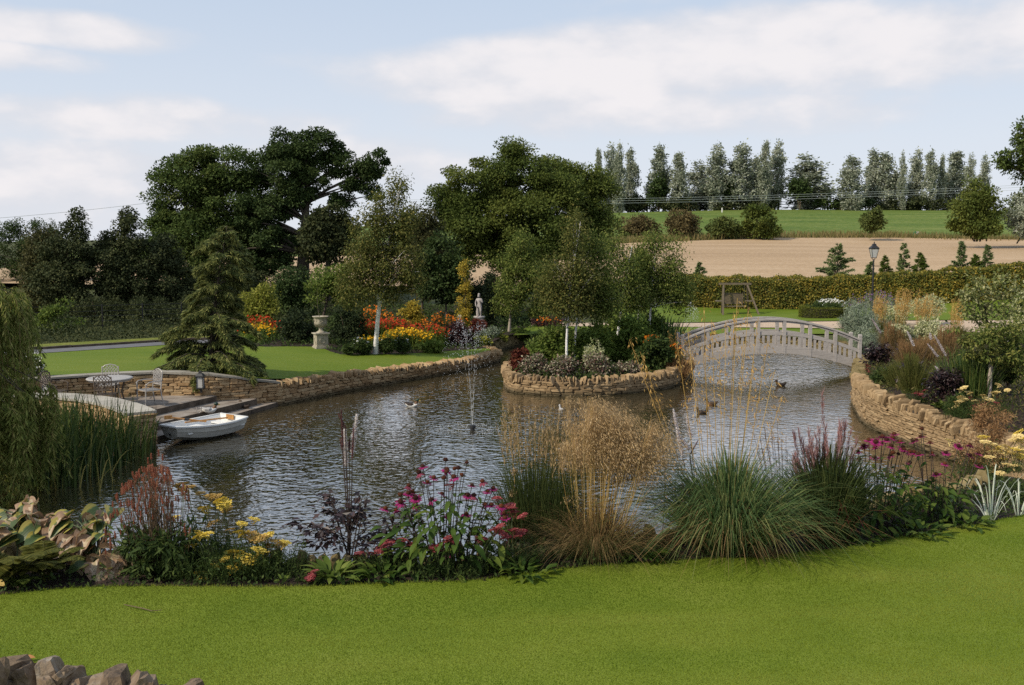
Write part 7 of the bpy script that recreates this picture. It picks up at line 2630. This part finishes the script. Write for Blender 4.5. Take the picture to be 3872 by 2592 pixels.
# mooring ring on the step
p = P(753, 1562, d=25.0)
mr_ = thing('mooring_ring', 'pale metal mooring hook on the step behind the dinghy', 'mooring ring', (p.x, p.y, .29))
mb = MB()
mb.tube([(-.06, 0, .16), (-.06, 0, .05), (0, 0, 0), (.06, 0, .05), (.06, 0, .16)], .012, 6)
local('hook', mb, PALE_METAL, mr_)


# ------------------------------------------------------------------ ducks
DK = {}


def duck(label, loc, rz, body, head, breast, bill, wing, s=1.0, white=None, pose='swim'):
    t = thing('duck', label, 'duck', loc, rz, group='ducks on the pond')
    ax = [(-.19, .10, .012), (-.15, .085, .045), (-.08, .07, .078), (0, .06, .09), (.08, .062, .082), (.13, .08, .06), (.165, .10, .03)]
    V, n = [], 10
    for x, z, r in ax:
        for j in range(n):
            w = 2 * math.pi * j / n
            V.append((x * s, math.cos(w) * r * 1.0 * s, (z + math.sin(w) * r * .8) * s))
    mb = MB()
    k = len(ax)
    F = [(i * n + j, i * n + (j + 1) % n, (i + 1) * n + (j + 1) % n, (i + 1) * n + j) for i in range(k - 1) for j in range(n)]
    mb.add(V, F + [])
    mb.add(V[:n], [tuple(range(n))])
    for f, (arr, _) in enumerate(mb.f[:1]):
        pass
    local('body', mb, [body], t, True)
    mb = MB()
    mb.tube([(.10 * s, 0, .10 * s), (.135 * s, 0, .15 * s), (.145 * s, 0, .19 * s)], [.05 * s, .036 * s, .034 * s], 8)
    local('breast', mb, breast, t, True)
    mb = MB()
    hp = [(-.05, .0), (-.04, .026), (-.01, .042), (.02, .042), (.045, .028), (.055, .010)]
    V = []
    for x, r in hp:
        for j in range(8):
            w = 2 * math.pi * j / 8
            V.append(((.155 + x) * s, math.cos(w) * r * s * .85, (.215 + math.sin(w) * r) * s))
    mb.add(V, [(i * 8 + j, i * 8 + (j + 1) % 8, (i + 1) * 8 + (j + 1) % 8, (i + 1) * 8 + j) for i in range(5) for j in range(8)])
    local('head', mb, head, t, True)
    mb = MB()
    mb.tube([(.195 * s, 0, .205 * s), (.23 * s, 0, .198 * s), (.25 * s, 0, .196 * s)], [.017 * s, .015 * s, .009 * s], 6)
    local('bill', mb, bill, t)
    for sy in (-1, 1):
        mb = MB()
        pts = [(.07, .07, .10), (.02, .098, .125), (-.08, .088, .12), (-.2, .03, .135), (-.10, .085, .08), (0, .10, .075)]
        mb.add([(x * s, y * s * sy, z * s) for x, y, z in pts] + [(x * s, (y - .03) * s * sy, (z + .018) * s) for x, y, z in pts], [tuple(range(6)), tuple(range(11, 5, -1))] if False else [(0, 1, 2, 3, 4, 5)])
        mb.add([(x * s, y * s * sy, z * s) for x, y, z in pts[:4]] + [(x * s, y * s * sy * .5, (z + .02) * s) for x, y, z in pts[:4]], [(0, 1, 5, 4), (1, 2, 6, 5), (2, 3, 7, 6)])
        local('wing', mb, wing, t)
    mb = MB()
    mb.add([(-.16 * s, -.04 * s, .12 * s), (-.16 * s, .04 * s, .12 * s), (-.25 * s, .015 * s, .145 * s), (-.25 * s, -.015 * s, .145 * s)], [(0, 1, 2, 3)])
    local('tail', mb, wing, t)
    return t


BR = plain('brown_feathers', (.075, .05, .03), .8)
BRD = plain('dark_brown_feathers', (.035, .024, .018), .8)
CHEST = plain('chestnut_feathers', (.16, .085, .045), .8)
GREYF = plain('pale_grey_feathers', (.42, .41, .40), .8)
WHF = plain('white_feathers', (.66, .65, .62), .8)
GREENF = plain('bottle_green_feathers', (.012, .035, .022), .35)
BILL_Y = plain('yellow_bill', (.42, .30, .05), .5)
BILL_D = plain('dark_bill', (.05, .05, .055), .5)


def wp_(px, py):
    p = P(px, py, z=0)
    return (p.x, p.y, -.035)


duck('drake with white flank and black head swimming in the open left half of the pond', wp_(1558, 1538), R(-14), WHF, GREENF, CHEST, BILL_Y, BRD, 1.05)
duck('brown duck with buff flank facing left below the bridge', wp_(2690, 1532), R(176), CHEST, BRD, BR, BILL_D, BR, .92)
duck('darkest brown duck nearest the camera below the bridge', wp_(2654, 1564), R(184), BRD, BRD, BRD, BILL_D, BRD, .82)
duck('brown duck alone in the shade of the bridge', wp_(2952, 1460), R(186), BR, BRD, CHEST, BILL_D, BRD, .95)
duck('pale grey duckling in front of the island wall', wp_(2122, 1552), R(110), GREYF, GREYF, GREYF, BILL_D, GREYF, .72)
p = P(792, 1566, d=25.2)
duck('white and grey drake resting on the step behind the dinghy', (p.x, p.y, .26), R(10), WHF, GREENF, CHEST, BILL_Y, GREYF, 1.1)
p = P(925, 1545, z=.11)
duck('brown duck resting on the lowest step near the pond wall', (p.x, p.y, .08), R(150), BR, BR, BR, BILL_D, BRD, 1.0)


# ------------------------------------------------------------------ urn on its pedestal
def urn():
    b = G(1214, 1317)
    t = thing('garden_urn', 'tall carved stone urn on a square pedestal on the far lawn', 'urn', b, R(28))
    s = 1.38 / 1.38
    mb = MB()
    mb.box((0, 0, .03), (.54, .54, .07))
    mb.box((0, 0, .085), (.49, .49, .04))
    mb.box((0, 0, .31), (.44, .44, .41))
    mb.box((0, 0, .535), (.49, .49, .035))
    mb.box((0, 0, .57), (.56, .56, .04))
    for k in range(4):
        a = k * math.pi / 2
        ring = [(math.cos(a) * .222 - math.sin(a) * .10 * math.cos(w), math.sin(a) * .222 + math.cos(a) * .10 * math.cos(w), .31 + .10 * math.sin(w)) for w in np.linspace(0, 2 * math.pi, 17)]
        mb.tube(ring, .014, 6, cap=False)
    local('pedestal', mb, URN, t)
    mb = MB()
    mb.lathe([(.17, .592), (.175, .62), (.13, .64), (.08, .68), (.06, .74), (.085, .77), (.06, .79), (.075, .80), (.16, .84), (.225, .90), (.245, .98), (.235, 1.08), (.245, 1.15), (.285, 1.185), (.31, 1.20), (.31, 1.225), (.28, 1.225), (.24, 1.15), (.0, 1.12)], 28)
    local('bowl', mb, URN, t, True)
    mb = MB()
    for k in range(20):
        a = 2 * math.pi * k / 20
        mb.tube([(math.cos(a) * .10, math.sin(a) * .10, .81), (math.cos(a) * .18, math.sin(a) * .18, .845), (math.cos(a) * .243, math.sin(a) * .243, .92)], [.008, .016, .008], 5)
    for k in range(12):
        a = 2 * math.pi * k / 12
        mb.tube([(math.cos(a) * .243, math.sin(a) * .243, 1.02), (math.cos(a + .12) * .245, math.sin(a + .12) * .245, 1.07), (math.cos(a) * .247, math.sin(a) * .247, 1.12)], .012, 5)
    local('carving', mb, URN, t)
    tp = b + Vector((0, 0, 1.12))
    tree('urn_sapling', 'thin light green sapling growing out of the stone urn', tp, [px_blob(*q, b.y) for q in [(1200, 1060, 22, 26), (1215, 1020, 20, 20), (1185, 1085, 16, 20), (1225, 1070, 16, 20)]], L_BRIGHT, BARK, n=300, leaf=.085, nsub=30, rc=.12, trunk=.014, limbs=14, seed=610, inner=.2, droop=.4, limbr=.4)


urn()


# ------------------------------------------------------------------ statue
def statue():
    d = 46.0
    top = P(1812, 1108, d=d)
    b = Vector((top.x, d, top.z - 1.62))
    t = thing('statue', 'grey stone statue of a standing nude figure on a plinth in the far border', 'statue', b, R(-20))
    mb = MB()
    mb.lathe([(.30, 0), (.30, .08), (.24, .12), (.22, .42), (.27, .46), (.27, .52), (.0, .52)], 20)
    local('plinth', mb, STATUE, t, True)
    J = {'pel': (0, 0, 1.0), 'wai': (.02, 0, 1.10), 'che': (.0, .0, 1.24), 'nec': (-.01, -.01, 1.37), 'hea': (-.01, -.03, 1.44), 'hd2': (-.005, -.02, 1.55), 'crn': (-.005, 0, 1.60),
         'hl': (.075, 0, .96), 'kl': (.09, -.05, .76), 'al': (.07, .02, .56), 'tl': (.08, -.08, .535), 'hr': (-.075, 0, .97), 'kr': (-.07, -.015, .76), 'ar': (-.05, .02, .56), 'tr': (-.06, -.08, .535),
         'sl': (.12, 0, 1.31), 'el': (.17, -.03, 1.15), 'wl': (.08, -.14, 1.23), 'fl': (.02, -.15, 1.30), 'sr': (-.12, 0, 1.32), 'er': (-.18, -.02, 1.15), 'wr': (-.12, -.13, 1.02), 'fr': (-.07, -.16, .97)}
    Rr = {'pel': .095, 'wai': .08, 'che': .098, 'nec': .042, 'hea': .055, 'hd2': .068, 'crn': .05, 'hl': .082, 'kl': .052, 'al': .034, 'tl': .025, 'hr': .082, 'kr': .052, 'ar': .034, 'tr': .025,
          'sl': .048, 'el': .036, 'wl': .026, 'fl': .024, 'sr': .048, 'er': .036, 'wr': .026, 'fr': .024}
    E = [('pel', 'wai'), ('wai', 'che'), ('che', 'nec'), ('nec', 'hea'), ('hea', 'hd2'), ('hd2', 'crn'), ('pel', 'hl'), ('hl', 'kl'), ('kl', 'al'), ('al', 'tl'), ('pel', 'hr'), ('hr', 'kr'), ('kr', 'ar'), ('ar', 'tr'),
         ('che', 'sl'), ('sl', 'el'), ('el', 'wl'), ('wl', 'fl'), ('che', 'sr'), ('sr', 'er'), ('er', 'wr'), ('wr', 'fr')]
    ks = list(J)
    me = bpy.data.meshes.new('figure')
    me.from_pydata([J[k] for k in ks], [(ks.index(a), ks.index(c)) for a, c in E], [])
    o = link('figure', me, t)
    sk = o.modifiers.new('skin', 'SKIN')
    for k, v in zip(ks, me.skin_vertices[0].data):
        v.radius = (Rr[k], Rr[k])
        v.use_root = k == 'pel'
    sk.use_smooth_shade = True
    sub = o.modifiers.new('sub', 'SUBSURF')
    sub.levels = sub.render_levels = 2
    me.materials.append(STATUE)
    mb = MB()
    mb.tube([(-.10, .06, .53), (-.13, .07, .72), (-.11, .06, .88)], [.075, .06, .045], 8)
    mb.tube([(.05, .03, .90), (-.05, -.10, .98), (-.12, -.02, .94)], [.03, .035, .03], 8)
    local('drapery', mb, STATUE, t, True)


statue()


# ------------------------------------------------------------------ lamp post
def lamp():
    d = 51.0
    top = P(3306, 914, d=d)
    zb = h(top.x, d)
    H = top.z - zb
    t = thing('lamp_post', 'black cast iron lamp post with a glazed lantern in front of the hedge', 'street lamp', (top.x, d, zb))
    k = H - .95
    mb = MB()
    mb.lathe([(.13, 0), (.13, .25), (.09, .30), (.075, .75), (.09, .78), (.05, .84), (.045, k - .5), (.06, k - .48), (.06, k - .44), (.04, k - .40), (.035, k - .1), (.055, k - .06), (.03, k)], 12)
    local('post', mb, BLACK_IRON, t)
    mb = MB()
    mb.tube([(-.02, 0, k - .32), (.34, 0, k - .32)], .016, 6)
    mb.tube([(-.12, 0, k - .32), (0, 0, k - .32)], .016, 6)
    mb.lathe([(0, -.03), (.03, 0), (0, .03)], 6, (.35, 0, k - .32))
    local('ladder_bar', mb, BLACK_IRON, t)
    mb = MB()
    z0, z1 = k + .12, k + .58
    for sx in (-1, 1):
        for sy in (-1, 1):
            mb.tube([(sx * .015, sy * .015, k), (sx * .10, sy * .10, z0 - .02), (sx * .105, sy * .105, z0)], .011, 5)
            mb.tube([(sx * .105, sy * .105, z0), (sx * .19, sy * .19, z1)], .012, 5)
    mb.lathe([(.165, z0 - .012), (.165, z0 + .012), (.14, z0 + .012), (.14, z0 - .012), (.165, z0 - .012)], 4, sq=True)
    mb.lathe([(.28, z1 - .01), (.30, z1 + .01), (.30, z1 + .03), (.14, z1 + .16), (.12, z1 + .19), (.13, z1 + .21), (.10, z1 + .24), (.03, z1 + .27), (.02, z1 + .30), (.035, z1 + .32), (0, z1 + .38)], 4, sq=True)
    local('lantern_frame', mb, BLACK_IRON, t)
    mb = MB()
    mb.lathe([(.135, z0 + .005), (.258, z1 - .005)], 4, sq=True)
    local('glass', mb, GLASS, t)


lamp()


# ------------------------------------------------------------------ garden swing seat
def swing():
    d = 56.0
    c = P(2777, 1197, d=d)
    zb = h(c.x, d)
    t = thing('swing_seat', 'wooden garden swing seat hanging in an A-frame in front of the hedge', 'swing', (c.x, d, zb))
    s = scale_at(d)
    xl, xr = (2733 - 2777) / s, (2822 - 2777) / s
    H = P(2777, 1074, d=d).z - zb
    mb = MB()
    mb.box((0, 0, H), (xr - xl + .5, .11, .11))
    local('top_beam', mb, OLDWOOD, t)
    for x, sg in ((xl, -1), (xr, 1)):
        for sy in (-1, 1):
            mb = MB()
            e = (x + sg * (.16 if sg < 0 else .55) - (0 if sy < 0 else sg * .25), sy * .75, -.02)
            mb.tube([e, (x, 0, H - .04)], .062, 4)
            local('leg', mb, OLDWOOD, t)
        mb = MB()
        mb.box((x + sg * .2, 0, H * .44), (.42, .62, .05))
        local('brace', mb, OLDWOOD, t)
    sl, sr_ = (2731 - 2777) / s + .06, (2811 - 2777) / s
    for k in range(9):
        mb = MB()
        z = .62 + k * .072
        mb.box(((sl + sr_) / 2, .22 + k * .012, z), (sr_ - sl, .022, .058))
        local('back_slat', mb, OLDWOOD, t)
    for k in range(6):
        mb = MB()
        mb.box(((sl + sr_) / 2, -.3 + k * .09, .48), (sr_ - sl, .075, .025))
        local('seat_slat', mb, OLDWOOD, t)
    for x in (sl, sr_):
        mb = MB()
        mb.box((x, .27, .84), (.05, .05, .84))
        mb.box((x, -.05, .46), (.05, .7, .05))
        local('seat_frame', mb, OLDWOOD, t)
        mb = MB()
        mb.tube([(x, -.3, .5), (x, -.06, H - .05)], .012, 5)
        mb.tube([(x, .27, 1.1), (x, .06, H - .05)], .012, 5)
        local('chain', mb, DARK_IRON, t)


swing()


# ------------------------------------------------------------------ round box-hedged flower bed
def box_ring():
    rg = np.random.default_rng(640)
    c = G(3150, 1206)
    s = scale_at(c.y)
    r = 96 / s
    c = c + Vector((0, r, 0))
    t = thing('box_hedge', 'low clipped round box hedge on the lawn in front of the beech hedge', 'hedge', c)
    n = 9000
    a = rg.uniform(0, 2 * np.pi, n)
    part = rg.random(n)
    H = .52
    rr = np.where(part < .5, r, np.where(part < .8, r - rg.uniform(0, .38, n), r - .38)) + rg.normal(0, .015, n)
    zz_ = np.where((part >= .5) & (part < .8), H + rg.normal(0, .015, n), rg.uniform(0, H, n))
    C = np.c_[c.x + np.cos(a) * rr, c.y + np.sin(a) * rr, c.z + zz_]
    mb = MB()
    D = rg.normal(size=(n, 3)) + np.c_[np.cos(a), np.sin(a), np.full(n, .5)]
    mb.leaves(C, D, .06, .035, rng=rg)
    mb.build('foliage', leafmat('box_leaves', [(.06, .075, .012), (.10, .115, .02), (.16, .165, .03)], .3), t)
    mb = MB()
    mb.lathe([(r - .04, -.1), (r - .04, H - .04), (r - .34, H - .04), (r - .34, -.1)], 36, c)
    mb.build('twiggy_core', _M['hedge_twigs'], t)
    t2 = thing('white_bedding', 'white flowers filling the round box-hedged bed', 'flowers', c)
    mb = MB()
    C, U = clumps_in([(np.array(c) + [0, 0, .45], np.array([r * .75, r * .75, .42]))], 80, rg, .3)
    C[:, 2] = np.maximum(C[:, 2], c.z + .1)
    clump_leaves(mb, C, U, .22, 40, .11, rg)
    mb.build('foliage', L_DEEP, t2)
    mb = MB()
    a = rg.uniform(0, 2 * np.pi, 150)
    q = rg.uniform(0, 1, 150) ** .5 * r * .75
    flower_discs(mb, np.c_[c.x + .3 + np.cos(a) * q * .8, c.y + np.sin(a) * q, c.z + .93 - .25 * (q / r) ** 2 + rg.normal(0, .05, 150)], .085, rg)
    tag(mb.build('flowers', F_WHITE, t2), kind='stuff')


box_ring()


# ------------------------------------------------------------------ fences, stake, sign, wires
def rails(name, label, cat, pts, post_h, post_r, rails_z, rail_r, step, mat, flat=False):
    pts = [Vector(p) for p in pts]
    t = thing(name, label, cat, pts[0])
    path = smooth_path([(p.x, p.y) for p in pts], step)
    zs = hh(path[:, 0], path[:, 1])
    for (x, y), z in zip(path, zs):
        mb = MB()
        mb.box((x, y, z + post_h / 2 - .1), (post_r * 2, post_r * 2, post_h + .2))
        mb.build('post', mat, t)
    for rz in rails_z:
        mb = MB()
        mb.tube([(x, y - post_r - rail_r, z + rz) for (x, y), z in zip(path, zs)], rail_r, 4)
        mb.build('rail', mat, t)


rails('estate_fence', 'thin black iron estate fence along the drive in front of the dark wood', 'fence', [P(-100, 1326, d=41), P(160, 1308, d=42), P(420, 1300, d=43.5), P(690, 1282, d=45)], 1.15, .022, [.2, .42, .64, .86, 1.1], .013, 1.6, BLACK_IRON)
rails('field_fence', 'wooden post and rail fence along the hilltop behind the poplars', 'fence', [P(2260, 760, d=181), P(2700, 750, d=182), P(3150, 745, d=183), P(3400, 755, d=183), P(3700, 765, d=182)], 1.5, .12, [.5, 1.0, 1.45], .07, 3.0, OLDWOOD)
sk_ = thing('tree_stake', 'pale round wooden stake holding the young tree on the right bank', 'stake', st)
mb = MB()
mb.lathe([(.05, -.1), (.05, 1.12), (.042, 1.15), (0, 1.16)], 10)
local('post', mb, PALE_WOOD, sk_)
mb = MB()
mb.lathe([(.056, .92), (.06, .95), (.056, .98)], 10)
local('tie', mb, BLACK_IRON, sk_)
sg = P(3462, 880, d=133)
sgt = thing('field_sign', 'small green and white sign in the meadow by the field corner', 'sign', (sg.x, sg.y, h(sg.x, sg.y)))
mb = MB()
mb.box((-.25, 0, .55), (.07, .07, 1.1))
mb.box((.25, 0, .55), (.07, .07, 1.1))
local('post', mb, OLDWOOD, sgt)
mb = MB()
mb.box((-.16, -.06, .85), (.38, .03, .5))
local('green_panel', mb, plain('sign_green', (.03, .25, .11)), sgt)
mb = MB()
mb.box((.22, -.06, .85), (.36, .03, .5))
local('white_panel', mb, plain('sign_white', (.75, .77, .74)), sgt)
wp1 = thing('marker_post', 'short white marker post at the top of the meadow under the poplars', 'post', (P(2730, 800, d=168).x, 168, h(P(2730, 800, d=168).x, 168)))
mb = MB()
mb.box((0, 0, .4), (.2, .1, 1.0))
local('post', mb, plain('post_white', (.72, .72, .68)), wp1)


def wire(label, pts, r, sag):
    pts = [Vector(p) for p in pts]
    t = thing('power_line', label, 'power line', pts[0], group='power lines across the fields')
    mb = MB()
    a, b = pts
    n = 30
    mb.tube([a + (b - a) * q - Vector((0, 0, sag * 4 * q * (1 - q))) for q in np.linspace(0, 1, n)], r, 4)
    mb.build('cable', WIRE, t)


wire('lowest pale power line crossing in front of the poplars', [P(1500, 772, d=140), P(4200, 700, d=130)], .022, .8)
wire('middle pale power line crossing in front of the poplars', [P(1500, 764, d=141), P(4200, 690, d=131)], .022, .8)
wire('highest pale power line crossing in front of the poplars', [P(1500, 756, d=142), P(4200, 682, d=132)], .022, .8)
wire('lone power line sloping down across the sky left of the sycamore', [P(-150, 836, d=90), P(900, 720, d=100)], .02, .3)


# ------------------------------------------------------------------ fountains
def dropmat():
    m, nt, out = _new('fountain_droplets')
    b = nt.nodes.new('ShaderNodeBsdfPrincipled')
    b.inputs['Base Color'].default_value = (.82, .85, .88, 1)
    b.inputs['Roughness'].default_value = .15
    b.inputs['Transmission Weight'].default_value = .35
    b.inputs['IOR'].default_value = 1.33
    nt.links.new(b.outputs[0], out.inputs[0])
    return m


DROP = dropmat()


def drops(mb, C, size, rng):
    n = len(C)
    r = size * rng.uniform(.5, 1.3, n)[:, None, None]
    O = np.array([(1, 0, 0), (0, 1, 0), (-1, 0, 0), (0, -1, 0), (0, 0, 1.3), (0, 0, -1.3)])
    F = np.array([(0, 1, 4), (1, 2, 4), (2, 3, 4), (3, 0, 4), (1, 0, 5), (2, 1, 5), (3, 2, 5), (0, 3, 5)])
    V = C[:, None, :] + O[None] * r
    mb.add(V.reshape(-1, 3), (np.arange(n)[:, None, None] * 6 + F[None]).reshape(-1, 3))


def fountain(label, c, vz, njets, spread, ndrop, seed, size=.011, nozzle=True, wind=(-.35, 0), fall=1.0):
    rng = np.random.default_rng(seed)
    t = thing('fountain', label, 'fountain', c)
    g = 9.81
    if nozzle:
        mb = MB()
        mb.lathe([(.06, -.2), (.06, .07), (.08, .07), (.08, .12), (.05, .14), (.02, .14)], 12)
        local('nozzle', mb, BLACK_IRON, t)
    jb, db = MB(), MB()
    for k in range(njets):
        a = 2 * math.pi * k / njets + rng.uniform(0, .4)
        v = np.array([math.cos(a) * spread * rng.uniform(.6, 1.1) + wind[0], math.sin(a) * spread * rng.uniform(.6, 1.1) + wind[1], vz * rng.uniform(.93, 1.03)])
        tl = (v[2] + math.sqrt(v[2] ** 2)) / g
        f = lambda tt: np.array(c) + np.array([0, 0, .14]) + v * np.asarray(tt)[..., None] - np.array([0, 0, .5 * g]) * (np.asarray(tt)[..., None] ** 2)
        # the rising jet holds together as a thin broken thread
        for q in np.arange(0, .62, .045):
            t0 = q * v[2] / g
            t1 = t0 + rng.uniform(.015, .035) * v[2] / g * (1.2 - q)
            jb.tube([f(t0), f(t1)], .0032 * (1.1 - q), 4)
        n = ndrop // njets
        tt = rng.uniform(.15, 1, n) ** .75 * tl
        C = f(tt) + rng.normal(0, 1, (n, 3)) * (.012 + .06 * (tt / tl)[:, None] ** 1.5) * [1, 1, 1.2]
        C = C[C[:, 2] > .0]
        drops(db, C, size, rng)
        # splashes where the water falls back
        land = f(np.array([tl]))[0]
        m = 36
        sp = np.c_[land[0] + rng.normal(0, .2, m), land[1] + rng.normal(0, .12, m), np.abs(rng.normal(0, .035, m))]
        drops(db, sp, size * 1.2, rng)
    o = jb.build('jets', DROP, t)
    tag(o, kind='stuff')
    o = db.build('droplets', DROP, t)
    tag(o, kind='stuff')


nz = P(1787, 1628, z=0)
fountain('pond fountain throwing a thin cone of water up in front of the far lawn', (nz.x, nz.y, 0), 7.1, 10, .50, 1100, 651, size=.0060, wind=(-.12, .1))
n2 = P(2610, 1312, z=0)
fountain('second small fountain spray behind the bridge in front of the hedge', (n2.x - .2, 43.2, 0), 6.0, 8, .4, 500, 652, size=.009, nozzle=True, wind=(.0, 0))

# ------------------------------------------------------------------ small things on the lawn
tw = P(470, 2287, z=1.425)
t = thing('twig', 'thin brown twig lying on the near lawn', 'twig', tw)
mb = MB()
mb.tube([tw, P(535, 2300, z=1.43), P(575, 2311, z=1.425), P(612, 2307, z=1.425)], [.004, .005, .004, .003], 5)
mb.build('stick', S_BROWN, t)
lf = P(95, 2492, z=1.425)
t = thing('fallen_leaf', 'single fallen orange leaf on the lawn above the front wall', 'leaf', lf)
put_leaf(leaf_mesh('blade', .075, .045, plain('orange_leaf', (.42, .19, .06)), .3, .3, wave=.02), t, lf, .2, .2, .3, 1, 'blade')
lf = P(5, 2215, z=1.40)
t = thing('fallen_leaf', 'large yellowed fallen leaf on the soil at the left picture edge', 'leaf', lf)
put_leaf(leaf_mesh('blade', .24, .12, plain('yellow_leaf', (.52, .38, .13)), .2, .1, wave=.01), t, lf - Vector((.12, 0, -.03)), -.5, .1, .2, 1, 'blade')
